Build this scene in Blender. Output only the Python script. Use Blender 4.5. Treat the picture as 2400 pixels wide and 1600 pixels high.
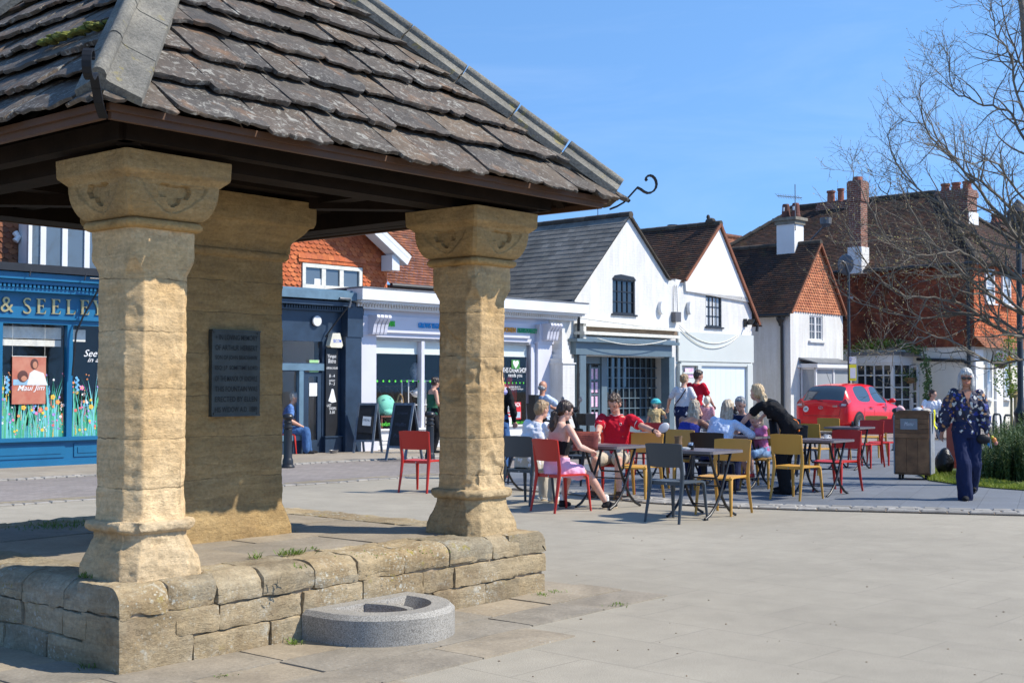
import bpy, bmesh, math, random
from math import sin, cos, pi, radians, sqrt, atan2, floor
from mathutils import Vector, Matrix, noise
for o in list(bpy.data.objects): bpy.data.objects.remove(o)
SC = bpy.context.scene
COL = SC.collection
# ---------------------------------------------------------------- camera, sky, sun, exposure
CH, CT = 1.48, math.atan(105 / 3000)
cd = bpy.data.cameras.new('camera'); cam = bpy.data.objects.new('camera', cd); COL.objects.link(cam)
cam.location = (0, 0, CH); cam.rotation_euler = (pi / 2 + CT, 0, 0)
cd.sensor_width = 36; cd.lens = 45; cd.clip_end = 2000; cd.clip_start = .1
cd.dof.use_dof = True; cd.dof.focus_distance = 8.6; cd.dof.aperture_fstop = 13
SC.camera = cam
SUN_EL, SUN_DIR = radians(46), Vector((.995, -.105, 0)).normalized()
w = bpy.data.worlds.new("World"); SC.world = w; w.use_nodes = True
wt = w.node_tree; wt.nodes.clear()
wo = wt.nodes.new('ShaderNodeOutputWorld'); wb = wt.nodes.new('ShaderNodeBackground')
sk = wt.nodes.new('ShaderNodeTexSky'); sk.sky_type = 'NISHITA'; sk.sun_disc = False
sk.sun_elevation = SUN_EL; sk.sun_rotation = atan2(SUN_DIR.x, SUN_DIR.y)
sk.altitude = 60; sk.air_density = 1.0; sk.dust_density = 0; sk.ozone_density = 3.5
wb.inputs[1].default_value = .15
wc = wt.nodes.new('ShaderNodeTexCoord'); wm = wt.nodes.new('ShaderNodeVectorMath'); wm.operation = 'MULTIPLY_ADD'   # a clearer, flatter sky towards the horizon
wt.links.new(wc.outputs['Generated'], wm.inputs[0]); wm.inputs[1].default_value = (1, 1, .75); wm.inputs[2].default_value = (0, 0, .26)
wt.links.new(wm.outputs[0], sk.inputs[0])
wx = wt.nodes.new('ShaderNodeMix'); wx.data_type = 'RGBA'; wx.blend_type = 'MULTIPLY'; wx.inputs[0].default_value = 1
wx.inputs[7].default_value = (.80, 1.0, 1.09, 1); wt.links.new(sk.outputs[0], wx.inputs[6])
cn = wt.nodes.new('ShaderNodeTexNoise'); cn.inputs['Scale'].default_value = 2.2; cn.inputs['Detail'].default_value = 7; cn.inputs['Roughness'].default_value = .62; cn.inputs['Distortion'].default_value = .6
cm_ = wt.nodes.new('ShaderNodeMapping'); cm_.inputs['Scale'].default_value = (1.2, 1.2, 7); cm_.inputs['Rotation'].default_value = (.1, .15, 0)
wt.links.new(wc.outputs['Generated'], cm_.inputs[0]); wt.links.new(cm_.outputs[0], cn.inputs['Vector'])
cr = wt.nodes.new('ShaderNodeValToRGB'); cr.color_ramp.elements[0].position = .5; cr.color_ramp.elements[1].position = .8
cr.color_ramp.elements[0].color = (0, 0, 0, 1); cr.color_ramp.elements[1].color = (.08, .08, .08, 1); wt.links.new(cn.outputs[0], cr.inputs[0])
wy = wt.nodes.new('ShaderNodeMix'); wy.data_type = 'RGBA'; wt.links.new(cr.outputs[0], wy.inputs[0]); wt.links.new(wx.outputs[2], wy.inputs[6]); wy.inputs[7].default_value = (5.2, 5.6, 6.2, 1)
wt.links.new(wy.outputs[2], wb.inputs[0]); wt.links.new(wb.outputs[0], wo.inputs[0])
sl = bpy.data.lights.new('sun', 'SUN'); sl.energy = 3.9; sl.angle = radians(.5); sl.color = (1, .93, .81)
so = bpy.data.objects.new('sun', sl); COL.objects.link(so); so.location = (30, -5, 40)
SD = Vector((SUN_DIR.x * cos(SUN_EL), SUN_DIR.y * cos(SUN_EL), sin(SUN_EL)))
so.rotation_euler = SD.to_track_quat('Z', 'Y').to_euler()
SC.view_settings.view_transform = 'Standard'; SC.view_settings.look = 'None'
SC.view_settings.gamma = 1; SC.view_settings.exposure = .7
SC.render.engine = 'CYCLES'
SC.cycles.max_bounces = 6; SC.cycles.transparent_max_bounces = 12
# ---------------------------------------------------------------- measuring helpers (where things stand)
_f = Vector((0, cos(CT), sin(CT))); _u = Vector((0, -sin(CT), cos(CT)))
def ray(px, py): return _f + Vector((1, 0, 0)) * ((px - 1200) / 3000) + _u * ((800 - py) / 3000)
def G(px, py, z=0.):
    d = ray(px, py); return Vector((0, 0, CH)) + d * ((z - CH) / d.z)
def D(px, py, y):
    d = ray(px, py); return Vector((0, 0, CH)) + d * (y / d.y)
TB = radians(47); F0 = G(0, 1098); F0.z = 0
UB, VB = Vector((cos(TB), sin(TB), 0)), Vector((-sin(TB), cos(TB), 0))
def FP(px, py, v=0.):                       # facade plane at offset v: (u, z)
    d = ray(px, py); o = Vector((0, 0, CH)); p0 = F0 + VB * v
    t = (p0 - o).dot(VB) / d.dot(VB); p = o + d * t
    return (p - F0).dot(UB), p.z
def FV(px, py, u):                          # plane at constant u: (v, z)
    d = ray(px, py); o = Vector((0, 0, CH)); p0 = F0 + UB * u
    t = (p0 - o).dot(UB) / d.dot(UB); p = o + d * t
    return (p - F0).dot(VB), p.z
def FW(u, v, z=0.): return F0 + UB * u + VB * v + Vector((0, 0, z))
# ---------------------------------------------------------------- objects
ORG = {}
def tag(o, label=None, cat=None, group=None, kind=None):
    if label: o['label'] = label
    if cat: o['category'] = cat
    if group: o['group'] = group
    if kind: o['kind'] = kind
    return o
def empty(name, loc, rz=0., label=None, cat=None, group=None, org=None):
    o = bpy.data.objects.new(name, None); COL.objects.link(o)
    o.location = (loc[0], loc[1], loc[2] if len(loc) > 2 else 0.); o.rotation_euler = (0, 0, rz); o.empty_display_size = .1
    if org is not None: ORG[o.name] = Vector(org)
    return tag(o, label, cat, group)
def bldg(name, u, v, label, cat='building', group=None, z=0):
    return empty(name, FW(u, v, z), TB, label, cat, group, (u, v, z))
def copy_tree(o, loc=None, rz=None, parent=None):
    c = o.copy(); COL.objects.link(c)
    if parent: c.parent = parent
    for ch in list(o.children): copy_tree(ch, None, None, c)
    if loc is not None: c.location = loc
    if rz is not None: c.rotation_euler[2] = rz
    return c
class MB:
    def __init__(s): s.v = []; s.f = []; s.m = []; s.mi = 0
    def add(s, vs, fs):
        n = len(s.v); s.v += [Vector(p) for p in vs]
        for f in fs: s.f.append([i + n for i in f]); s.m.append(s.mi)
    def box(s, x0, x1, y0, y1, z0, z1):
        s.add([(x, y, z) for z in (z0, z1) for y in (y0, y1) for x in (x0, x1)],
              [(0, 2, 3, 1), (4, 5, 7, 6), (0, 1, 5, 4), (2, 6, 7, 3), (0, 4, 6, 2), (1, 3, 7, 5)])
        return s
    def bx(s, c, h, R=None):                # oriented box: centre, half sizes, rotation matrix
        c = Vector(c); R = R or Matrix.Identity(3)
        s.add([c + R @ Vector((h[0] * a, h[1] * b, h[2] * d)) for d in (-1, 1) for b in (-1, 1) for a in (-1, 1)],
              [(0, 2, 3, 1), (4, 5, 7, 6), (0, 1, 5, 4), (2, 6, 7, 3), (0, 4, 6, 2), (1, 3, 7, 5)])
        return s
    def beam(s, p, q, w, h, up=(0, 0, 1)):  # bar of w x h from p to q
        p, q = Vector(p), Vector(q); d = (q - p); L = d.length; d.normalize()
        x = d.cross(Vector(up))
        if x.length < 1e-4: x = d.cross(Vector((1, 0, 0)))
        x.normalize(); y = x.cross(d)
        R = Matrix((x, d, y)).transposed()
        return s.bx((p + q) / 2, (w / 2, L / 2, h / 2), R)
    def tube(s, pts, r, n=8, cap=True, sq=1.):
        pts = [Vector(p) for p in pts]; k = len(pts)
        rr = list(r) if hasattr(r, '__len__') else [r] * k
        b = len(s.v); up = None
        for i, p in enumerate(pts):
            d = (pts[min(i + 1, k - 1)] - pts[max(i - 1, 0)])
            if d.length < 1e-9: d = Vector((0, 0, 1))
            d.normalize()
            if up is None:
                up = d.cross(Vector((0, 0, 1)))
                if up.length < .05: up = Vector((1, 0, 0))
            up = (up - d * up.dot(d)); up.normalize(); w_ = d.cross(up)
            for j in range(n):
                a = 2 * pi * j / n
                s.v.append(p + (up * cos(a) + w_ * (sin(a) * sq)) * rr[i])
        for i in range(k - 1):
            for j in range(n):
                s.f.append([b + i * n + j, b + i * n + (j + 1) % n, b + (i + 1) * n + (j + 1) % n, b + (i + 1) * n + j]); s.m.append(s.mi)
        if cap:
            s.f.append([b + j for j in range(n)][::-1]); s.m.append(s.mi)
            s.f.append([b + (k - 1) * n + j for j in range(n)]); s.m.append(s.mi)
        return s
    def lathe(s, prof, c=(0, 0, 0), n=16, sx=1., sy=1., a0=0., a1=2 * pi):
        c = Vector(c); full = abs(a1 - a0 - 2 * pi) < 1e-6; m = n if full else n + 1; b = len(s.v)
        for r, z in prof:
            for j in range(m):
                a = a0 + (a1 - a0) * j / n
                s.v.append(c + Vector((r * cos(a) * sx, r * sin(a) * sy, z)))
        for i in range(len(prof) - 1):
            for j in range(n):
                k = (j + 1) % m
                s.f.append([b + i * m + j, b + i * m + k, b + (i + 1) * m + k, b + (i + 1) * m + j]); s.m.append(s.mi)
        return s
    def ell(s, c, r, n=12, k=8, R=None):
        c = Vector(c); R = R or Matrix.Identity(3); b = len(s.v)
        for i in range(k + 1):
            t = pi * i / k
            for j in range(n):
                a = 2 * pi * j / n
                s.v.append(c + R @ Vector((r[0] * sin(t) * cos(a), r[1] * sin(t) * sin(a), -r[2] * cos(t))))
        for i in range(k):
            for j in range(n):
                s.f.append([b + i * n + j, b + i * n + (j + 1) % n, b + (i + 1) * n + (j + 1) % n, b + (i + 1) * n + j]); s.m.append(s.mi)
        return s
    def prism(s, poly, f0, f1):             # poly of 2-D points, f0/f1 map (a,b)->3-D for the two ends
        n = len(poly); s.add([f0(*p) for p in poly] + [f1(*p) for p in poly],
            [list(range(n))[::-1], list(range(n, 2 * n))] + [(i, (i + 1) % n, n + (i + 1) % n, n + i) for i in range(n)])
        return s
    def xz(s, poly, y0, y1): return s.prism(poly, lambda a, b: (a, y0, b), lambda a, b: (a, y1, b))
    def yz(s, poly, x0, x1): return s.prism(poly, lambda a, b: (x0, a, b), lambda a, b: (x1, a, b))
    def xy(s, poly, z0, z1): return s.prism(poly, lambda a, b: (a, b, z0), lambda a, b: (a, b, z1))
    def rock(s, x0, x1, y0, y1, z0, z1, res=.05, rad=.02, amp=.006, sc=6., seed=0., warp=None, R=None):
        # stone block: rounded corners, rough faces
        nx, ny, nz = [max(2, int(round(abs(a) / res))) for a in (x1 - x0, y1 - y0, z1 - z0)]
        idx = {}; vs = []; fs = []
        c0 = Vector((x0 + rad, y0 + rad, z0 + rad)); c1 = Vector((x1 - rad, y1 - rad, z1 - rad))
        sv = Vector((seed * 7.3, seed * 3.1, seed * 5.7))
        def vid(i, j, k):
            key = (i, j, k)
            if key not in idx:
                p = Vector((x0 + (x1 - x0) * i / nx, y0 + (y1 - y0) * j / ny, z0 + (z1 - z0) * k / nz))
                q = Vector((min(max(p.x, c0.x), c1.x), min(max(p.y, c0.y), c1.y), min(max(p.z, c0.z), c1.z)))
                d = p - q
                if d.length > 1e-9: d.normalize()
                p = q + d * rad
                nn = noise.noise(p * sc + sv) + .5 * noise.noise(p * sc * 2.7 + sv) + .3 * noise.noise(p * sc * 7 + sv)
                p = p + d * nn * amp
                if warp: p = warp(p)
                idx[key] = len(vs); vs.append(p)
            return idx[key]
        for i in range(nx):
            for j in range(ny):
                fs.append([vid(i, j, 0), vid(i, j + 1, 0), vid(i + 1, j + 1, 0), vid(i + 1, j, 0)])
                fs.append([vid(i, j, nz), vid(i + 1, j, nz), vid(i + 1, j + 1, nz), vid(i, j + 1, nz)])
        for i in range(nx):
            for k in range(nz):
                fs.append([vid(i, 0, k), vid(i + 1, 0, k), vid(i + 1, 0, k + 1), vid(i, 0, k + 1)])
                fs.append([vid(i, ny, k), vid(i, ny, k + 1), vid(i + 1, ny, k + 1), vid(i + 1, ny, k)])
        for j in range(ny):
            for k in range(nz):
                fs.append([vid(0, j, k), vid(0, j, k + 1), vid(0, j + 1, k + 1), vid(0, j + 1, k)])
                fs.append([vid(nx, j, k), vid(nx, j + 1, k), vid(nx, j + 1, k + 1), vid(nx, j, k + 1)])
        if R: vs = [R @ p for p in vs]
        s.add(vs, fs); return s
    def build(s, name, mats, parent=None, smooth=False, auto=None, xf=None, loc=None):
        me = bpy.data.meshes.new(name)
        off = None; pp = parent
        while pp is not None and off is None: off = ORG.get(pp.name); pp = pp.parent
        vs = s.v
        if xf: vs = [xf @ p for p in vs]
        if off: vs = [p - off for p in vs]
        me.from_pydata([tuple(p) for p in vs], [], s.f)
        if not isinstance(mats, (list, tuple)): mats = [mats]
        for m in mats: me.materials.append(m)
        if len(mats) > 1: me.polygons.foreach_set('material_index', s.m)
        if smooth or auto: me.polygons.foreach_set('use_smooth', [True] * len(s.f))
        if auto: me.set_sharp_from_angle(angle=radians(auto))
        me.update()
        o = bpy.data.objects.new(name, me); COL.objects.link(o)
        if parent: o.parent = parent
        if loc is not None: o.location = loc
        return o
_TX = {}
def text_geo(txt, shear=0., bold=0.):
    k = (txt, shear, bold)
    if k not in _TX:
        cu = bpy.data.curves.new('t', 'FONT'); cu.body = txt; cu.size = 1; cu.shear = shear; cu.offset = bold
        cu.extrude = 0; cu.resolution_u = 3
        o = bpy.data.objects.new('t', cu); COL.objects.link(o)
        me = o.to_mesh() if False else bpy.data.meshes.new_from_object(o.evaluated_get(bpy.context.evaluated_depsgraph_get()))
        vs = [v.co.copy() for v in me.vertices]; fs = [list(p.vertices) for p in me.polygons]
        bpy.data.objects.remove(o); bpy.data.curves.remove(cu); bpy.data.meshes.remove(me)
        if vs:
            x0 = min(v.x for v in vs); x1 = max(v.x for v in vs); y0 = min(v.y for v in vs); y1 = max(v.y for v in vs)
            vs = [Vector(((v.x - x0), (v.y - y0), 0)) for v in vs]
            _TX[k] = (vs, fs, x1 - x0, y1 - y0)
        else: _TX[k] = ([], [], 1, 1)
    return _TX[k]
def put_text(mb, txt, o, ux, uy, w=None, h=None, shear=0., bold=0., off=.0, thick=0.):
    # writes txt with lower-left at o, ux/uy unit vectors, total width w and/or height h
    vs, fs, tw, th = text_geo(txt, shear, bold)
    sx = (w / tw) if w else h / th; sy = (h / th) if h else sx
    o, ux, uy = Vector(o), Vector(ux).normalized(), Vector(uy).normalized(); nn = ux.cross(uy)
    P = [o + ux * (v.x * sx) + uy * (v.y * sy) + nn * off for v in vs]
    mb.add(P, fs)
    if thick:
        ed = {}
        for f in fs:
            for a, b in zip(f, f[1:] + f[:1]):
                e = (min(a, b), max(a, b)); ed.setdefault(e, []).append((a, b))
        n = len(P); Q = P + [p - nn * thick for p in P]
        mb.add(Q, [(v[0][1], v[0][0], v[0][0] + n, v[0][1] + n) for v in ed.values() if len(v) == 1])
    return tw * sx
# ---------------------------------------------------------------- materials
def srgb(h, k=1.):
    h = h.lstrip('#'); c = [int(h[i:i + 2], 16) / 255 for i in (0, 2, 4)]
    return tuple((x / 12.92 if x <= .04045 else ((x + .055) / 1.055) ** 2.4) * k for x in c)
class N:
    def __init__(s, name):
        s.m = bpy.data.materials.new(name); s.m.use_nodes = True; s.t = s.m.node_tree
        s.b = s.t.nodes['Principled BSDF']; s.o = s.t.nodes['Material Output']
        s.tc = s.t.nodes.new('ShaderNodeTexCoord')
    def n(s, kind, **kw):
        x = s.t.nodes.new('ShaderNode' + kind)
        for k, v in kw.items(): setattr(x, k, v)
        return x
    def l(s, a, b): s.t.links.new(a, b)
    def noise(s, scale=5, detail=4, rough=.6, vec=None, dist=0):
        x = s.n('TexNoise'); x.inputs['Scale'].default_value = scale; x.inputs['Detail'].default_value = detail
        x.inputs['Roughness'].default_value = rough; x.inputs['Distortion'].default_value = dist
        s.l(vec or s.tc.outputs['Object'], x.inputs['Vector']); return x.outputs['Fac']
    def voro(s, scale=5, vec=None, feature='F1', out='Distance', rnd=1):
        x = s.n('TexVoronoi', feature=feature); x.inputs['Scale'].default_value = scale; x.inputs['Randomness'].default_value = rnd
        s.l(vec or s.tc.outputs['Object'], x.inputs['Vector']); return x.outputs[out]
    def ramp(s, fac, stops, interp='LINEAR'):
        x = s.n('ValToRGB'); e = x.color_ramp.elements; x.color_ramp.interpolation = interp
        while len(e) < len(stops): e.new(.5)
        for i, (p, c) in enumerate(stops):
            e[i].position = p
            e[i].color = (c, c, c, 1) if isinstance(c, (int, float)) else (*c, 1)
        s.l(fac, x.inputs[0]); return x.outputs[0]
    def mix(s, a, b, f, mode='MIX'):
        x = s.n('Mix', data_type='RGBA', blend_type=mode)
        for sock, v in ((x.inputs[0], f), (x.inputs[6], a), (x.inputs[7], b)):
            if isinstance(v, (int, float)): sock.default_value = v if sock.type == 'VALUE' else (v, v, v, 1)
            elif isinstance(v, tuple): sock.default_value = (*v, 1)
            else: s.l(v, sock)
        return x.outputs[2]
    def math(s, op, a, b=0., c=None):
        x = s.n('Math', operation=op)
        for i, v in enumerate((a, b) if c is None else (a, b, c)):
            if isinstance(v, (int, float)): x.inputs[i].default_value = v
            else: s.l(v, x.inputs[i])
        return x.outputs[0]
    def bump(s, h, strength=.3, dist=.01):
        x = s.n('Bump'); x.inputs['Strength'].default_value = strength; x.inputs['Distance'].default_value = dist
        s.l(h, x.inputs['Height'])
        if s.b.inputs['Normal'].is_linked: s.l(s.b.inputs['Normal'].links[0].from_socket, x.inputs['Normal'])
        s.l(x.outputs[0], s.b.inputs['Normal'])
    def col(s, c):
        if isinstance(c, tuple): s.b.inputs['Base Color'].default_value = (*c, 1)
        else: s.l(c, s.b.inputs['Base Color'])
    def swz(s, a='x', b='z', k=1., sa=1., sb=1., add='y'):   # (a(+add), b) plane for brick textures
        sp = s.n('SeparateXYZ'); s.l(s.tc.outputs['Object'], sp.inputs[0])
        o = {'x': sp.outputs[0], 'y': sp.outputs[1], 'z': sp.outputs[2]}
        A = s.math('ADD', o[a], o[add]) if add else o[a]
        cb = s.n('CombineXYZ'); s.l(s.math('MULTIPLY', A, sa), cb.inputs[0]); s.l(s.math('MULTIPLY', o[b], sb), cb.inputs[1])
        return cb.outputs[0]
    def brick(s, vec, w, h, mortar=.01, smooth=.1, off=.5, c1=.4, c2=.6, cm=0., bias=0.):
        x = s.n('TexBrick'); x.offset = off
        x.inputs['Scale'].default_value = 1; x.inputs['Brick Width'].default_value = w; x.inputs['Row Height'].default_value = h
        x.inputs['Mortar Size'].default_value = mortar; x.inputs['Mortar Smooth'].default_value = smooth; x.inputs['Bias'].default_value = bias
        for k, v in (('Color1', c1), ('Color2', c2), ('Mortar', cm)):
            x.inputs[k].default_value = (v, v, v, 1) if isinstance(v, (int, float)) else (*v, 1)
        s.l(vec, x.inputs['Vector']); return x.outputs['Color'], x.outputs['Fac']
def pm(name, col, rough=.6, metal=0., var=.15, vs=4., col2=None, bump=0., bs=60., spec=.5, coat=0., isl=0., bd=.004, fine=0.):
    n = N(name)
    c = col
    f = n.ramp(n.noise(vs, 6, .65), [(.3, 0.), (.7, 1.)])
    if col2 is None: col2 = tuple(x * (1 - var) for x in col); c1 = tuple(min(1, x * (1 + var * .6)) for x in col)
    else: c1 = col
    c = n.mix(c1, col2, f)
    if isl:
        g = n.n('NewGeometry'); c = n.mix(c, n.ramp(g.outputs['Random Per Island'], [(0, 1 - isl), (1, 1 + isl * .7)]), 1., 'MULTIPLY')
    if fine: c = n.mix(c, n.ramp(n.noise(90, 3), [(.3, 1 - fine), (.7, 1 + fine)]), 1., 'MULTIPLY')
    n.col(c); n.b.inputs['Roughness'].default_value = rough; n.b.inputs['Metallic'].default_value = metal
    n.b.inputs['Specular IOR Level'].default_value = spec; n.b.inputs['Coat Weight'].default_value = coat
    if bump: n.bump(n.noise(bs, 5, .6), bump, bd)
    return n.m
def sandstone(name, base, lichen=.3, dark=.35, joints=None):
    n = N(name)
    big = n.ramp(n.noise(1.6, 6, .6), [(.3, 0.), (.72, 1.)])
    c = n.mix(base, tuple(a * b for a, b in zip(base, (.82, .70, .52))), big)
    # bedding: streaks stretched along the beds
    mp = n.n('Mapping'); mp.inputs['Scale'].default_value = (2.2, 2.2, 14); n.l(n.tc.outputs['Object'], mp.inputs['Vector'])
    st = n.noise(1.7, 6, .65, mp.outputs[0], .6)
    c = n.mix(c, n.ramp(st, [(.35, .72), (.65, 1.12)]), .8, 'MULTIPLY')
    g = n.ramp(n.noise(3.1, 8, .7), [(.48, 0.), (.66, 1.)])
    c = n.mix(c, (.23, .175, .11), n.math('MULTIPLY', g, dark))
    c = n.mix(c, n.ramp(n.noise(38, 5, .7), [(.3, .80), (.7, 1.16)]), 1., 'MULTIPLY')
    if lichen:
        v = n.voro(22, out='Distance'); m = n.ramp(n.noise(2.3, 5, .65), [(.47, 0.), (.58, 1.)])
        v2 = n.voro(47, n.mix(n.tc.outputs['Object'], n.tc.outputs['Object'], 0.)); sp = n.math('MULTIPLY', n.math('MAXIMUM', n.ramp(v, [(.16, 1.), (.30, 0.)]), n.ramp(v2, [(.20, 1.), (.34, 0.)])), m)
        sp = n.math('MULTIPLY', sp, n.ramp(n.noise(16, 6, .8), [(.40, 0.), (.56, 1.)])); blot = n.ramp(n.noise(7, 9, .8, dist=.5), [(.56, 0.), (.63, .85)]); sp = n.math('MAXIMUM', sp, n.math('MULTIPLY', blot, m))
        c = n.mix(c, (.50, .50, .44), n.math('MULTIPLY', sp, lichen))
        y = n.math('MULTIPLY', n.ramp(n.noise(9, 6, .7), [(.60, 0.), (.66, 1.)]), n.ramp(n.noise(1.1, 3), [(.5, 0.), (.6, 1.)]))
        c = n.mix(c, (.33, .27, .07), n.math('MULTIPLY', y, lichen))
    g_ = n.n('NewGeometry'); c = n.mix(c, n.ramp(g_.outputs['Random Per Island'], [(0, (.80, .82, .84)), (.5, (1, .98, .96)), (1, (1.12, 1.06, .96))]), 1., 'MULTIPLY')
    n.col(c); n.b.inputs['Roughness'].default_value = .92; n.b.inputs['Specular IOR Level'].default_value = .2
    sz = n.n('SeparateXYZ'); n.l(n.tc.outputs['Object'], sz.inputs[0])
    if joints:
        zz = n.math('MULTIPLY_ADD', n.noise(4, 5, .7), .045, sz.outputs[2]); acc = None
        for j in joints:
            d = n.math('LESS_THAN', n.math('ABSOLUTE', n.math('SUBTRACT', zz, j + .0225)), .0035); acc = d if acc is None else n.math('MAXIMUM', acc, d)
        n.l(n.mix(c, (.16, .115, .06), n.math('MULTIPLY', acc, n.ramp(n.noise(6, 4), [(.40, .15), (.6, .85)]))), n.b.inputs['Base Color'])
    m2 = n.n('Mapping'); m2.inputs['Scale'].default_value = (1, 1, 2.6); n.l(n.tc.outputs['Object'], m2.inputs['Vector'])
    n.bump(st, .12, .02); n.bump(n.noise(26, 9, .78, m2.outputs[0], .3), .9, .012)
    pit = n.ramp(n.noise(48, 6, .7, m2.outputs[0]), [(.34, 0.), (.44, 1.)]); n.bump(pit, .5, .012); n.bump(n.voro(70), .2, .005)
    return n.m
def glassy(name, tint=(.02, .025, .03), refl=1.0, trans=.0, rough=.02):
    n = N(name); n.col(tint); n.b.inputs['Roughness'].default_value = rough; n.b.inputs['Specular IOR Level'].default_value = .8 * refl
    n.bump(n.noise(1.3, 2), .05, .03)
    if trans:
        tr = n.n('BsdfTransparent'); mx = n.n('MixShader'); g_ = n.n('NewGeometry'); dt = n.n('VectorMath', operation='DOT_PRODUCT'); n.l(g_.outputs['Normal'], dt.inputs[0]); n.l(g_.outputs['Incoming'], dt.inputs[1])
        k = n.math('POWER', n.math('SUBTRACT', 1., n.math('ABSOLUTE', dt.outputs['Value'])), 5.)
        f = n.math('MAXIMUM', n.math('MULTIPLY_ADD', k, .9, .022), .02 if trans > .9 else 1 - trans)
        gl = n.n('BsdfGlossy'); gl.inputs['Roughness'].default_value = .02
        n.l(f, mx.inputs[0]); n.l(tr.outputs[0], mx.inputs[1]); n.l(gl.outputs[0], mx.inputs[2]); n.l(mx.outputs[0], n.o.inputs[0])
    return n.m
# ================================================================ ground, street, paving
WT = radians(50); WU, WV = Vector((cos(WT), sin(WT), 0)), Vector((-sin(WT), cos(WT), 0))
_c1, _c2 = G(278, 1587), G(1281, 1397)
WC = _c1 + (WU + WV) * 1.75; WC.z = 0       # middle of the well house
def rotmap(n, ang, scale=1.):
    mp = n.n('Mapping', vector_type='TEXTURE'); mp.inputs['Rotation'].default_value = (0, 0, ang)
    mp.inputs['Scale'].default_value = (scale,) * 3
    n.l(n.tc.outputs['Object'], mp.inputs['Vector']); return mp.outputs[0]
def paving(name, ang, bw, bh, base, c1=.86, c2=1.08, joint=.006, jdark=.62, speck=.25, stain=.2, bumps=.25, warm=(.36, .32, .26)):
    n = N(name); v = rotmap(n, ang)
    bc, bf = n.brick(v, bw, bh, joint, .3, .37, c1, c2, 1.)
    c = n.mix(base, bc, 1., 'MULTIPLY')
    c = n.mix(c, warm, n.math('MULTIPLY', n.ramp(n.noise(.7, 5, .6), [(.4, 0.), (.7, 1.)]), stain))
    c = n.mix(c, n.ramp(n.noise(.23, 4, .55), [(.3, .84), (.7, 1.12)]), 1., 'MULTIPLY')
    c = n.mix(c, n.ramp(n.noise(3.1, 6, .7), [(.3, .90), (.7, 1.08)]), 1., 'MULTIPLY')
    c = n.mix(c, n.ramp(n.noise(160, 2, .6), [(.34, 1 - speck), (.66, 1 + speck)]), 1., 'MULTIPLY')
    sp = n.ramp(n.voro(13), [(.035, 1.), (.06, 0.)])
    c = n.mix(c, (.08, .07, .06), n.math('MULTIPLY', sp, .15))
    jf = n.math('MULTIPLY', bf, n.ramp(n.noise(2.2, 4), [(.3, .35), (.7, 1.)]))
    c = n.mix(c, tuple(a * jdark for a in base), jf)
    n.col(c); n.b.inputs['Roughness'].default_value = .85; n.b.inputs['Specular IOR Level'].default_value = .25
    n.bump(n.math('MULTIPLY', bf, -1.), .5, .01); n.bump(n.noise(140, 4, .7), bumps, .006)
    return n.m
m_plaza = paving('plaza_paving', TB + pi / 2, .9, .6, (.322, .290, .232), .97, 1.02, .005, .76, .24, .14)
m_blue = paving('slate_paving', TB + radians(20), .9, .45, (.150, .165, .190), .94, 1.04, .005, .7, .12, .05, .15, (.2, .19, .18))
m_street = paving('street_blocks', TB, .21, .105, (.262, .232, .215), .86, 1.1, .008, .62, .2, .3, .3, (.28, .24, .2))
m_walk = paving('pavement_slabs', TB, .75, .5, (.315, .275, .225), .88, 1.1, .008, .6, .2, .35, .2, (.36, .29, .2))
g = MB(); g.add([(-300, -40, 0), (300, -40, 0), (300, 600, 0), (-300, 600, 0)], [(0, 1, 2, 3)])
g.build('ground', m_plaza); bpy.data.objects['ground']['kind'] = 'structure'
def vof(px, py): return (G(px, py) - F0).dot(VB)
SV0, SV1 = vof(0, 1185), vof(0, 1127)       # near and far edge of the street (negative: before the shops)
def fquad(name, m, u0, u1, v0, v1, z, z2=None):
    b = MB(); b.add([FW(u0, v0, z), FW(u1, v0, z), FW(u1, v1, z), FW(u0, v1, z)], [(0, 1, 2, 3)])
    return tag(b.build(name, m), kind='structure')
fquad('street', m_street, -30, 90, SV0, SV1, .004)
fquad('pavement', m_walk, -30, 26.8, SV1, 1.0, .012)
# slate-grey paving beyond the sett strip
SP = [G(*p) for p in ((1130, 1141), (1240, 1146), (1380, 1158), (1540, 1176), (1715, 1186), (1900, 1192), (2120, 1197), (2400, 1204), (2650, 1209), (3000, 1216))]
b = MB(); far = [FW(FP(x_, 1100, SV0)[0], SV0, 0) for x_ in (1130, 1240, 1380, 1540, 1715, 1900, 2120, 2400, 2650, 3000)]
b.add([(p.x, p.y, .010) for p in SP] + [(p.x, p.y, .010) for p in far], [(i, i + 1, i + 1 + len(SP), i + len(SP)) for i in range(len(SP) - 1)])
tag(b.build('slate_paving', m_blue), kind='structure')
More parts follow.
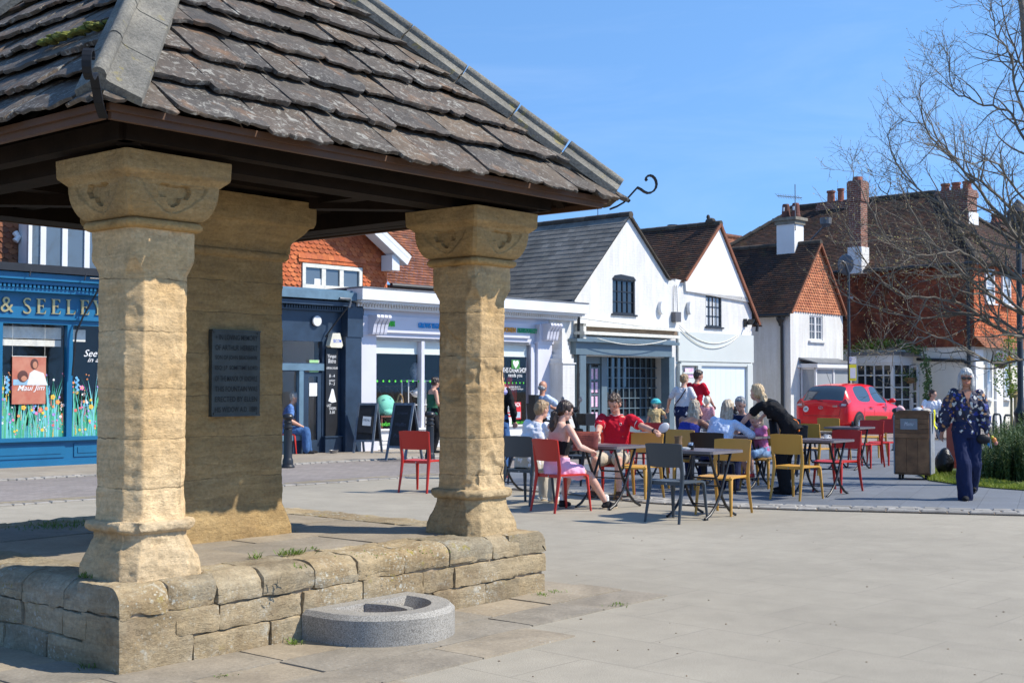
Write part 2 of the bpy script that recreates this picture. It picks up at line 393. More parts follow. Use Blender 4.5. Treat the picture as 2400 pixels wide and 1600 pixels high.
# kerb lines of the street: flush stones and worn yellow lines
m_kerb = pm('kerb_stone', (.30, .28, .25), .9, var=.3, vs=3, bump=.3, isl=.18)
m_sett = pm('granite_sett', (.30, .285, .26), .85, var=.35, vs=9, bump=.5, bs=40, isl=.3)
m_sand = pm('joint_sand', (.24, .19, .14), .95, var=.3, vs=6)
rnd = random.Random(5)
def sett_band(name, pts, rows, s, m, z=.0):
    b = MB(); cum = 0
    for a, c in zip(pts, pts[1:]):
        d = c - a; L = d.length; d.normalize(); w_ = Vector((-d.y, d.x, 0)); n = max(1, int(L / (s * 1.35)))
        for r in range(rows):
            x = -rnd.random() * s
            while x < L:
                l = s * rnd.uniform(1.05, 1.8); q = s * .45
                if x + l > 0 and x < L:
                    c0 = a + d * (x + l / 2) + w_ * ((r - rows / 2 + .5) * s + rnd.uniform(-.006, .006))
                    h = .016 + rnd.uniform(0, .010); R = Matrix.Rotation(atan2(d.y, d.x) + rnd.uniform(-.05, .05), 3, 'Z')
                    k = .7; e = .014
                    hx, hy = l / 2 - .010, s / 2 - .010
                    vs = [c0 + R @ Vector((sx * hx, sy * hy, z - .02)) for sx, sy in ((-1, -1), (1, -1), (1, 1), (-1, 1))] + \
                         [c0 + R @ Vector((sx * hx, sy * hy, z + h * .5)) for sx, sy in ((-1, -1), (1, -1), (1, 1), (-1, 1))] + \
                         [c0 + R @ Vector((sx * (hx - e) + rnd.uniform(-.004, .004), sy * (hy - e), z + h)) for sx, sy in ((-1, -1), (1, -1), (1, 1), (-1, 1))]
                    b.add(vs, [(8, 9, 10, 11)] + [(i + o_, (i + 1) % 4 + o_, (i + 1) % 4 + 4 + o_, i + 4 + o_) for o_ in (0, 4) for i in range(4)])
                x += l
    return tag(b.build(name, m), kind='structure')
b = MB(); L_ = len(SP)
W_ = [Vector((-(SP[min(i + 1, L_ - 1)] - SP[max(i - 1, 0)]).y, (SP[min(i + 1, L_ - 1)] - SP[max(i - 1, 0)]).x, 0)).normalized() for i in range(L_)]
b.add([(p - w_ * .27) + Vector((0, 0, .015)) for p, w_ in zip(SP, W_)] + [(p + w_ * .25) + Vector((0, 0, .015)) for p, w_ in zip(SP, W_)], [(i, i + 1, i + 1 + L_, i + L_) for i in range(L_ - 1)])
tag(b.build('sett_bedding', m_sand), kind='structure')
sett_band('sett_strip', SP, 3, .17, m_sett, .010)
sett_band('street_edge_near', [FW(-16, SV0 - .07, 0), FW(SP[1].x * 0 + (SP[0] - F0).dot(UB) + .5, SV0 - .07, 0)], 1, .13, m_kerb, .0)
sett_band('street_edge_far', [FW(-16, SV1 + .0, 0), FW(26, SV1 + .0, 0)], 2, .12, m_kerb, .006)
yl = pm('worn_yellow_paint', (.42, .33, .12), .8, var=.5, vs=3, col2=(.27, .235, .18))
for k_, (dv, name) in enumerate(((.16, 'yellow_line'), (.34, 'yellow_line'))):
    b = MB()
    u = -14
    while u < 24:
        l = rnd.uniform(.5, 2.2); b.add([FW(u, SV0 + dv, .007), FW(u + l, SV0 + dv, .007), FW(u + l, SV0 + dv + .06, .007), FW(u, SV0 + dv + .06, .007)], [(0, 1, 2, 3)]); u += l + rnd.uniform(.1, .9)
    tag(b.build(name, yl), kind='structure')
# ---------------------------------------------------------------- york stone flags round the well house
m_flag = None
def flag_mat():
    n = N('york_flag'); g = n.n('NewGeometry')
    c = n.mix((.34, .275, .19), (.26, .23, .185), n.ramp(g.outputs['Random Per Island'], [(0, 0.), (1, 1.)]))
    c = n.mix(c, n.ramp(n.noise(2.1, 7, .65, dist=.6), [(.3, .72), (.7, 1.2)]), 1., 'MULTIPLY')
    c = n.mix(c, n.ramp(n.noise(50, 4), [(.3, .85), (.7, 1.12)]), 1., 'MULTIPLY')
    sp = n.math('MULTIPLY', n.ramp(n.voro(30), [(.16, 1.), (.26, 0.)]), n.ramp(n.noise(1.3, 3), [(.5, 0.), (.65, 1.)]))
    c = n.mix(c, (.42, .42, .38), n.math('MULTIPLY', sp, .5))
    n.col(c); n.b.inputs['Roughness'].default_value = .85; n.b.inputs['Specular IOR Level'].default_value = .3
    n.bump(n.noise(4, 8, .7, dist=.4), .4, .03); n.bump(n.noise(60, 5, .7), .35, .006); return n.m
m_flag = flag_mat()
flags = empty('flagstone_apron', WC, WT); flags['kind'] = 'structure'
def flag_row(b, x0, x1, y0, y1, z0, z1, wmin, wmax, seed, vertical=False):
    r = random.Random(seed); x = x0
    while x < x1 - .05:
        w_ = r.uniform(wmin, wmax)
        if x + w_ > x1 - wmin * .6: w_ = x1 - x
        dz = r.uniform(-.003, .004)
        if vertical: b.rock(y0 + .004, y1 - .004, x + .004, x + w_ - .004, z0, z1 + dz, .12, .006, .004, 3, r.random() * 9)
        else: b.rock(x + .004, x + w_ - .004, y0 + .004, y1 - .004, z0, z1 + dz, .12, .006, .004, 3, r.random() * 9)
        x += w_
b = MB()
flag_row(b, -4.2, 2.17, -2.12, -1.73, -.03, .014, .45, .95, 3)
flag_row(b, -4.2, 2.19, -2.50, -2.12, -.03, .012, .5, .9, 4)
flag_row(b, -4.2, .60, -2.89, -2.50, -.03, .013, .55, 1., 5)
flag_row(b, -4.2, -.9, -3.6, -2.89, -.03, .011, .6, 1., 6)
flag_row(b, -1.73, 2.6, 1.73, 2.14, -.03, .013, .4, .9, 7, True)
flag_row(b, -1.73, 2.6, -2.20, -1.73, -.03, .013, .4, .9, 8, True)
flag_row(b, -1.73, 2.6, -2.75, -2.20, -.03, .012, .4, .9, 9, True)
flag_row(b, -1.73, 2.14, 1.73, 2.2, -.03, .013, .4, .9, 12)
tag(b.build('flagstones', m_flag, flags), kind='structure')
# ================================================================ the well house
def WP(px, py, v):                          # well-house plane parallel to its lit side: (u, z)
    d = ray(px, py); o = Vector((0, 0, CH)); p0 = WC + WV * v
    t = (p0 - o).dot(WV) / d.dot(WV); p = o + d * t
    return (p - WC).dot(WU), p.z
HP = .45
m_col = sandstone('ochre_sandstone', (.73, .575, .37), .05, .22, (.93, 1.2, 1.47, 1.78, 2.06))
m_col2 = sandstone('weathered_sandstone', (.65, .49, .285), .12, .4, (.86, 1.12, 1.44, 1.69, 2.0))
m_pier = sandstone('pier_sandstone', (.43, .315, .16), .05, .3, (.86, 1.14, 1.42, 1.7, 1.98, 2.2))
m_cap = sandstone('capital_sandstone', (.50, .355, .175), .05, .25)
m_pl = sandstone('plinth_sandstone', (.43, .375, .275), .95, .8)
m_mort = pm('lime_mortar', (.36, .27, .175), .95, var=.4, vs=9, bump=.8, bs=50)
m_oak = pm('dark_oak', (.018, .011, .007), .85, spec=.15, var=.5, vs=3, bump=.4, bs=25)
m_oak2 = pm('reddish_oak_fascia', (.105, .045, .018), .65, var=.5, vs=4, bump=.4, bs=30, col2=(.07, .035, .02))
def slab_mat():
    n = N('horsham_slab'); g = n.n('NewGeometry'); r = g.outputs['Random Per Island']
    c = n.ramp(r, [(0, (.074, .061, .050)), (.35, (.104, .081, .063)), (.6, (.064, .059, .054)), (.8, (.130, .094, .063)), (1, (.088, .075, .062))])
    st = n.n('Mapping'); st.inputs['Scale'].default_value = (1, 1.2, 1.6); n.l(n.tc.outputs['Object'], st.inputs['Vector'])
    c = n.mix(c, n.ramp(n.noise(3, 7, .7, st.outputs[0], .8), [(.3, .62), (.7, 1.35)]), 1., 'MULTIPLY')
    c = n.mix(c, n.ramp(n.noise(42, 5, .7), [(.3, .78), (.7, 1.2)]), 1., 'MULTIPLY')
    l1 = n.math('MULTIPLY', n.ramp(n.noise(17, 7, .75, dist=.9), [(.53, 0.), (.60, 1.)]), n.ramp(n.noise(1.8, 4, .6), [(.38, 0.), (.58, 1.)]))
    c = n.mix(c, (.36, .345, .30), n.math('MULTIPLY', l1, .75))
    l2 = n.math('MULTIPLY', n.ramp(n.voro(34), [(.13, 1.), (.2, 0.)]), n.ramp(n.noise(2.7, 3), [(.5, 0.), (.6, 1.)]))
    c = n.mix(c, (.42, .41, .37), n.math('MULTIPLY', l2, .7))
    rust = n.math('MULTIPLY', n.ramp(n.noise(5, 6, .65), [(.55, 0.), (.7, 1.)]), .5)
    c = n.mix(c, (.25, .13, .06), rust)
    n.col(c); n.b.inputs['Roughness'].default_value = .8; n.b.inputs['Specular IOR Level'].default_value = .4
    n.bump(n.noise(9, 8, .75, dist=.5), .55, .03); n.bump(n.noise(60, 6, .7), .5, .008); return n.m
m_slab = slab_mat()
def hip_mat():
    n = N('hip_stone'); c = n.mix((.215, .20, .165), (.12, .115, .10), n.ramp(n.noise(3, 6, .65), [(.35, 0.), (.65, 1.)]))
    c = n.mix(c, n.ramp(n.noise(60, 6, .8), [(.35, .6), (.65, 1.5)]), 1., 'MULTIPLY')
    c = n.mix(c, (.30, .24, .06), n.math('MULTIPLY', n.ramp(n.noise(8, 6, .7), [(.60, 0.), (.66, 1.)]), .6))
    n.col(c); n.b.inputs['Roughness'].default_value = .95; n.bump(n.noise(45, 7, .8), .9, .012); return n.m
m_hip = hip_mat()
m_moss = pm('moss', (.16, .17, .03), .95, var=.4, vs=20, bump=1., bs=60, bd=.02)
m_iron = pm('black_iron', (.010, .011, .014), .6, metal=.0, var=.2, vs=20, bump=.3, bs=40, spec=.3)
m_bronze = pm('dark_bronze_plaque', (.060, .068, .062), .55, metal=.3, var=.35, vs=6, bump=.4, bs=40)
m_bronzel = pm('raised_bronze_letters', (.012, .013, .012), .5, metal=.3, var=.2)
well = empty('well_house', WC, WT, 'stone well house on four ochre pillars under a stone slab hipped roof', 'shelter')
# plinth: floor core, three courses of blocks on each side
core = MB(); core.box(-1.725, 1.725, -1.725, 1.725, -.05, HP - .05)
plinth = core.build('plinth', m_mort, well)
cs = [(0, .145), (.150, .290), (.295, HP)]
for side in range(4):
    b = MB(); R = Matrix.Rotation(side * pi / 2, 3, 'Z'); r = random.Random(31 + side)
    for ci, (z0, z1) in enumerate(cs):
        x = -1.75; first = True
        while x < 1.44:
            w_ = r.uniform(.22, .62) if ci < 2 else r.uniform(.26, .46)
            if first: w_ = (.46, .34, .30)[ci]; first = False
            if x + w_ > 1.44 - .2: w_ = 1.45 - x
            big = ci == 2; tall = (not big) and ci == 0 and r.random() < .14
            zt = cs[1][1] if tall else z1
            jx = r.uniform(.001, .005); sk = r.uniform(-.012, .010); sd = r.random() * 50; ch = r.uniform(.035, .075)
            def wp(p, z0=z0, big=big, ch=ch, sk=sk, sd=sd, x=x, w_=w_):
                wv = .011 * noise.noise(Vector((p.x * 1.9, z0 * 9, side * 3.)))
                if p.z > .02: p.z += wv * (p.z < HP - .06)
                out = -1.75 - p.y
                ero = noise.noise(Vector((p.x * 3.1, p.z * 5, sd))) 
                if p.y < -1.60: p.y += .016 * max(0, ero) + sk * .6
                if big and p.z > z0 + .05:
                    t = max(0., min(1., (p.y + 1.75) / .10)); p.z -= ch * (1 - t) ** 2
                if (p.x - x) < .03 or (x + w_ - p.x) < .03: p.x += .008 * noise.noise(Vector((p.z * 12, sd, 0)))
                return p
            b.rock(x + jx, x + w_ - jx, -1.75, -1.40 + (0.06 if big else 0), z0 + .001, zt - r.uniform(0, .005) * (not big), (.022 if side in (0, 3) else .04), .010, .013, 8, sd, R=R, warp=wp)
            x += w_
    b.build('plinth_blocks', m_pl, plinth, auto=50)
b = MB()
for k_, (y0, y1) in enumerate(((-1.36, -.75), (-.75, -.05), (-.05, .62), (.62, 1.36))): flag_row(b, -1.36, 1.36, y0, y1, HP - .06, HP - .004, .5, .95, 20 + k_)
b.build('plinth_floor', m_flag, plinth)
# columns
def shaft_pts(a, c, res):
    P = [(-a + c, -a), (a - c, -a), (a, -a + c), (a, a - c), (a - c, a), (-a + c, a), (-a, a - c), (-a, -a + c)]
    return P
def post_mesh(prof, res=.011, amp=.004, seed=0., joints=(), pits=0., carve=None, rounding=0.):
    # prof: list of (z, a, c); a column of chamfered-square section following it
    zs = []
    for (z0, a0, c0), (z1, a1, c1) in zip(prof, prof[1:]):
        k = max(1, int(math.ceil(max(abs(z1 - z0), abs(a1 - a0)) / res)))
        for i in range(k): t = i / k; zs.append((z0 + (z1 - z0) * t, a0 + (a1 - a0) * t, c0 + (c1 - c0) * t))
    zs.append(prof[-1])
    amax = max(p[1] for p in prof); nf = max(4, int(2 * amax / res)); nc = max(2, int(.11 / res))
    vs = []; fs = []; sv = Vector((seed * 3.3, seed * 7.7, seed * 1.9)); M_ = 4 * (nf + nc)
    for z, a, c in zs:
        P = shaft_pts(a, c, res)
        for e in range(8):
            p, q = P[e], P[(e + 1) % 8]; k = nf if e % 2 == 0 else nc
            for i in range(k):
                t = i / k; x, y = p[0] + (q[0] - p[0]) * t, p[1] + (q[1] - p[1]) * t
                if e % 2 == 0: nx, ny = ((0, -1), (1, 0), (0, 1), (-1, 0))[e // 2]
                else: nx, ny = [(v / 1.4142) for v in ((1, -1), (1, 1), (-1, 1), (-1, -1))[e // 2]]
                v = Vector((x, y, z)); w_ = Vector((x * 1.6, y * 1.6, z * 1.5))
                d = amp * (noise.noise(w_ * 5 + sv) + .8 * noise.noise(w_ * 13 + sv) + .6 * noise.noise(w_ * 31 + sv))
                if pits:
                    q_ = noise.noise(Vector((x * 3, y * 3, z * 4)) + sv * 2) + .35 * noise.noise(Vector((x * 11, y * 11, z * 12)) + sv)
                    d -= pits * min(1., max(0., (q_ - .28) * 9)) * (1 + .3 * noise.noise(v * 25))
                for jz in joints:
                    jd = abs(z - jz - .008 * noise.noise(v * 4 + sv)); 
                    if jd < .010: d -= .005 * (1 - jd / .010)
                if carve and e % 2 == 0: d -= carve((t * 2 - 1) * (a - c), z, a)
                if rounding and (e % 2 == 0): d -= rounding * max(0, abs(t * 2 - 1) - .93) * 14
                vs.append(Vector((x + nx * d, y + ny * d, z)))
    for r_ in range(len(zs) - 1):
        for j in range(M_):
            k = (j + 1) % M_
            fs.append([r_ * M_ + j, r_ * M_ + k, (r_ + 1) * M_ + k, (r_ + 1) * M_ + j])
    fs.append(list(range(M_))[::-1]); fs.append([(len(zs) - 1) * M_ + j for j in range(M_)])
    b = MB(); b.add(vs, fs); return b
def trefoil(x, z, a):
    zt = 2.572; h = .155; wd = .70 * a
    t = zt - z; s = abs(x) / wd
    if t < 0 or s > 1: return 0.
    bowl = h * (1 - s ** 1.6) ** .75
    if t > bowl: return 0.
    def lobe(cx, cz, r): return (abs(x) - cx) ** 2 + (t - cz) ** 2 < r * r
    if lobe(0, .074, .043) or lobe(.062, .036, .039) or (abs(x) < .05 and t < .07) and t > .012: return .036
    return .010
shaft_prof = [(.755, .205, .078), (.80, .20, .076), (2.09, .20, .076), (2.17, .206, .022), (2.335, .206, .022)]
base_prof = [(.43, .262, .065), (.50, .258, .07), (.545, .248, .07), (.60, .228, .075), (.655, .212, .076), (.69, .210, .076), (.695, .228, .08), (.712, .243, .085), (.735, .246, .086), (.752, .236, .08), (.758, .212, .076)]
bell = [(2.385 + .195 * (1 - cos(t * pi / 2)) , .210 + .088 * sin(t * pi / 2), .018) for t in [i / 8 for i in range(9)]]
cap_prof = [(2.33, .208, .02), (2.336, .232, .03), (2.35, .244, .035), (2.366, .244, .035), (2.38, .232, .03), (2.385, .210, .02)] + bell[1:] + [(2.583, .300, .012), (2.60, .318, .012), (2.618, .338, .014), (2.63, .342, .014), (2.72, .345, .014)]
cols = {}
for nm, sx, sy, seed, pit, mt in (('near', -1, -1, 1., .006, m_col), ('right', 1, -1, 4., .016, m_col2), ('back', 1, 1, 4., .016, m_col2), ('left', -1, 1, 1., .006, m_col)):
    if nm in ('near', 'right'):
        j = (.93, 1.2, 1.47, 1.78, 2.06) if nm == 'near' else (.86, 1.12, 1.44, 1.69, 2.0)
        cobj = post_mesh(shaft_prof, .0115, .0045, seed, j, pit).build('column', mt, well, auto=60)
        ba = post_mesh(base_prof, .0115, .008, seed + 1, (), .02 if nm == 'near' else .008).build('base', mt, cobj, auto=60)
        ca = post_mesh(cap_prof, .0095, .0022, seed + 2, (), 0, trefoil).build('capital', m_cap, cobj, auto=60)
        cols[nm] = (cobj, ba, ca)
    else:
        src = cols['right' if nm == 'back' else 'near']
        cobj = src[0].copy(); COL.objects.link(cobj); cobj.parent = well
        for q in src[1:]: k = q.copy(); COL.objects.link(k); k.parent = cobj
    cobj.location = (sx * (1.38 if nm != 'right' else 1.355), sy * 1.38, 0)
# iron fitting on the right column
# central pier with its plaque
pier_prof = [(.43, .485, .03), (.50, .48, .03), (.56, .465, .03), (.64, .437, .025), (.66, .43, .02), (2.36, .425, .02), (2.365, .44, .02), (2.385, .455, .02), (2.41, .455, .02), (2.42, .44, .02), (2.45, .445, .02),
             (2.50, .475, .02), (2.56, .53, .015), (2.60, .555, .012), (2.605, .575, .012), (2.63, .585, .012), (2.70, .59, .012), (2.78, .59, .012)]
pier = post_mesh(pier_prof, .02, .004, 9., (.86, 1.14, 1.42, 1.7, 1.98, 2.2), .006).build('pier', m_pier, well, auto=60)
u0, z1 = WP(495, 771, -.45); u1, z0 = WP(606, 974, -.45)
b = MB(); b.box(u0, u1, -.462, -.42, z0, z1)
for (x, z) in ((u0 + .02, z0 + .02), (u1 - .02, z0 + .02), (u0 + .02, z1 - .02), (u1 - .02, z1 - .02)): b.tube([(x, -.46, z), (x, -.468, z)], .008, 8)
b.box(u0, u1, -.468, -.463, z1 - .012, z1); b.box(u0, u1, -.468, -.463, z0, z0 + .012)
pq = b.build('plaque', m_bronze, well)
b = MB(); L = ["+ IN LOVING MEMORY", "OF ARTHUR HERBERT", "SON OF JOHN BRADSHAW", "ESQ: J.P. SOMETIME LORD", "OF THE MANOR OF KNOWLE", "THIS FOUNTAIN WAS", "ERECTED BY ELLEN", "HIS WIDOW A.D. 1889"]
for i, t in enumerate(L):
    put_text(b, t, (u0 + .025, -.464, z1 - .055 - (z1 - z0 - .03) / 8 * (i + .22)), (1, 0, 0), (0, 0, 1), (u1 - u0) - .05, .036, bold=.004, off=.002)
b.build('lettering', m_bronzel, pq)
# timber: plates, fascia boards, rafters, soffit
E_, EZ, PT = 2.09, 2.80, 1.04
SHX = (-.048 / 2.25, .057 / 2.25)        # the roof leans a little: its point is off the middle
def lean(o):
    for v in o.data.vertices: t = max(0, v.co.z - EZ); v.co.x += t * SHX[0]; v.co.y += t * SHX[1]
    return o
for side in range(4):
    R = Matrix.Rotation(side * pi / 2, 3, 'Z')
    b = MB(); b.bx(R @ Vector((0, -1.40, 2.785)), (1.58, .10, .065), R); b.bx(R @ Vector((0, -1.74, 2.80)), (1.76, .05, .05), R)
    b.build('beam', m_oak, well)
    b = MB(); b.bx(R @ Vector((0, -E_ + .045, EZ - .005)), (E_ - .045 - .02, .016, .020), R)
    b.bx(R @ Vector((0, -E_ + .018, EZ + .028)), (E_ - .018 - .02, .016, .018), R); b.build('fascia', m_oak2, well)
    b = MB(); x = -1.7
    while x < 1.75:
        r0 = R @ Vector((x, -E_ + .07, EZ + .03)); hh = max(.08, E_ - abs(x) - .05); r1 = R @ Vector((x, -E_ + .07 + hh, EZ + .03 + hh * PT)); b.beam(r0, r1, .07, .09); x += .34
    lean(b.build('rafters', m_oak, well))
b = MB(); hp_ = [(-E_ + .06, -E_ + .06, EZ + .03), (E_ - .06, -E_ + .06, EZ + .03), (E_ - .06, E_ - .06, EZ + .03), (-E_ + .06, E_ - .06, EZ + .03), (0, 0, EZ + .03 + (E_ - .06) * PT)]
b.add(hp_, [(0, 1, 4), (1, 2, 4), (2, 3, 4), (3, 0, 4)]); lean(b.build('roof_boarding', m_oak, well))
b = MB(); b.beam((-1.7, -1.7, 2.80), (-.4, -.4, 2.80), .12, .12); b.beam((1.7, -1.7, 2.80), (.4, -.4, 2.80), .12, .12); b.beam((1.7, 1.7, 2.80), (.4, .4, 2.80), .12, .12); b.beam((-1.7, 1.7, 2.80), (-.4, .4, 2.80), .12, .12)
b.build('corner_beams', m_oak, well)
b = MB()
for a in (-.62, .62): b.bx((a, 0, 2.83), (.07, 1.3, .05)); b.bx((0, a, 2.86), (1.3, .07, .045))
b.build('tie_beams', m_oak, well)
# roof of stone slabs, one mesh per face
cp, sp_ = 1 / sqrt(1 + PT * PT), PT / sqrt(1 + PT * PT)
rows = []; s_ = -.06
for ex in (.33, .31, .30, .28, .27, .25, .24, .22, .21, .20, .19, .18, .17, .16): rows.append((s_, ex)); s_ += ex
for side in range(4):
    R = Matrix.Rotation(side * pi / 2, 3, 'Z'); b = MB(); r = random.Random(77 + side)
    fine = .030 if side == 0 else .05
    for ri, (s0, ex) in enumerate(rows):
        L = ex + .10; lim0 = E_ + .04 - (s0 + .0) * cp
        if s0 * cp > E_ - .1: break
        x = -lim0 - r.uniform(0, .2)
        while x < lim0:
            w_ = r.uniform(.20, .66) * (1 - .03 * ri)
            if x + w_ > -lim0 and x < lim0:
                lift = r.uniform(0, .012); dsl = r.uniform(-.03, .03); seed = r.random() * 99; th = r.uniform(.020, .034); sk = r.uniform(-.05, .05)
                cutc = r.uniform(0, .05)
                def wp(p, s0=s0, L=L, lift=lift, dsl=dsl, seed=seed, x=x, w_=w_, sk=sk, cutc=cutc):
                    xx, ss, nn = p.x, p.y, p.z
                    t = (ss - s0) / L                 # 0 tail, 1 head
                    edge = max(0., 1 - t * 5)
                    ss += (dsl + .034 * noise.noise(Vector((xx * 9, seed, nn * 6))) + .020 * noise.noise(Vector((xx * 26, seed, nn * 9)))) * (1 - t)
                    fx = (xx - x) / w_
                    ss += cutc * max(0, abs(fx - .5) * 2 - .78) * 3 * (1 - t)
                    ed = .009 * noise.noise(Vector((ss * 11, seed + xx * 1., 3)))
                    xx += ed * (abs(fx - .5) > .35) + sk * (t - .3) * .4
                    lim = max(.02, E_ + .03 - max(ss, -.05) * cp)
                    xx = max(-lim, min(lim, xx))
                    nn += .062 * (1 - t) + lift * (1 - t) + .008 * noise.noise(Vector((xx * 4, ss * 4, seed)))
                    y = -E_ + ss * cp; z = EZ + .022 + ss * sp_
                    return R @ Vector((xx, y - nn * sp_, z + nn * cp))
                b.rock(x + .004, x + w_ - .004, s0, s0 + L, 0, th, fine, .007, .0035, 8, seed, warp=wp)
            x += w_
    lean(b.build('roof_slope', m_slab, well, auto=45))
# hip stones: saddle with a roll
for side in range(4):
    b = MB(); R = Matrix.Rotation(side * pi / 2, 3, 'Z'); r = random.Random(5 + side)
    p0 = Vector((-E_ - .02, -E_ - .02, EZ + .115)); ax = Vector((1, 1, PT)).normalized(); full = Vector((E_, E_, E_ * PT)).length
    side_v = Vector((1, -1, 0)).normalized(); nn = side_v.cross(ax); nn = -nn if nn.z < 0 else nn
    sec = []; aw = radians(30)
    roll = [(.038 * cos(a), .060 + .038 * sin(a)) for a in [radians(q) for q in (-35, 0, 35, 70, 90, 110, 145, 180, 215)]]
    sec = [(.178, -.105), (.185, -.060), (.045, .022)] + roll + [(-.045, .022), (-.125, -.025), (-.12, -.075), (-.02, -.02), (.02, -.02)]
    d = -.02
    while d < full:
        l = r.uniform(.42, .5); e = min(d + l, full); k = 8; vs = []; fs = []; ns = len(sec); jit = r.uniform(-.004, .004); sd = r.random() * 30
        for i in range(k + 1):
            dd = d + .006 + (e - d - .012) * i / k
            for (sx, sn) in sec:
                q = p0 + ax * dd + side_v * sx + nn * (sn + jit)
                q += Vector((1, 1, 1)) * .005 * noise.noise(q * 9 + Vector((sd, 0, 0))) + nn * .003 * noise.noise(q * 30)
                vs.append(R @ q)
        for i in range(k):
            for j in range(ns): fs.append([i * ns + j, i * ns + (j + 1) % ns, (i + 1) * ns + (j + 1) % ns, (i + 1) * ns + j])
        fs += [list(range(ns)), [k * ns + j for j in range(ns)][::-1]]
        b.add(vs, fs); d = e
    hs = lean(b.build('hip_ridge', m_hip, well, auto=40))
    # filling mortar under the hip
    b = MB(); b.beam(R @ (p0 + ax * .11 - nn * .085), R @ (p0 + ax * full - nn * .085), .16, .08, up=tuple(R @ nn)); hm_ = b.build('hip_mortar', pm('pale_mortar', (.26, .25, .23), .95, var=.3, vs=20, bump=.6) if side == 0 else bpy.data.materials['pale_mortar'], hs); lean(hm_)
    # wrought iron scroll at the eaves corner
    b = MB(); out = Vector((-1, -1, 0)).normalized(); cor = Vector((-E_, -E_, EZ)) + out * .09
    pts = [cor + out * x + Vector((0, 0, z)) for x, z in ((-.10, -.03), (-.05, -.01), (0, .02), (.05, .075), (.10, .13), (.125, .118), (.150, .100), (.175, .090), (.20, .094), (.222, .108), (.237, .13), (.242, .155), (.238, .18), (.228, .20), (.212, .215), (.194, .22), (.177, .216), (.166, .205), (.163, .19), (.170, .183))]
    sv_ = Vector((1, -1, 0)).normalized() * .042
    for q0, q1 in zip(pts, pts[1:]):
        d_ = (q1 - q0).normalized(); n_ = d_.cross(sv_.normalized()) * .006
        q0 = q0 - d_ * .003; q1 = q1 + d_ * .003
        vs = [R @ (p_ + s1 * sv_ * .5 * 1.0 + s2 * n_) for p_ in (q0, q1) for s1 in (-1, 1) for s2 in (-1, 1)]
        b.add(vs, [(0, 1, 3, 2), (4, 6, 7, 5), (0, 4, 5, 1), (2, 3, 7, 6), (0, 2, 6, 4), (1, 5, 7, 3)])
    b.build('scroll_hook', m_iron, well)
# moss cushion on the shaded slope
b = MB(); r = random.Random(8); R = Matrix.Rotation(-pi / 2, 3, 'Z')
for i in range(46):
    t = i / 45; x = 1.40 - t * .62; ss = .74 + .02 * sin(i) ; q = R @ Vector((x, -E_ + ss * cp - .085 * sp_, EZ + .055 + ss * sp_ + .085 * cp))
    b.ell(q + Vector((r.uniform(-.02, .02), r.uniform(-.02, .02), r.uniform(-.012, .006))), (r.uniform(.02, .045), r.uniform(.02, .04), r.uniform(.008, .018)), 7, 5)
lean(b.build('moss_patch', m_moss, well, smooth=True))
# ---------------------------------------------------------------- granite basin
def gran():
    n = N('grey_granite'); c = n.ramp(n.noise(150, 3, .7), [(.32, (.12, .11, .095)), (.5, (.30, .28, .245)), (.68, (.46, .44, .395))])
    c = n.mix(c, n.ramp(n.voro(110, out='Color'), [(0, .75), (1, 1.2)]), .5, 'MULTIPLY')
    c = n.mix(c, n.ramp(n.noise(3, 4), [(.3, .85), (.7, 1.08)]), 1., 'MULTIPLY'); n.col(c)
    n.b.inputs['Roughness'].default_value = .7; n.bump(n.noise(120, 4, .7), .3, .004); return n.m
m_gran = gran()
tu0 = 1.53; tr = .45; st = .18; H_ = .185
bas = empty('granite_basin', WC + WU * (-.10) + WV * (-1.765), WT, 'half round grey granite drinking trough against the plinth of the well house', 'trough')
def dsec(r, y0, n=36): return [(r, y0)] + [(r * cos(a), -st + r * sin(a)) for a in [-pi * i / n for i in range(n + 1)]] + [(-r, y0)]
b = MB(); o1, o2, o3, i1, i2 = dsec(tr, 0), dsec(tr, 0), dsec(tr - .03, 0), dsec(tr - .14, -.10), dsec(tr - .20, -.12)
o1[0] = (tr, 0); L3 = [(o1, 0.), (o2, H_ - .028), (o3, H_), (i1, H_), (i2, H_ - .085)]; ns = len(o1); vs = []
for P, z in L3: vs += [(x, y, z) for x, y in P]
fs = [[k * ns + j, k * ns + (j + 1) % ns, (k + 1) * ns + (j + 1) % ns, (k + 1) * ns + j] for k in range(4) for j in range(ns)] + [[4 * ns + j for j in range(ns)]]
b.add(vs, fs); b.build('bowl', m_gran, bas, auto=25)
b = MB()
for i in range(12):
    t0, t1 = i / 12, (i + 1) / 12
    f = lambda t: (-.03 + .05 * sin(t * 2.6), -.11 - t * .33)
    (xa, ya), (xb, yb) = f(t0), f(t1); b.add([(xa - .035, ya, H_ - .09), (xa + .035, ya, H_ - .09), (xb + .035, yb, H_ - .09), (xb - .035, yb, H_ - .09), (xa - .025, ya, H_ - .002), (xa + .025, ya, H_ - .002), (xb + .025, yb, H_ - .002), (xb - .025, yb, H_ - .002)],
        [(4, 5, 6, 7), (0, 1, 5, 4), (1, 2, 6, 5), (2, 3, 7, 6), (3, 0, 4, 7)])
b.build('divider', m_gran, bas)
b = MB(); P = dsec(tr - .185, -.115); b.add([(x, y, H_ - .075) for x, y in P], [list(range(len(P)))]); b.build('silt', pm('dry_silt', (.27, .17, .11), .95, var=.4, vs=8, bump=.6), bas)
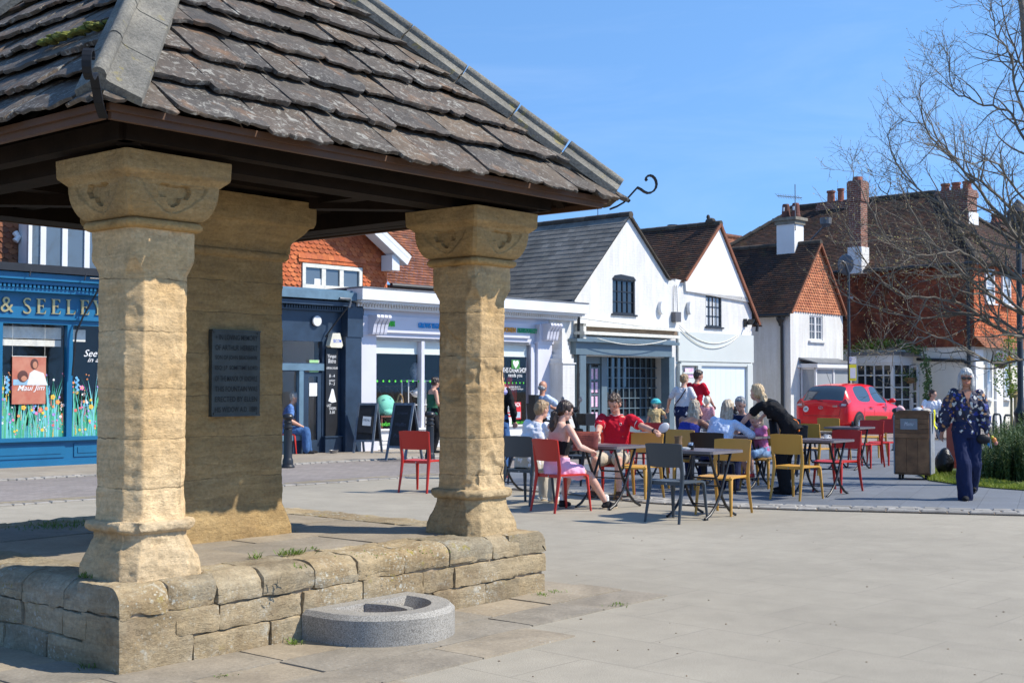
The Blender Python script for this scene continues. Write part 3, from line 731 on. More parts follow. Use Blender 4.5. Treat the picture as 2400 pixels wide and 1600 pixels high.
# ================================================================ the row of shops and cottages
from mathutils.geometry import tessellate_polygon
def plate(mb, poly, holes, mp):             # flat wall with holes; mp(a, b, d) with d 0 front, 1 back
    loops = [poly] + list(holes); flat = [p for l in loops for p in l]
    tris = tessellate_polygon([[Vector((a, b, 0)) for a, b in l] for l in loops])
    vs = [mp(a, b, 0) for a, b in flat] + [mp(a, b, 1) for a, b in flat]; n = len(flat)
    fs = []
    for t in tris:
        a, b, c = [flat[i] for i in t]
        cr = (b[0] - a[0]) * (c[1] - a[1]) - (b[1] - a[1]) * (c[0] - a[0])
        t = list(t) if cr > 0 else list(t)[::-1]
        fs.append(t); fs.append([i + n for i in t][::-1])
    k = 0
    for l in loops:
        m = len(l)
        for i in range(m): j = (i + 1) % m; fs.append([k + i, k + j, k + j + n, k + i + n])
        k += m
    mb.add(vs, fs); return mb
def wall_u(mb, poly, holes, v0, v1): return plate(mb, poly, holes, lambda a, b, d: (a, v0 + (v1 - v0) * d, b))      # in the facade plane
def wall_v(mb, poly, holes, u0, u1): return plate(mb, poly, holes, lambda a, b, d: (u0 + (u1 - u0) * d, a, b))      # across it
def rect(a0, a1, b0, b1): return [(a0, b0), (a1, b0), (a1, b1), (a0, b1)]
def tiles(mb, P, ax, up, n, xl, xh, S, tw, ex, seed=1, lift=.026, th=.020, tip=0, jit=.004, over=.02, s0=0.):
    # individual tiles in courses: P origin, ax along the eave, up along the slope, n outward normal
    P, ax, up, n = Vector(P), Vector(ax).normalized(), Vector(up).normalized(), Vector(n).normalized(); r = random.Random(seed)
    k = 0; s = s0
    while s < S - .01:
        lo, hi = xl(s), xh(s); e = min(ex, S - s)
        x = floor(lo / tw) * tw + (tw / 2 if k % 2 else 0) - tw
        wv = .012 * noise.noise(Vector((k * .35, seed, 0)))
        while x < hi:
            a, b = max(x, lo), min(x + tw - .003, hi)
            if b - a > .02:
                l = lift + r.uniform(0, jit) + wv * .3; d = r.uniform(-jit, jit); sag = .02 * noise.noise(Vector((x * .4, s * .5, seed)))
                def q(X, Y, H): return P + ax * X + up * Y + n * (H + sag)
                if tip and b - a > tw * .6:
                    w_ = b - a; T = [(a, s + e * .35), (a + w_ * .22, s + e * .05), (a + w_ * .5, s - e * .06), (b - w_ * .22, s + e * .05), (b, s + e * .35)] if tip == 1 else [(a, s + e * .42), (a + w_ * .3, s + e * .38), (a + w_ * .3, s), (b - w_ * .3, s), (b - w_ * .3, s + e * .38), (b, s + e * .42)]
                else: T = [(a, s + d), (b, s + d + r.uniform(-jit, jit) * .5)]
                m = len(T)
                vs = [q(X, Y, l) for X, Y in T] + [q(X, Y, l - th) for X, Y in T] + [q(b, s + e + over, .003), q(a, s + e + over, .003)]
                mb.add(vs, [list(range(m)) + [2 * m, 2 * m + 1]] + [(i, m + i, m + i + 1, i + 1) for i in range(m - 1)])
            x += tw
        s += e; k += 1
    return mb
def tile_mat(name, cols, moss=0., rough=.85, lich=.0, dark=.5):
    n = N(name); g = n.n('NewGeometry')
    st = [(i / (len(cols) - 1), c) for i, c in enumerate(cols)]
    c = n.ramp(g.outputs['Random Per Island'], st)
    c = n.mix(c, n.ramp(n.noise(.9, 6, .65), [(.3, dark), (.7, 1.25)]), 1., 'MULTIPLY')
    c = n.mix(c, n.ramp(n.noise(30, 3, .7), [(.3, .8), (.7, 1.2)]), 1., 'MULTIPLY')
    if lich: c = n.mix(c, (.38, .37, .33), n.math('MULTIPLY', n.ramp(n.noise(24, 4, .7), [(.60, 0.), (.66, 1.)]), lich))
    if moss: c = n.mix(c, (.10, .10, .03), n.math('MULTIPLY', n.ramp(n.noise(1.7, 6, .7), [(.55, 0.), (.68, 1.)]), moss))
    n.col(c); n.b.inputs['Roughness'].default_value = rough; n.b.inputs['Specular IOR Level'].default_value = .3
    n.bump(n.noise(40, 4), .3, .006); return n.m
m_tbrown = tile_mat('brown_clay_tile', [(.085, .042, .028), (.055, .035, .028), (.12, .055, .032), (.045, .032, .027), (.075, .045, .035)], .25, lich=.2)
m_torange = tile_mat('orange_clay_tile', [(.52, .135, .045), (.42, .10, .035), (.58, .17, .06), (.34, .085, .035), (.50, .14, .06)], 0, dark=.75)
m_tred = tile_mat('red_clay_tile', [(.24, .085, .042), (.17, .06, .035), (.30, .11, .05), (.13, .055, .035)], .1, lich=.15)
m_tmid = tile_mat('weathered_orange_tile', [(.27, .10, .055), (.34, .13, .065), (.20, .08, .05), (.40, .17, .09)], .1, lich=.15)
m_slate = tile_mat('grey_roof_slate', [(.165, .158, .142), (.20, .19, .17), (.135, .13, .118), (.225, .212, .19)], .15, .97, .1, dark=.7)
m_ridge = pm('ridge_tile', (.075, .06, .045), .9, var=.5, vs=3, bump=.5, isl=.3)
m_ridger = pm('red_ridge_tile', (.20, .08, .045), .9, var=.5, vs=3, bump=.5, isl=.3)
def whitebrick(name, base=(.745, .74, .725), br=.25):
    n = N(name); v = n.swz(add='y'); bc, bf = n.brick(v, .225, .075, .008, .4)
    c = n.mix(base, n.ramp(n.noise(.8, 6, .6), [(.3, .90), (.7, 1.03)]), 1., 'MULTIPLY')
    mp = n.n('Mapping'); mp.inputs['Scale'].default_value = (3.5, 3.5, .35); n.l(n.tc.outputs['Object'], mp.inputs['Vector']); c = n.mix(c, n.ramp(n.noise(1.2, 5, .7, mp.outputs[0]), [(.42, (.84, .82, .78)), (.6, (1, 1, 1))]), .8, 'MULTIPLY')
    fl = n.ramp(n.noise(3.3, 8, .75), [(.715, 0.), (.73, 1.)]); c = n.mix(c, (.48, .37, .26), n.math('MULTIPLY', fl, .8))
    c = n.mix(c, n.ramp(n.noise(11, 5, .7), [(.3, .93), (.7, 1.03)]), 1., 'MULTIPLY')
    n.col(c); n.b.inputs['Roughness'].default_value = .6; n.bump(n.math('MULTIPLY', bf, -1.), br, .012); n.bump(n.noise(14, 6, .7), .3, .012); return n.m
m_wbrick = whitebrick('white_painted_brick')
m_wrend = pm('white_render', (.745, .74, .725), .7, var=.08, vs=1.2, bump=.15, bs=12, bd=.01)
m_cream = pm('cream_render', (.68, .64, .55), .8, var=.10, vs=1.0, bump=.15, bs=10, bd=.01)
m_white = pm('white_gloss_paint', (.70, .70, .70), .4, var=.07, vs=2)
m_lilac = pm('pale_lilac_paint', (.62, .62, .70), .45, var=.06, vs=2)
m_oldwhite = pm('aged_cream_paint', (.70, .68, .60), .5, var=.2, vs=8)
m_blue = pm('teal_blue_paint', (.008, .13, .275), .38, var=.12, vs=2)
m_navy = pm('navy_paint', (.022, .042, .075), .4, var=.3, vs=3)
m_navyl = pm('faded_blue_paint', (.115, .20, .27), .5, var=.25, vs=4)
m_gblue = pm('grey_blue_paint', (.115, .165, .20), .45, var=.15, vs=3)
m_gpale = pm('pale_sage_paint', (.56, .59, .56), .5, var=.05, vs=1)
m_board = pm('pale_blue_boards', (.66, .74, .80), .5, var=.05, vs=1.2)
m_black = pm('black_paint', (.016, .016, .018), .4, var=.3, vs=6)
m_lead = pm('lead_sheet', (.15, .16, .175), .5, var=.35, vs=4, bump=.2, bs=12)
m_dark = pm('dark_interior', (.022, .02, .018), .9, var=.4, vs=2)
m_gold = pm('gilt_letters', (.50, .40, .20), .35, metal=.6, var=.1)
m_glass = glassy('window_glass')
m_glassb = glassy('bluish_window_glass', (.10, .13, .16))
m_glassc = glassy('curtained_glass', (.32, .34, .36))
m_shop = glassy('shop_glass', (.02, .02, .02), trans=.93)
m_redbrick = None
def brickm(name, c1, c2, mort=(.35, .30, .25)):
    n = N(name); v = n.swz(add='y'); bc, bf = n.brick(v, .225, .075, .009, .2, .5, c1, c2, mort)
    c = n.mix(bc, n.ramp(n.noise(5, 6, .7), [(.3, .6), (.7, 1.25)]), 1., 'MULTIPLY'); n.col(c)
    n.b.inputs['Roughness'].default_value = .9; n.bump(n.math('MULTIPLY', bf, -1.), .5, .012); n.bump(n.noise(25, 5), .3, .01); return n.m
m_redbrick = brickm('red_brick', (.26, .085, .05), (.17, .06, .042))
m_stone = pm('dressed_grey_stone', (.22, .20, .16), .9, var=.4, vs=4, bump=.5)
def window(par, u0, u1, z0, z1, v, cols, rows, fm, gm, fw=.06, bar=.025, dep=.07, sill=None, name='window', top=None):
    b = MB(); b.box(u0, u0 + fw, v, v + dep, z0, z1); b.box(u1 - fw, u1, v, v + dep, z0, z1)
    b.box(u0 + fw, u1 - fw, v + .001, v + dep, z0, z0 + fw); b.box(u0 + fw, u1 - fw, v + .001, v + dep, z1 - fw, z1)
    if sill: b.box(u0 - .06, u1 + .06, v - sill, v + .02, z0 - .05, z0 - .002)
    W, H = (u1 - u0 - 2 * fw), (z1 - z0 - 2 * fw)
    for i in range(1, cols): x = u0 + fw + W * i / cols; b.box(x - bar / 2, x + bar / 2, v + .012, v + dep - .01, z0 + fw, z1 - fw)
    for j in range(1, rows): z = z0 + fw + H * j / rows; b.box(u0 + fw, u1 - fw, v + .015, v + dep - .012, z - bar / 2, z + bar / 2)
    o = b.build(name, fm, par)
    g = MB(); g.box(u0 + fw * .5, u1 - fw * .5, v + dep * .5, v + dep * .5 + .008, z0 + fw * .5, z1 - fw * .5); g.build('pane', gm, o)
    return o
def U(px, v=0.): return FP(px, 850, v)[0]
def Z(px, py, v=0.): return FP(px, py, v)[1]
def dentils(b, u0, u1, v, z0, z1, w, gap, d):
    x = u0
    while x < u1: b.box(x, min(x + w, u1), v - d, v, z0, z1); x += w + gap
def part(par, name, m, fn, **kw):
    b = MB(); fn(b); return b.build(name, m, par, **kw)
def drain(par, name, pts, r=.04, m=None): b = MB(); b.tube(pts, r, 8); return b.build(name, m or m_black, par, auto=40)
# ---------------------------------------------------------------- blue optician's shop
bl = bldg('blue_shop', U(0), 0, 'deep blue shopfront with gilt fascia letters and flowers painted on its windows', 'shop')
uL, uR = U(-150), U(500)
zr, zw0, zw1 = Z(0, 1030), Z(0, 1030), Z(0, 756)
uP1, uP2 = U(157), U(171)
b = MB(); wall_u(b, rect(uL, uR, 0, Z(0, 640)), [rect(U(6), uP1 + .005, zw0 + .02, zw1), rect(uP2 - .005, U(420), zw0 + .02, zw1)], 0, .12); sh = b.build('shopfront', m_blue, bl)
part(bl, 'side_wall', m_wrend, lambda b: (b.box(uL, uR, 7.8, 8, 0, 6.4), b.box(uL, uL + .2, 1.02, 7.8, 0, 6.4), b.box(uR - .25, uR, 1.02, 7.8, 0, 6.4)))
def f(b):
    b.box(uL, uR, -.07, -.003, 0, .10); b.box(uL, uR, -.10, -.003, zw0 - .05, zw0 + .015)
    for a, c in ((U(-80), U(160)), (U(168), U(425))):
        for q in (0, 1):
            m = .06 + .07 * q; b.box(a + m, c - m, -.02 - .012 * q, -.003 - .012 * q, .10 + m, zw0 - .05 - m)
part(bl, 'stall_riser', m_blue, f)
def f(b):
    z = lambda y: Z(0, y)
    b.box(uL, uR, -.20, -.003, z(682), z(672)); b.box(uL, uR, -.32, -.003, z(654), z(638)); b.box(uL, uR, -.26, -.003, z(664), z(655))
    dentils(b, U(-60), uR, -.205, z(672), z(665), .045, .035, .035); b.box(uL, uR, -.06, -.003, z(744), z(739))
part(bl, 'cornice', m_blue, f)
part(bl, 'gutter', m_black, lambda b: (b.box(uL, uR, -.40, -.1, Z(0, 636), Z(0, 618)), b.box(uL, uR, -.1, .98, Z(0, 622), Z(0, 615))))
def ser(b, ch, x, z, h, v):
    t, s = h * .17, h * .045
    if ch in 'EL':
        b.box(x + h * .08, x + h * .08 + t, v, v + .03, z + s, z + h - s); b.box(x, x + h * .34, v + .001, v + .03, z, z + s)
        b.box(x, x + h * (.62 if ch == 'E' else .34), v + .001, v + .03, z + h - s, z + h); b.box(x + h * .34, x + h * .64, v + .001, v + .03, z, z + s)
        b.xz([(x + h * .64, z), (x + h * .68, z + h * .26), (x + h * .55, z + s)], v + .002, v + .03)
        if ch == 'E':
            b.xz([(x + h * .62, z + h), (x + h * .62, z + h * .76), (x + h * .5, z + h - s)], v + .002, v + .03)
            b.box(x + h * .08 + t, x + h * .48, v + .001, v + .03, z + h * .5, z + h * .5 + s); b.xz([(x + h * .5, z + h * .37), (x + h * .5, z + h * .65), (x + h * .4, z + h * .52)], v + .002, v + .03)
    elif ch == 'Y':
        b.box(x + h * .3, x + h * .3 + t, v, v + .03, z + s, z + h * .45); b.box(x + h * .18, x + h * .6, v + .001, v + .03, z, z + s)
        b.xz([(x + h * .04, z + h), (x + h * .3, z + h * .42), (x + h * .47, z + h * .42), (x + h * .22, z + h)], v + .002, v + .03)
        b.xz([(x + h * .40, z + h * .42), (x + h * .46, z + h * .42), (x + h * .74, z + h), (x + h * .68, z + h)], v + .003, v + .03)
        b.box(x - h * .04, x + h * .32, v + .001, v + .03, z + h - s, z + h); b.box(x + h * .58, x + h * .84, v + .001, v + .03, z + h - s, z + h)
b = MB()
zt, zb = Z(100, 700), Z(100, 735); hh = zt - zb
put_text(b, '&', (U(-2), -.03, zb), (1, 0, 0), (0, 0, 1), None, hh, thick=.02)
for ch, px in (('S', 51), ('E', 82), ('E', 117), ('L', 152), ('E', 185), ('Y', 215)):
    zq = Z(px, 735 + (px - 100) * .022)
    if ch == 'S': put_text(b, 'S', (U(px), -.03, zq - .01), (1, 0, 0), (0, 0, 1), U(70) - U(51), hh + .02, thick=.02, bold=-.01)
    else: ser(b, ch, U(px), zq, hh, -.033)
b.build('fascia_letters', m_gold, bl)
def glassbox(par, a, c, z0, z1, v=.07, m=None): return part(par, 'pane', m or m_shop, lambda b: b.box(a, c, v, v + .01, z0, z1))
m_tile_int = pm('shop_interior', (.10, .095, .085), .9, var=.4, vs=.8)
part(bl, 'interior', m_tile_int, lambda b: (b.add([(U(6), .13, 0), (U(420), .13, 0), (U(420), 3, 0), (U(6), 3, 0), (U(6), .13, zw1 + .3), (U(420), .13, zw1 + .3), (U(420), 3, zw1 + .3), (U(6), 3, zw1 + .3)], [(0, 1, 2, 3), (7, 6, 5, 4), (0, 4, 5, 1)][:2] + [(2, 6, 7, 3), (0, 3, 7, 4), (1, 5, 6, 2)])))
w1 = glassbox(bl, U(6), uP1, zw0, zw1); w2 = glassbox(bl, uP2, U(420), zw0, zw1)
part(bl, 'blind_box', m_oldwhite, lambda b: (b.box(U(12), uP1 - .02, .2, .35, Z(0, 790), Z(0, 762)), b.box(U(12), uP1 - .02, .2, .24, Z(0, 808), Z(0, 793)), b.box(uP2 + .05, U(212), .2, .3, Z(200, 800), Z(200, 772))))
part(bl, 'shelf', m_dark, lambda b: [b.box(U(14), uP1 - .1, 1.2, 1.5, .7 + .4 * i, .72 + .4 * i) for i in range(4)])
# poster: generic sunny picture with its lettering
u0, u1 = U(31), U(110); z0, z1 = Z(31, 947), Z(31, 835)
ps = part(bl, 'poster', pm('poster_terracotta', (.42, .10, .06), .4, var=.5, vs=3, col2=(.55, .25, .16)), lambda b: b.box(u0, u1, .035, .045, z0, z1))
part(ps, 'poster_sky', pm('poster_sea', (.25, .42, .55), .4, var=.3, vs=3), lambda b: b.box(u0 + .02, u1 - .02, .031, .034, z0 + (z1 - z0) * .40, z0 + (z1 - z0) * .52))
part(ps, 'poster_shirt', pm('poster_white', (.7, .68, .66), .4), lambda b: b.xz([(u0 + .28, z1 - .52), (u0 + .33, z1 - .30), (u0 + .42, z1 - .24), (u0 + .60, z1 - .30), (u0 + .68, z1 - .52)], .030, .034))
part(ps, 'poster_figures', pm('poster_brown', (.10, .035, .025), .5), lambda b: (b.ell((u0 + .42, .030, z1 - .13), (.075, .004, .10), 12, 8), b.ell((u0 + .20, .029, z1 - .36), (.10, .004, .11), 12, 8)))
part(ps, 'poster_faces', pm('poster_skin', (.50, .22, .13), .5), lambda b: (b.ell((u0 + .43, .0265, z1 - .15), (.045, .002, .065), 10, 8), b.ell((u0 + .22, .0255, z1 - .40), (.055, .002, .05), 10, 8)))
m_wlet = pm('white_lettering', (.8, .8, .8), .5, var=0)
def f(b):
    put_text(b, 'Maui Jim', (u0 + .10, .027, z0 + .21), (1, 0, .03), (0, 0, 1), .52, .13, shear=.35, bold=.004)
part(ps, 'poster_lettering', m_wlet, f)
part(ps, 'clear_frame', m_oldwhite, lambda b: (b.box(u0 - .01, u1 + .01, .03, .05, z1, z1 + .012), b.box(u0 + .01, u0 + .014, .06, .064, z1, zw1), b.box(u1 - .014, u1 - .01, .06, .064, z1, zw1)))
part(bl, 'window_lettering', m_wlet, lambda b: (put_text(b, 'See this', (U(200), .06, Z(200, 835)), (1, 0, .0), (0, 0, 1), .62, .13, shear=.4), put_text(b, 'in ab', (U(209), .06, Z(209, 848)), (1, 0, 0), (0, 0, 1), .32, .09, shear=.4)))
# painted flower border on the glass
r = random.Random(12)
greens = [MB(), MB(), MB()]; heads = [MB() for _ in range(7)]
hc = [('pink', (.72, .22, .42)), ('yellow', (.80, .52, .05)), ('orange', (.80, .30, .10)), ('lilac', (.42, .28, .68)), ('sky', (.16, .45, .75)), ('coral', (.75, .15, .13)), ('white', (.75, .75, .75))]
def blade(b, u, z, du, h, w_, k=6, v=.062):
    L = []; 
    for i in range(k + 1):
        t = i / k; c = u + du * t * t; ww = w_ * (1 - t ** 1.5) * (.5 + t * .8); L.append((c - ww / 2, c + ww / 2, z + h * t * (1 - .12 * t * abs(du) / (h + .01))))
    for i in range(k):
        a, c = L[i], L[i + 1]; b.add([(a[0], v, a[2]), (a[1], v, a[2]), (c[1], v, c[2]), (c[0], v, c[2])], [(0, 1, 2, 3)])
def disc(b, u, z, rad, petals=6, v=.058):
    vs = [(u, v, z)]; n = petals * 4
    for i in range(n): a = 2 * pi * i / n; q = rad * (.72 + .28 * abs(cos(a * petals / 2))); vs.append((u + q * cos(a), v, z + q * sin(a)))
    b.add(vs, [(0, i + 1, (i + 1) % n + 1) for i in range(n)])
for (ua, ub) in ((U(8), uP1 - .02), (uP2 + .02, U(300))):
    n_ = int((ub - ua) * 130)
    for i in range(n_):
        u = ua + (ub - ua) * r.random(); env = .55 + .45 * sin((u - ua) / (ub - ua) * 9 + 1) ** 2; h = r.uniform(.15, 1.15) * env * 1.15
        du = r.uniform(-.16, .16) * h * 1.5; du = min(max(du, ua - u + .02), ub - u - .02)
        blade(greens[r.randrange(3)], u, zw0, du, h, r.uniform(.018, .070) * (1 if r.random() < .6 else .5), v=.062 + r.random() * .002)
        if r.random() < .62:
            t = r.uniform(.9, 1.); k = r.randrange(7); kk = r.random(); s = r.uniform(.012, .032)
            if kk < .5: disc(heads[k], u + du * t * t, zw0 + h * t, s * 1.15, r.choice((5, 6, 8)))
            elif kk < .8:
                for j in range(5): disc(heads[k], u + du + r.uniform(-.03, .03), zw0 + h + r.uniform(-.05, .05), s * .42, 5)
            else:
                for j in range(6): disc(heads[k], u + du + r.uniform(-.008, .008), zw0 + h - j * .028, s * .5 * (1 - abs(j - 4) * .1), 5)
    for cx, hh_, k in ((.16, .98, 0), (.33, .60, 1), (.80, .80, 1), (.06, 1.12, 4), (.88, .70, 2), (.60, .55, 5), (.5, .9, 3)):
        u = ua + (ub - ua) * cx; blade(greens[0], u, zw0, .02, hh_ * .95, .014); 
        if k == 4:
            for j in range(7): disc(heads[4], u + .02 + (j % 2) * .03, zw0 + hh_ - j * .045, .03, 4)
        else: disc(heads[k], u + .02, zw0 + hh_ * .95, .05, 5, .057); disc(heads[1 if k != 1 else 2], u + .02, zw0 + hh_ * .95, .018, 5, .055)
for g_, (nm, c) in zip(greens, (('painted_leaves', (.03, .34, .22)), ('painted_leaves', (.10, .42, .20)), ('painted_leaves', (.16, .50, .52)))): g_.build(nm, pm('leaf_paint', c, .6, var=.2, vs=8), w1)
for g_, (nm, c) in zip(heads, hc): g_.build('painted_' + nm + '_flowers', pm(nm + '_paint', c, .6, var=.15, vs=9), w1)
part(w1, 'painted_blue_mist', pm('mist_paint', (.05, .28, .40), .6, var=.5, vs=7), lambda b: (b.xz([(U(8), zw0)] + [(U(8) + (uP1 - U(8)) * i / 20, zw0 + .20 + .05 * sin(i * 1.7)) for i in range(21)] + [(uP1, zw0)], .0645, .0655), b.xz([(uP2, zw0)] + [(uP2 + 2 * i / 20, zw0 + .20 + .05 * sin(i * 1.7)) for i in range(21)] + [(uP2 + 2, zw0)], .0645, .0655)))
# upper storey: dark red tile hanging and a white bay window
up = MB(); wall_u(up, rect(uL, uR, Z(0, 622), 6.4), [], 1.02, 1.2); up.build('upper_wall', m_tred, bl)
b = MB(); tiles(b, (0, 1.02, Z(0, 618)), (1, 0, 0), (0, 0, 1), (0, -1, 0), lambda s: U(-60, 1.), lambda s: uR, 2.6, .165, .10, 3, .02, .012, tip=1); b.build('hung_tiles', m_tred, bl)
bu0, bu1, bz0, bz1 = U(62, .6), U(300, .6), Z(62, 632, .6), Z(62, 632, .6) + 1.55
bay = part(bl, 'bay_window', m_white, lambda b: (b.box(bu0, bu1, .52, .98, bz0 - .12, bz0), b.box(bu0, bu1, .55, .98, bz1, bz1 + .15), b.box(bu0, bu0 + .08, .6, .98, bz0, bz1)))
k_ = [U(p, .6) for p in (62, 97, 148, 200, 252, 300)]
for a, c in zip(k_, k_[1:]):
    window(bl, a, c, bz0, bz0 + 1.05, .58, 1, 1, m_white, m_glassb, .055); window(bl, a, c, bz0 + 1.06, bz1, .58, 3, 1, m_white, m_glassb, .04)
part(bl, 'wall_bracket', m_white, lambda b: b.tube([(U(28, 1), .95, Z(28, 545, 1)), (U(33, 1), .9, Z(30, 556, 1)), (U(26, 1), .9, Z(28, 566, 1))], .06, 8))
b = MB(); tiles(b, (0, .7, 6.3), (1, 0, 0), (0, .7, .7), (0, -.7, .7), lambda s: uL - .2, lambda s: uR, 4.4, .165, .11, 9); b.build('roof', m_tbrown, bl)
# hanging chains and gutter brackets
drain(bl, 'hanging_chain', [(U(214), -.42, Z(214, 657)), (U(212), -.44, Z(212, 700)), (U(213), -.44, Z(213, 778))], .012, m_lead)
drain(bl, 'hanging_chain', [(U(219), -.42, Z(219, 660)), (U(220), -.44, Z(220, 720)), (U(216), -.44, Z(216, 780))], .012, m_lead)
drain(bl, 'gutter_bracket', [(U(182), -.42, Z(182, 655)), (U(216), -.44, Z(216, 657))], .012)
drain(bl, 'gutter_bracket', [(U(50), -.36, Z(50, 625)), (U(40), -.44, Z(40, 650))], .012)
drain(bl, 'gutter_bracket', [(U(180), -.36, Z(180, 632)), (U(168), -.44, Z(168, 660))], .012)
drain(bl, 'awning_arm', [(U(210), -.3, Z(210, 680)), (U(180), -.2, Z(180, 745)), (U(170), -.12, Z(170, 780)), (U(165), -.08, Z(165, 880))], .018)
# ---------------------------------------------------------------- bistro
bi = bldg('bistro', U(700), 0, 'dark navy bistro front with an orange tile-hung gable and white bargeboard above', 'cafe')
a0, a1 = U(500) + .005, U(836)
d0, d1 = U(715), U(756)
zt = Z(700, 690)
b = MB(); wall_u(b, rect(a0, a1, 0, Z(700, 700)), [rect(U(560), U(708), .35, Z(690, 870)), rect(d0, d1, 0, Z(735, 868)), rect(U(560), d1, Z(735, 850), Z(735, 800))], 0, .14); b.build('shopfront', m_navy, bi)
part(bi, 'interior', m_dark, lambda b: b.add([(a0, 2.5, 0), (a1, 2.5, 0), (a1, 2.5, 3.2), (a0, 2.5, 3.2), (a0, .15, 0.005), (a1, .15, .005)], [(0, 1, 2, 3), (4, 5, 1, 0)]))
part(bi, 'side_wall', m_wrend, lambda b: (b.box(a0, a1, 7.8, 8, 0, 4), b.box(a0, a0 + .2, 1.3, 7.8, 0, 4), b.box(a1 - .2, a1 - .005, 1.3, 7.8, 0, 4)))
part(bi, 'cornice', m_navy, lambda b: (b.box(a0, U(812), -.28, -.003, Z(700, 714), Z(700, 704)), b.box(a0, U(812), -.10, -.003, Z(700, 726), Z(700, 715)), dentils(b, U(660), U(810), -.11, Z(700, 722), Z(700, 715), .04, .03, .035), b.box(U(800), U(836), -.22, -.003, Z(810, 790), Z(810, 710))))
part(bi, 'gutter', m_navyl, lambda b: (b.box(a0, U(812), -.36, -.02, Z(700, 700), Z(700, 681)), b.box(a0, a1, -.2, 1.3, Z(700, 681), Z(700, 675))))
part(bi, 'window_frame', m_navyl, lambda b: (b.box(U(700), U(710), -.03, .1, .3, Z(700, 856)), b.box(U(560), U(757), -.04, .1, Z(735, 868), Z(735, 852)), b.box(U(560), U(700), -.03, .1, .3, .42)))
part(bi, 'blue_brick_return', m_navyl, lambda b: b.box(U(836) + .004, U(852), -.02, .1, 0, Z(840, 790)))
part(bi, 'pane', m_shop, lambda b: (b.box(U(560), U(700), .06, .07, .42, Z(690, 868)), b.box(U(560), d1, .06, .07, Z(735, 850), Z(735, 800))))
dr = part(bi, 'door', m_navy, lambda b: (b.box(d0, d0 + .12, .02, .08, .02, Z(735, 872)), b.box(d1 - .12, d1, .02, .08, .02, Z(735, 872)), b.box(d0 + .12, d1 - .12, .021, .08, .02, .30), b.box(d0 + .12, d1 - .12, .021, .08, Z(735, 882), Z(735, 872))))
part(dr, 'pane', m_shop, lambda b: b.box(d0 + .12, d1 - .12, .04, .05, .3, Z(735, 882)))
m_paper = pm('paper_notice', (.74, .74, .72), .6, var=.05)
m_green = pm('green_paper', (.36, .62, .28), .6)
part(dr, 'green_notice', m_green, lambda b: b.box(U(704 + 1), U(717), .012, .016, Z(712, 873), Z(712, 843)) if False else b.box(d0 + .13, d0 + .38, .012, .016, Z(718, 872), Z(718, 843)))
part(dr, 'notice', m_paper, lambda b: (b.box(d0 + .40, d1 - .10, .012, .016, Z(725, 870), Z(725, 843)), b.box(d0 + .13, d1 - .14, .012, .016, Z(717, 928), Z(717, 897))))
part(bi, 'round_lamp', m_white, lambda b: b.tube([(U(739), -.02, Z(739, 752)), (U(739), -.07, Z(739, 752))], .115, 20))
al = part(bi, 'alarm_box', pm('cream_plastic', (.72, .68, .55), .5), lambda b: b.xz([(U(762), Z(762, 812) + .02), (U(766), Z(762, 812) - .02), (U(790), Z(790, 813) - .02), (U(793), Z(790, 812) + .02), (U(786), Z(786, 781)), (U(769), Z(769, 781))], -.16, -.02))
part(al, 'alarm_lettering', pm('blue_lettering', (.02, .10, .55), .5), lambda b: put_text(b, 'SECOM', (U(770), -.163, Z(770, 803)), (1, 0, 0), (0, 0, 1), U(789) - U(770), .075, bold=.01))
u0, u1, z0, z1 = U(761), U(789), Z(770, 1021), Z(770, 817)
mb_ = part(bi, 'chalk_menu_board', m_black, lambda b: b.box(u0, u1, -.05, -.004, z0, z1))
def f(b):
    W = u1 - u0; H = z1 - z0
    for t, y, w_, h_, x in (('Yangaz', .115, .72, .05, .12), ('Bistro', .165, .62, .05, .18), ('OPENING HOURS', .235, .94, .026, .03), ('8 - 4', .33, .46, .036, .26), ('SUNDAY', .375, .5, .02, .25), ('9 - 3', .42, .46, .036, .26), ('LAST', .665, .36, .03, .08), ('ORDERS', .70, .58, .03, .27), ('3.30', .745, .44, .032, .30)):
        put_text(b, t, (u0 + W * x, -.053, z1 - H * y), (1, 0, 0), (0, 0, 1), W * w_, H * h_, shear=.1)
    b.xz([(u0 + W * .2, z1 - H * .60), (u0 + W * .35, z1 - H * .53), (u0 + W * .48, z1 - H * .46), (u0 + W * .62, z1 - H * .465), (u0 + W * .72, z1 - H * .53), (u0 + W * .86, z1 - H * .61), (u0 + W * .5, z1 - H * .62)], -.054, -.051)
part(mb_, 'chalk_writing', m_wlet, f)
part(bi, 'wall_pillar', m_navy, lambda b: b.box(U(797), U(834), -.20, -.003, 0, Z(810, 790)))
part(bi, 'lower_panel', m_navy, lambda b: (b.box(U(757), U(795), -.10, -.003, 0, z0 - .03), b.box(U(755), U(796), -.13, -.003, z0 - .03, z0 + .0)))
drain(bi, 'overflow_pipe', [(U(770), -.38, Z(770, 701)), (U(792), -.42, Z(792, 703)), (U(792), -.42, Z(792, 712)), (U(790), -.40, Z(788, 722))], .03, m_lead)
drain(bi, 'awning_arm', [(U(788), -.38, Z(788, 722)), (U(770), -.2, Z(765, 760)), (U(757), -.08, Z(757, 790))], .018)
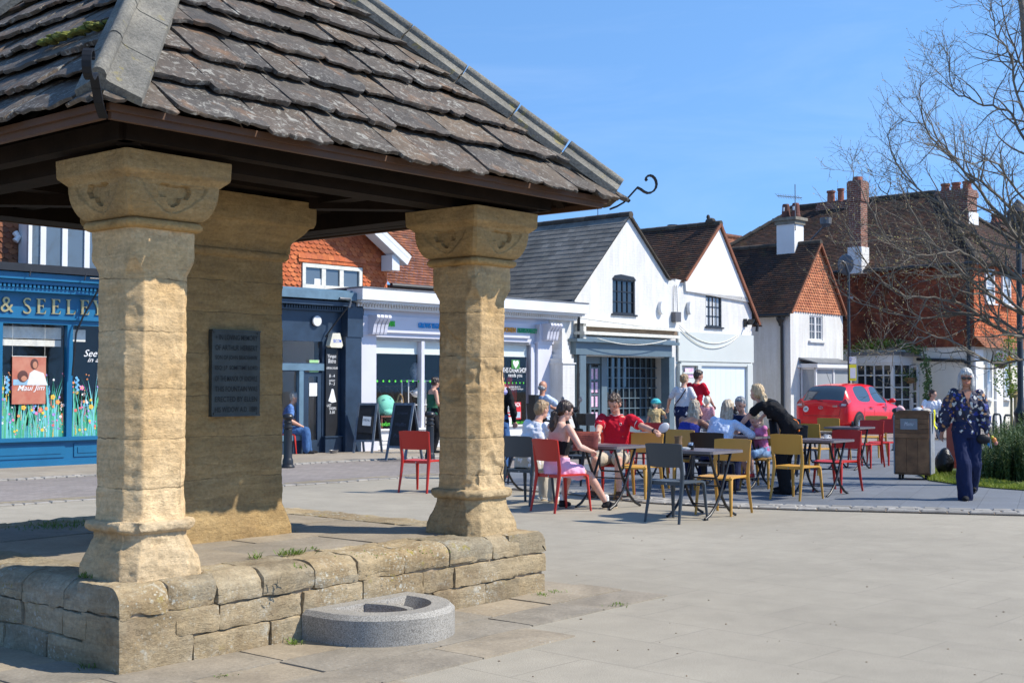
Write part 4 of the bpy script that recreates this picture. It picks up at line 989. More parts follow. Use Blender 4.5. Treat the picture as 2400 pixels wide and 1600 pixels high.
# orange gable with its window and white bargeboard
vg = 1.3; zb = Z(800, 676, vg)
ug0, ug1 = U(560, vg), U(906, vg); wa, wb_, wz0, wz1 = U(706, vg), U(846, vg), Z(776, 679, vg), Z(776, 622, vg)
gtop = Z(890, 560, vg); ap = (ug0 + ug1) / 2
slope = (Z(893, 560, vg) - Z(948, 612, vg)) / (U(948, vg) - U(893, vg))
def hi(s): return ug1 - max(0, (zb + s) - Z(906, 600, vg)) / slope * .5
zap = Z(906, 575, vg) + (ug1 - ap) * slope
b = MB(); wall_u(b, [(ug0, zb - .4), (ug1, zb - .4), (ug1, Z(906, 585, vg)), (ap, zap), (ug0, Z(906, 585, vg))], [rect(wa, wb_, wz0, wz1)], vg, vg + .2); b.build('gable_wall', m_torange, bi)
b = MB()
class _: pass
S_ = zap - zb
def lo_(s): return max(ug0, ap - (zap - zb - s) / slope)
def hi_(s): return min(ug1, ap + (zap - zb - s) / slope)
sW0, sW1 = wz0 - zb, wz1 - zb
tiles(b, (0, vg, zb), (1, 0, 0), (0, 0, 1), (0, -1, 0), lo_, lambda s: min(hi_(s), wa - .03) if s < sW1 + .12 else hi_(s), S_, .165, .10, 21, .022, .014, tip=1)
tiles(b, (0, vg, zb), (1, 0, 0), (0, 0, 1), (0, -1, 0), lambda s: max(lo_(s), wb_ + .03), hi_, sW1 + .12, .165, .10, 22, .022, .014, tip=1)
tiles(b, (0, vg - .02, wz1 + .02), (1, 0, 0), (0, 0, 1), (0, -1, 0), lambda s: wa - .12, lambda s: wb_ + .12, .18, .165, .09, 23, .03, .014)
b.build('hung_tiles', m_torange, bi)
w_ = window(bi, wa, wb_, wz0, wz1, vg - .04, 3, 1, m_oldwhite, m_glassb, .09, .12, .1)
bb = MB(); P, Q = Vector((U(948, vg - .35), vg - .35, Z(948, 612, vg - .35))), Vector((ap, vg - .35, Z(948, 612, vg - .35) + (U(948, vg - .35) - ap) * slope))
bb.beam(P, Q, .35, .26); bb.beam(P + Vector((0, -.12, .1)), Q + Vector((0, -.12, .1)), .12, .10); bb.box(U(897, vg) - .1, U(897, vg) + .14, vg - .45, vg - .05, Z(897, 636, vg), Z(897, 600, vg)); bb.build('bargeboard', m_white, bi)
b = MB(); lr = Vector((-1, 0, slope)).normalized(); L_ = (Q - P).length + .2
tiles(b, P + Vector((.12, -.15, .12)), (0, 1, 0), lr, Vector((slope, 0, 1)), lambda s: 0, lambda s: 6.5, L_, .165, .11, 25); b.build('roof', m_tmid, bi)
b = MB(); P2 = Vector((2 * ap - P.x - .12, P.y - .15, P.z + .12)); tiles(b, P2, (0, 1, 0), (1, 0, slope), Vector((-slope, 0, 1)), lambda s: 0, lambda s: 6.5, L_, .165, .11, 26); b.build('roof', m_tmid, bi)
# ---------------------------------------------------------------- charity shop
ox = bldg('charity_shop', U(1000), 0, 'single storey white charity shop with bracketed cornice and coloured fascia words', 'shop')
q = lambda px, py, v=0.: (U(px, v), Z(px, py, v))
c0, c1 = a1 + .18, U(1286); 
W1 = (U(878), U(1165), Z(940, 1004), Z(940, 798)); W2 = (U(1180), U(1242), Z(1200, 1000), Z(1200, 806))
b = MB(); wall_u(b, rect(U(852) + .003, c1, 0, Z(1000, 716)), [rect(*W1), rect(*W2)], .0, .14); b.build('shopfront', m_lilac, ox)
part(ox, 'stall_riser', m_white, lambda b: [ (b.box(a, c, -.03, -.003, .02, W1[2] - .04), b.box(a + .12, c - .12, -.045, -.031, .14, W1[2] - .16), b.box(a + .20, c - .20, -.06, -.046, .22, W1[2] - .24)) for a, c in ((U(878), U(1000)), (U(1002), U(1165)), (U(1180), U(1242)))])
part(ox, 'window_sill', m_white, lambda b: (b.box(U(876), U(1248), -.09, -.003, W1[2] - .035, W1[2] + .01)))
for a, c, y in ((838, 874, 780), (1253, 1286, 800)):
    b = MB()
    if 1:
        A, B_ = U(a), U(c); b.box(A, B_, -.12, -.003, 0, Z(a, y + 5)); b.box(A - .03, B_ + .03, -.15, -.003, Z(a, y + 5), Z(a, y)); b.box(A - .03, B_ + .03, -.15, -.12, 0, .25)
        b.box(A + .02, B_ + .02, -.16, -.003, Z(a, y), Z(a, y - 40))
        yy = [(0, 0), (-.34, 0), (-.36, -.06), (-.31, -.13), (-.25, -.2), (-.22, -.3), (-.2, -.4), (-.18, -.44), (0, -.44)]
        for k in range(4):
            x = B_ - .03 - .4 + k * .12 if a > 1000 else A + .18 + k * .115
            b.yz([(v_ - .12, Z(a, y - 42) + z_) for v_, z_ in yy], x, x + .085)
    b.build('pilaster', m_lilac, ox)
def f(b):
    uA, uB = U(812), U(1344); z = lambda y: Z(1000, y)
    b.box(uA + .1, uB - .12, -.22, -.003, z(733), z(722)); b.box(uA + .04, uB - .06, -.46, -.003, z(721), z(716)); b.box(uA, uB, -.55, -.003, z(715.5), z(691))
    dentils(b, uA + .1, uB - .15, -.225, z(729), z(722), .05, .035, .05); dentils(b, uA + .1, uB - .15, -.40, z(721) - .03, z(721) - .003, .03, .05, .04)
part(ox, 'cornice', m_white, f)
part(ox, 'flat_roof', m_lead, lambda b: b.box(U(812), U(1344), -.56, 1.28, Z(1000, 690.5), Z(1000, 687)))
fz0, fz1 = Z(1000, 783), Z(1000, 746)
fa = part(ox, 'fascia_board', m_lilac, lambda b: b.box(U(878), U(1238), -.06, -.003, fz0, fz1))
hz = (fz1 - fz0); zc = lambda px: Z(px, 757.5 + (px - 900) * .052, -.08)
def wd(nm, txt, px0, px1, col, hgt=.13, wide=None, bold=.008):
    part(fa, nm, pm(nm + '_paint', col, .5, var=0), lambda b: put_text(b, txt, (U(px0, -.07), -.09, zc((px0 + px1) / 2) - hgt / 2), (1, 0, 0), (0, 0, 1), U(px1, -.07) - U(px0, -.07), hgt, bold=bold, thick=.025))
wd('green_lettering', 'OXFAM', 893, 924, (.05, .52, .03), .135, bold=.03)
lg = part(ox, 'round_logo', pm('logo_green', (.05, .52, .03), .5, var=0), lambda b: b.tube([(U(883), -.065, zc(883)), (U(883), -.10, zc(883))], .135, 20))
part(lg, 'logo_mark', m_wlet, lambda b: (b.lathe([(.04, -.004), (.055, -.004), (.055, .004), (.04, .004), (.04, -.004)], (0, 0, 0), 16), b.box(-.012, .012, -.1, -.055, -.004, .004))).matrix_parent_inverse = Matrix.Identity(4)
lm = lg.children[0]; off_ = ORG[ox.name]; lm.data.transform(Matrix.Translation(Vector((U(883), -.104, zc(883) + .03)) - off_ + off_) @ Matrix.Rotation(-pi / 2, 4, 'X')) if False else None
for v_ in lm.data.vertices: c_ = v_.co + off_; v_.co = Vector((U(883) + c_.x, -.104 + c_.z, zc(883) + .02 + c_.y)) - off_
wd('blue_lettering', 'GROWS VEGETABLES', 980, 1055, (.02, .32, .72)); wd('orange_lettering', 'EMPOWERS WOMEN', 1128, 1208, (.75, .33, .03)); wd('deep_green_lettering', 'FIGHTS POVERTY', 1213, 1258, (.02, .36, .16), .125)
part(ox, 'louvre_strip', m_lead, lambda b: [b.box(U(876), U(1240), -.03, -.004, Z(1000, 791.5) - .03 - .022 * i, Z(1000, 791.5) - .018 - .022 * i) for i in range(4)])
for a, c, z0_, z1_ in ((985, 992, W1[2], W1[3]), (1090, 1096, W1[2], W1[3]), (1242, 1252, 0, Z(1250, 806))): part(ox, 'mullion', m_lilac, lambda b: b.box(U(a), U(c), -.045, .1, z0_, z1_))
part(ox, 'blinds', pm('roller_blind', (.66, .70, .66), .8, var=.04), lambda b: [(b.box(a, c, .10, .12, Z(940, 826), Z(940, 798)), b.box(a, c, .09, .13, Z(940, 829), Z(940, 826))) for a, c in ((U(878), U(985)), (U(992), U(1090)), (U(1096), U(1165)), (U(1180), U(1241)))])
g1 = part(ox, 'pane', m_shop, lambda b: (b.box(W1[0], W1[1], .045, .055, W1[2], W1[3])))
g2 = part(ox, 'pane', m_shop, lambda b: (b.box(W2[0], W2[1], .045, .055, W2[2], W2[3])))
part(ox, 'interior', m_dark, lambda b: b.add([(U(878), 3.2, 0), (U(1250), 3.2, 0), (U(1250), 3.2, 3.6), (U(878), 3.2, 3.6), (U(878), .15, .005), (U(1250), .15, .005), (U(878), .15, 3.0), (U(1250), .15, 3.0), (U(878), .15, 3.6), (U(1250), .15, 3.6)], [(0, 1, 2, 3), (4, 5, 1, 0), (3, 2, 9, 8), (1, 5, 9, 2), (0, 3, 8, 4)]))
part(ox, 'side_wall', m_wrend, lambda b: (b.box(c0, c1, 7.8, 8, 0, 3.3), b.box(c1 - .2, c1, 3.3, 7.8, 0, 3.3), b.box(c0, c0 + .2, 3.3, 7.8, 0, 3.3)))
m_gl = pm('green_glass_print', (.10, .62, .05), .5, var=0)
def f(b):
    for i in range(11): b.tube([(U(881) + (U(984) - U(881)) * (i + .4) / 7.4, .036, Z(930, 893)), (U(881) + (U(984) - U(881)) * (i + .4) / 7.4, .042, Z(930, 893))], .028, 8)
    for i in range(6): b.tube([(W2[0] + .1 + i * .14, .036, Z(1210, 897)), (W2[0] + .1 + i * .14, .042, Z(1210, 897))], .022, 8)
    put_text(b, 'www.oxfam.org.uk', (U(879), .04, Z(900, 1001)), (1, 0, 0), (0, 0, 1), U(939) - U(879), .13); put_text(b, 'www.oxfam.org.uk', (U(1188), .04, Z(1200, 996)), (1, 0, 0), (0, 0, 1), U(1240) - U(1188), .12)
part(g1, 'green_window_print', m_gl, f)
def f(b):
    put_text(b, 'THIS OXFAM SHOP', (U(1181), .04, Z(1200, 873)), (1, 0, .0), (0, 0, 1), U(1236) - U(1181), .13, bold=.01); put_text(b, 'needs you', (U(1194), .04, Z(1210, 886)), (1, 0, 0), (0, 0, 1), U(1226) - U(1194), .13)
    put_text(b, 'ASK INSIDE OR GO TO', (U(1195), .04, Z(1210, 909)), (1, 0, 0), (0, 0, 1), U(1222) - U(1195), .05); put_text(b, 'oxfam.org.uk/volunteer', (U(1190), .04, Z(1210, 914)), (1, 0, 0), (0, 0, 1), U(1229) - U(1190), .05)
part(g2, 'white_window_print', m_wlet, f)
pgn = part(ox, 'green_poster', pm('poster_green', (.06, .26, .05), .5, var=.3, vs=8), lambda b: b.box(U(1201), U(1220), .03, .035, Z(1210, 864), Z(1210, 843)))
part(pgn, 'white_heart', m_wlet, lambda b: b.xz([(U(1210.5) + .13 * x, Z(1210, 853) + .14 * z) for x, z in ((0, -.8), (.6, -.2), (.85, .25), (.7, .6), (.35, .68), (0, .38), (-.35, .68), (-.7, .6), (-.85, .25), (-.6, -.2))], .022, .028))
pr = part(ox, 'red_poster', pm('poster_red', (.62, .02, .03), .5, var=.1), lambda b: b.box(U(1203), U(1223), .03, .035, Z(1210, 982), Z(1210, 942)))
part(pr, 'poster_word', m_wlet, lambda b: put_text(b, 'GAZA', (U(1204.5), .026, Z(1205, 953)), (1, 0, 0), (0, 0, 1), U(1222) - U(1205), .11, bold=.02))
part(pr, 'poster_photo', pm('poster_rubble', (.30, .45, .62), .5, var=.6, vs=14, col2=(.5, .48, .44)), lambda b: b.box(U(1204.5), U(1221.5), .024, .028, Z(1210, 979), Z(1210, 965)))
pw = part(ox, 'white_poster', m_paper, lambda b: (b.box(U(1180), U(1201), .03, .035, Z(1190, 997), Z(1190, 940)), b.box(U(1176), U(1190), .03, .035, Z(1190, 936), Z(1190, 907))))
def f(b):
    for i in range(9): b.box(U(1182), U(1199) - (i % 3) * .03, .024, .028, Z(1190, 947 + 3.2 * i), Z(1190, 945.8 + 3.2 * i))
    put_text(b, 'APPEAL', (U(1177), .026, Z(1180, 922)), (1, 0, 0), (0, 0, 1), U(1189) - U(1177), .07)
part(pw, 'poster_text', pm('dark_print', (.10, .10, .16), .6), f)
part(pw, 'red_bands', pm('red_print', (.62, .03, .03), .6), lambda b: (b.box(U(1180.5), U(1200.5), .024, .028, Z(1190, 969), Z(1190, 965)), b.box(U(1180.5), U(1200.5), .024, .028, Z(1190, 977), Z(1190, 973))))
# buttress and sloping brick shoulder beside the charity shop
bt = bldg('brick_buttress', U(1310), 0, 'white brick buttress with sloping shoulder at the right end of the charity shop', 'buttress')
u0, u1, u2 = U(1287), U(1323), U(1344)
b = MB(); zz = Z(1310, 850, -.6)
ua, ub = FP(1319, 900, -.57)[0], FP(1347, 900, -.57)[0]; zz = FP(1319, 852, -.57)[1]; zt_ = FP(1322, 762, -.2)[1]
b.box(ua, ub, -.57, -.005, 0, zz); b.box(ua - .03, ub + .03, -.60, -.004, zz, zz + .03)
for i in range(9):
    t0, t1 = i / 9, (i + 1) / 9; z0_, z1_ = zz + .03 + (zt_ - zz) * t0, zz + .03 + (zt_ - zz) * t1; k = t0 ** .7; b.box(ua + .42 * k, ub - .02, -.55 + .36 * k, -.006, z0_, z1_)
b.build('lower_stage', m_wbrick, bt); part(bt, 'upper_wall', m_wbrick, lambda b: b.box(u0 + .003, u2 - .003, -.004, .14, 0, Z(1310, 740)))
# ---------------------------------------------------------------- plain roof over the back of the charity shop
# slope facing the street
rb = bldg('tiled_back_house', U(1000, 1.4), 1.4, 'weathered red tiled roof and black gutter rising behind the charity shop', 'house')
e0, e1, ez = U(906, 1.4) + .02, U(1172, 1.4), Z(950, 668, 1.4)
part(rb, 'wall', m_redbrick, lambda b: (b.box(e0 + .1, e1, 1.6, 1.8, ez - .55, ez), b.box(e0 + .1, e1, 7.3, 7.5, 0, ez)))
b = MB(); tiles(b, (0, 1.35, ez), (1, 0, 0), (0, .72, .70), (0, -.70, .72), lambda s: e0, lambda s: e1, 4.2, .165, .11, 33); tiles(b, (0, 1.35 + 6.05, ez), (1, 0, 0), (0, -.72, .70), (0, .70, .72), lambda s: e0, lambda s: e1, 4.2, .165, .11, 34); b.build('roof', m_tred, rb)
drain(rb, 'gutter', [(e0 + .02, 1.28, ez - .04), (e1, 1.28, ez - .04)], .06)
# ================================================================ slate gabled house
h1 = bldg('gabled_house', U(1465), 0, 'white brick house with grey slate roof above the blue-grey latticed shop window', 'house')
A0, A1 = U(1345), U(1585)
apx, apz = FP(1473, 508); el = Z(1345, 698); er = FP(1563, 652); 
sl_ = (apz - el) / (apx - A0)
wu0, wu1, wz0, wz1 = U(1436), U(1489), Z(1460, 736), Z(1460, 655)
outline = [(A0 + .003, 0), (A1 - .003, 0), (A1 - .003, Z(1585, 660)), (er[0], er[1]), (apx, apz), (A0 + .003, el)]
sh0, sh1, sz1 = U(1368), U(1576), Z(1460, 836)
b = MB(); wall_u(b, outline, [rect(wu0, wu1, wz0, wz1), rect(sh0, sh1, .05, sz1)], .0, .25)
b.build('front_wall', m_wbrick, h1)
part(h1, 'side_wall', m_wbrick, lambda b: (b.box(A0 + .01, A0 + .25, .25, 6.5, 0, el - .05), b.box(A1 - .26, A1 - .01, .25, 6.5, 0, er[1]), b.box(A0, A1 - .01, 6.3, 6.5, 0, el - .05)))
w = window(h1, wu0, wu1, wz0, wz1, .03, 4, 3, m_gblue if 0 else m_black, m_glass, .05, .028, .08, .08)
part(h1, 'window_head', m_black, lambda b: b.xz([(wu0 - .02, wz1), (wu1 + .03, wz1), (wu1 - .1, wz1 + .10), (wu0 + .35, wz1 + .14), (wu0 + .1, wz1 + .10)], -.03, .0))
def roofpair(par, u0, zl, ua, za, u1, zr_, v0, v1, mat, tw, ex, seed, ridge, th=.020, lift=.028):
    for (ub, zb_, sgn, sd) in ((u0, zl, 1, seed), (u1, zr_, -1, seed + 1)):
        d = Vector((ua - ub, 0, za - zb_)); L = d.length; d.normalize(); n = Vector((-d.z, 0, d.x)) * sgn
        n = n if n.z > 0 else -n
        b = MB(); P = Vector((ub, v0, zb_)) - d * .10 + n * .03
        tiles(b, P, (0, 1, 0), d, n, lambda s: 0, lambda s: v1 - v0, L + .10, tw, ex, sd, lift, th); o = b.build('roof_slope', mat, par)
        part(o, 'roof_deck', m_dark, lambda b: b.add([Vector((ub, v0 + .02, zb_)), Vector((ub, v1, zb_)), Vector((ua, v1, za)), Vector((ua, v0 + .02, za))], [(0, 1, 2, 3)]))
    b = MB(); v = v0
    while v < v1:
        e = min(v + .42, v1); b.tube([(ua, v, za + .03), (ua, e - .01, za + .035)], .10, 10); v = e
    b.build('ridge', ridge, par, auto=40)
roofpair(h1, A0 - .12, el - .14, apx, apz + .02, er[0], er[1] - .02, -.10, 6.5, m_slate, .26, .20, 41, m_ridge, .010, .012)
part(h1, 'verge_edge', m_ridge, lambda b: (b.beam((apx, -.07, apz + .02), (er[0] + .02, -.07, er[1]), .06, .04),))
drain(h1, 'mast', [(U(1402, 3), 3, apz - .8), (U(1402, 3), 3, Z(1402, 488, 3))], .012)
# gutter and downpipe at the left corner
part(h1, 'gutter', m_black, lambda b: b.tube([(A0 - .20, -.15, el - .12), (A0 - .20, 6.4, el - .12)], .07, 8))
drain(h1, 'downpipe', [(A0 - .18, -.12, el - .20), (A0 + .0, -.14, el - .32), (A0 + .04, -.14, el - .45), (A0 + .04, -.14, 1.9), (A0 + .02, -.14, 1.7), (A0 + .02, -.14, .03)], .045)
# shopfront: awning housing, fascia, pilasters, door, lattice window
v_ = -.32
def f(b):
    z = lambda y: Z(1480, y)
    b.box(U(1368, v_), U(1590, v_), v_, -.003, z(772), z(765)); b.box(U(1366, v_), U(1591, v_), v_ - .06, -.003, z(790), z(783)); b.box(U(1368, v_), U(1585, v_), v_ + .03, -.003, z(799), z(795))
    b.box(U(1368, v_), U(1374, v_), v_, -.003, z(800), z(765))
part(h1, 'awning_housing', m_oldwhite, f)
part(h1, 'awning_recess', pm('brown_wood', (.20, .14, .09), .8, var=.3), lambda b: b.box(U(1372, -.2), U(1588, -.2), -.2, -.003, Z(1480, 783), Z(1480, 772)))
part(h1, 'fascia_board', m_gblue, lambda b: (b.box(U(1358, v_), U(1583, v_), -.20, -.003, Z(1470, 834), Z(1470, 806)), b.box(U(1352, v_), U(1592, v_), -.34, -.003, Z(1470, 806), Z(1470, 799))))
part(h1, 'left_post', m_gblue, lambda b: (b.box(U(1359, -.2), U(1375, -.2), -.18, .3, .05, Z(1470, 834)),))
part(h1, 'right_post', m_gblue, lambda b: (b.box(U(1570, -.2), U(1582, -.2), -.18, .12, .05, Z(1470, 834)),))
iv = .55
part(h1, 'recess', m_gblue, lambda b: (b.box(sh0, sh1, .26, iv + .1, sz1, sz1 + .05), b.box(sh1 - .04, sh1, .12, iv, .05, sz1), b.box(sh0 - .02, sh0 + .02, .3, iv, .05, sz1), b.box(U(1405, iv), U(1418, iv), iv - .08, iv + .04, 0, sz1), b.box(sh0, U(1405, iv), iv - .04, iv + .05, Z(1390, 852, iv), sz1)))
du0, du1 = U(1380, iv), U(1405, iv)
dd = part(h1, 'door', m_gblue, lambda b: (b.box(du0, du0 + .07, iv - .03, iv + .03, .05, Z(1390, 855, iv)), b.box(du1 - .08, du1, iv - .03, iv + .03, .05, Z(1390, 855, iv)), [b.box(du0 + .07, du1 - .08, iv - .02, iv + .02, z - .02, z + .02) for z in (.4, .85, 1.25, 1.65, 2.0)], b.box(du0 + .22, du0 + .245, iv - .02, iv + .02, .4, 2.0), b.box(du0 + .07, du1 - .08, iv - .028, iv + .02, .05, .4)))
part(dd, 'pane', m_glass, lambda b: b.box(du0 + .05, du1 - .05, iv + .03, iv + .04, .4, Z(1390, 860, iv)))
m_pink = pm('pink_print', (.62, .22, .50), .6, var=.5, vs=16, col2=(.75, .72, .75))
part(dd, 'posters', m_pink, lambda b: [b.box(du0 + .085 + i * .2, du0 + .20 + i * .2, iv - .005, iv + .005, z, z + .3) for i in (0, 1) for z in (.45, .9, 1.3, 1.68)])
lw0, lw1, lz0, lz1 = U(1418, iv), sh1 - .04, .55, sz1 + .0
def f(b):
    W = lw1 - lw0; H = lz1 - lz0
    for i in range(1, 9): x = lw0 + W * i / 9; b.box(x - .014, x + .014, iv - .025, iv + .02, lz0, lz1)
    for j in range(0, 6): z = lz0 + H * (j + .0) / 6 + (.03 if j == 0 else 0); b.box(lw0, lw1, iv - .03, iv + .02, z - .014, z + .014)
    b.box(lw0, lw1, iv - .06, iv + .02, lz0 - .08, lz0)
part(h1, 'lattice_window', m_gblue, f)
part(h1, 'pane', m_glass, lambda b: b.box(lw0, lw1, iv + .03, iv + .04, lz0, lz1))
part(h1, 'stall_riser', m_gblue, lambda b: b.box(lw0, lw1, iv - .04, iv + .02, .05, lz0 - .08))
part(h1, 'pendant_lamp', m_black, lambda b: b.lathe([(.03, .2), (.05, .12), (.22, .02), (.24, 0), (.2, 0)], (U(1508, iv), iv + .02, Z(1500, 880, iv)), 14, 1, .1))
def albox(par, px, py, w_, h_, v=0): 
    u, z = FP(px, py, v); return part(par, 'alarm_box', m_white, lambda b: b.xz([(u + w_ * .5 * cos(a) * (1 if abs(cos(a)) < .7 else 1), z + h_ * .5 * sin(a)) for a in [2 * pi * i / 16 for i in range(16)]], v - .12, v - .003))
albox(h1, 1547, 721, .26, .40)
part(h1, 'alarm_box', pm('grey_plastic', (.10, .10, .11), .5), lambda b: b.box(U(1580, -.1), U(1593, -.1), -.16, -.003, Z(1587, 755), Z(1587, 732)))
def cable(par, pts, r=.012, m=None): b = MB(); b.tube(pts, r, 5); return b.build('cable', m or m_oldwhite, par)
def sagc(px0, py0, px1, py1, sag, v=-.05, k=14):
    a, c = FP(px0, py0, v), FP(px1, py1, v)
    return [(a[0] + (c[0] - a[0]) * i / k, v, a[1] + (c[1] - a[1]) * i / k - sag * 4 * (i / k) * (1 - i / k)) for i in range(k + 1)]
cable(h1, sagc(1400, 792, 1562, 797, .16, -.42)); cable(h1, sagc(1350, 742, 1580, 770, .02, -.02), .008)
cable(h1, sagc(1580, 668, 1578, 740, 0, -.03), .01, m_lead); cable(h1, sagc(1586, 668, 1588, 735, 0, -.03), .01, m_lead)
# ================================================================ tiled gable house with boarded window
h2 = bldg('gabled_house', U(1680), .0, 'white house with brown tiled roof and a wide pale boarded shopfront', 'house')
B0, B1 = A1 + .003, U(1764)
ax2, az2 = FP(1683, 530); l2 = FP(1601, 657); r2 = FP(1762, 740)
wu0, wu1, wz0, wz1 = U(1656), U(1693), Z(1675, 766), Z(1675, 694)
gz = Z(1690, 858)
outline = [(B0, 0), (B1, 0), (B1, r2[1] + .1), (ax2, az2), (l2[0], l2[1]), (B0, l2[1] + .02)]
b = MB(); wall_u(b, outline, [rect(wu0, wu1, wz0, wz1)], .02, .27); b.build('front_wall', m_wbrick, h2)
b = MB(); p_ = [(l2[0] + .1, Z(1601, 682)), (U(1750), Z(1750, 697)), (B1 - .25, r2[1] + .42), (ax2, az2 - .04), (l2[0] + .04, l2[1] + .03)]
wall_u(b, p_, [], -.05, .018); b.build('gable_render', m_wrend, h2)
part(h2, 'side_wall', m_wbrick, lambda b: (b.box(B1 - .25, B1 - .002, .27, 6.5, 0, r2[1]), b.box(B0 + .002, B0 + .25, .27, 6.5, 0, l2[1]), b.box(B0 + .003, B1, 6.3, 6.5, 0, 3.4)))
window(h2, wu0, wu1, wz0, wz1, .04, 4, 3, m_black, m_glassc, .045, .024, .08, .08)
part(h2, 'curtains', m_paper, lambda b: [b.box(wu0 + .1 + i * .12, wu0 + .15 + i * .12, .075, .078, wz0 + .06, wz1 - .06) for i in range(5)])
roofpair(h2, l2[0] - .02, l2[1] - .03, ax2, az2 + .04, r2[0] + .32, r2[1] - .28, -.12, 6.5, m_tbrown, .165, .10, 51, m_ridge)
part(h2, 'verge_edge', m_tmid, lambda b: (b.beam((ax2, -.10, az2 + .05), (r2[0] + .32, -.10, r2[1] - .28), .06, .09), b.beam((ax2, -.10, az2 + .05), (l2[0], -.10, l2[1]), .06, .09)))
part(h2, 'finial', m_ridge, lambda b: (b.ell((ax2 - .05, .25, az2 + .16), (.12, .2, .12), 8, 6), b.ell((ax2 - .1, .3, az2 + .30), (.06, .06, .08), 8, 6)))
part(h2, 'signboard', m_gpale, lambda b: b.box(B0 + .02, B1 - .04, -.07, -.003, Z(1680, 848), Z(1680, 782)))
part(h2, 'shop_frame', m_gpale, lambda b: (b.box(B0 + .02, B0 + .12, -.12, -.003, 0, Z(1590, 852)), b.box(U(1745), U(1757), -.12, -.003, 0, gz + .06), b.box(B0 + .12, U(1757), -.10, -.003, gz, gz + .10), b.box(U(1630), U(1638), -.10, -.003, 0, gz), b.box(U(1597), U(1630), -.06, -.003, 0, .45)))
bd0, bd1 = U(1638), U(1745)
part(h2, 'boarding', m_board, lambda b: [b.box(bd0 + (bd1 - bd0) * i / 9 + .003, bd0 + (bd1 - bd0) * (i + 1) / 9 - .003, -.035, -.003, .02, gz) for i in range(9)])
d2 = part(h2, 'door', m_gpale, lambda b: (b.box(U(1600), U(1627), -.03, -.003, .45, gz - .25), b.box(U(1598), U(1629), -.07, -.003, gz - .25, gz - .2)))
part(d2, 'notice', m_pink, lambda b: b.box(U(1603), U(1623), -.04, -.031, Z(1610, 885), Z(1610, 862)))
albox(h2, 1613, 722, .20, .40, -.0)
part(h2, 'wall_bracket', m_black, lambda b: (b.box(U(1744), U(1749), -.05, .02, Z(1746, 766), Z(1746, 747)), b.xz([(U(1745), Z(1746, 762)), (U(1757, -.1), Z(1752, 748)), (U(1757, -.1), Z(1752, 752))], -.3, -.05)))
cable(h2, sagc(1592, 762, 1732, 782, .42, -.09)); cable(h2, sagc(1592, 768, 1732, 786, .50, -.10))
ch = part(h2, 'chimney', m_redbrick, lambda b: (b.box(U(1559, 5.5), U(1601, 5.5), 5.2, 5.9, 4, Z(1580, 545, 5.5)), b.box(U(1555, 5.5), U(1605, 5.5), 5.1, 6.0, Z(1580, 545, 5.5), Z(1580, 541, 5.5)), b.box(U(1562, 5.5), U(1598, 5.5), 5.25, 5.85, Z(1580, 541, 5.5), Z(1580, 537, 5.5))))
part(ch, 'chimney_pot', m_black, lambda b: b.lathe([(.16, 0), (.16, .12), (.2, .13), (.2, .2), (0, .2)], (U(1578, 5.5), 5.5, Z(1578, 540, 5.5)), 12))
drain(h2, 'gutter_end', [(B1 + .05, -.1, r2[1] - .25), (B1 + .14, -.1, r2[1] - .3), (B1 + .10, -.1, r2[1] - .5)], .05)
# ================================================================ cottage with the tile-hung gable
vc = .5
h3 = bldg('cottage', U(1913, vc), vc, 'white cottage with an orange tile-hung gable behind the red car', 'house')
C0, C1 = U(1853, vc), U(1976, vc)
ax3, az3 = FP(1917, 577, vc); ez3 = Z(1855, 727, vc); ezr = Z(1972, 735, vc)
wu0, wu1, wz0, wz1 = U(1898, vc), U(1929, vc), Z(1913, 797, vc), Z(1913, 740, vc)
dr0, dr1, dz1 = U(1872, vc), U(1893, vc), Z(1882, 862, vc)
b = MB(); wall_u(b, [(C0, 0), (C1, 0), (C1, ezr), (ax3, az3), (C0, ez3)], [rect(wu0, wu1, wz0, wz1), rect(dr0, dr1, 0.0 + .05, dz1)], vc, vc + .25); b.build('front_wall', m_wbrick, h3)
part(h3, 'side_wall', m_cream if 0 else m_wbrick, lambda b: (b.box(C0 - .0 + .003, C0 + .25, vc + .25, vc + 8, 0, ez3), b.box(C1 - .25, C1 - .003, vc + .25, vc + 8, 0, ezr), b.box(C0 + .003, C1 - .003, vc + 7.8, vc + 8, 0, ezr)))
roofpair(h3, C0 - .14, ez3 - .12, ax3, az3 + .10, C1 + .16, ezr - .18, vc - .14, vc + 8, m_tbrown, .165, .10, 61, m_ridge)
b = MB(); zb3 = ez3 - .05
sl3 = (az3 - zb3) / (ax3 - C0); sr3 = (az3 - zb3) / (C1 - ax3)
tiles(b, (0, vc - .02, zb3), (1, 0, 0), (0, 0, 1), (0, -1, 0), lambda s: C0 - .04 + s / sl3, lambda s: C1 + .04 - s / sr3, az3 - zb3, .165, .10, 65, .024, .014, tip=2)
b.build('hung_tiles', tile_mat('gable_clay_tile', [(.44, .16, .075), (.36, .12, .06), (.50, .20, .10), (.40, .14, .065)], 0, dark=.8), h3)
part(h3, 'verge_edge', m_tmid, lambda b: (b.beam((ax3, vc - .12, az3 + .08), (C1 + .14, vc - .12, ezr - .18), .08, .07), b.beam((ax3, vc - .12, az3 + .08), (C0 - .12, vc - .12, ez3 - .1), .08, .07)))
window(h3, wu0, (wu0 + wu1) / 2, wz0, wz1, vc + .03, 2, 3, m_white, m_glassb, .05, .02, .08); window(h3, (wu0 + wu1) / 2 + .003, wu1, wz0, wz1, vc + .03, 2, 3, m_white, m_glassb, .05, .02, .08, None)
part(h3, 'window_sill', m_white, lambda b: b.box(wu0 - .08, wu1 + .12, vc - .08, vc - .003, wz0 - .09, wz0 - .02))
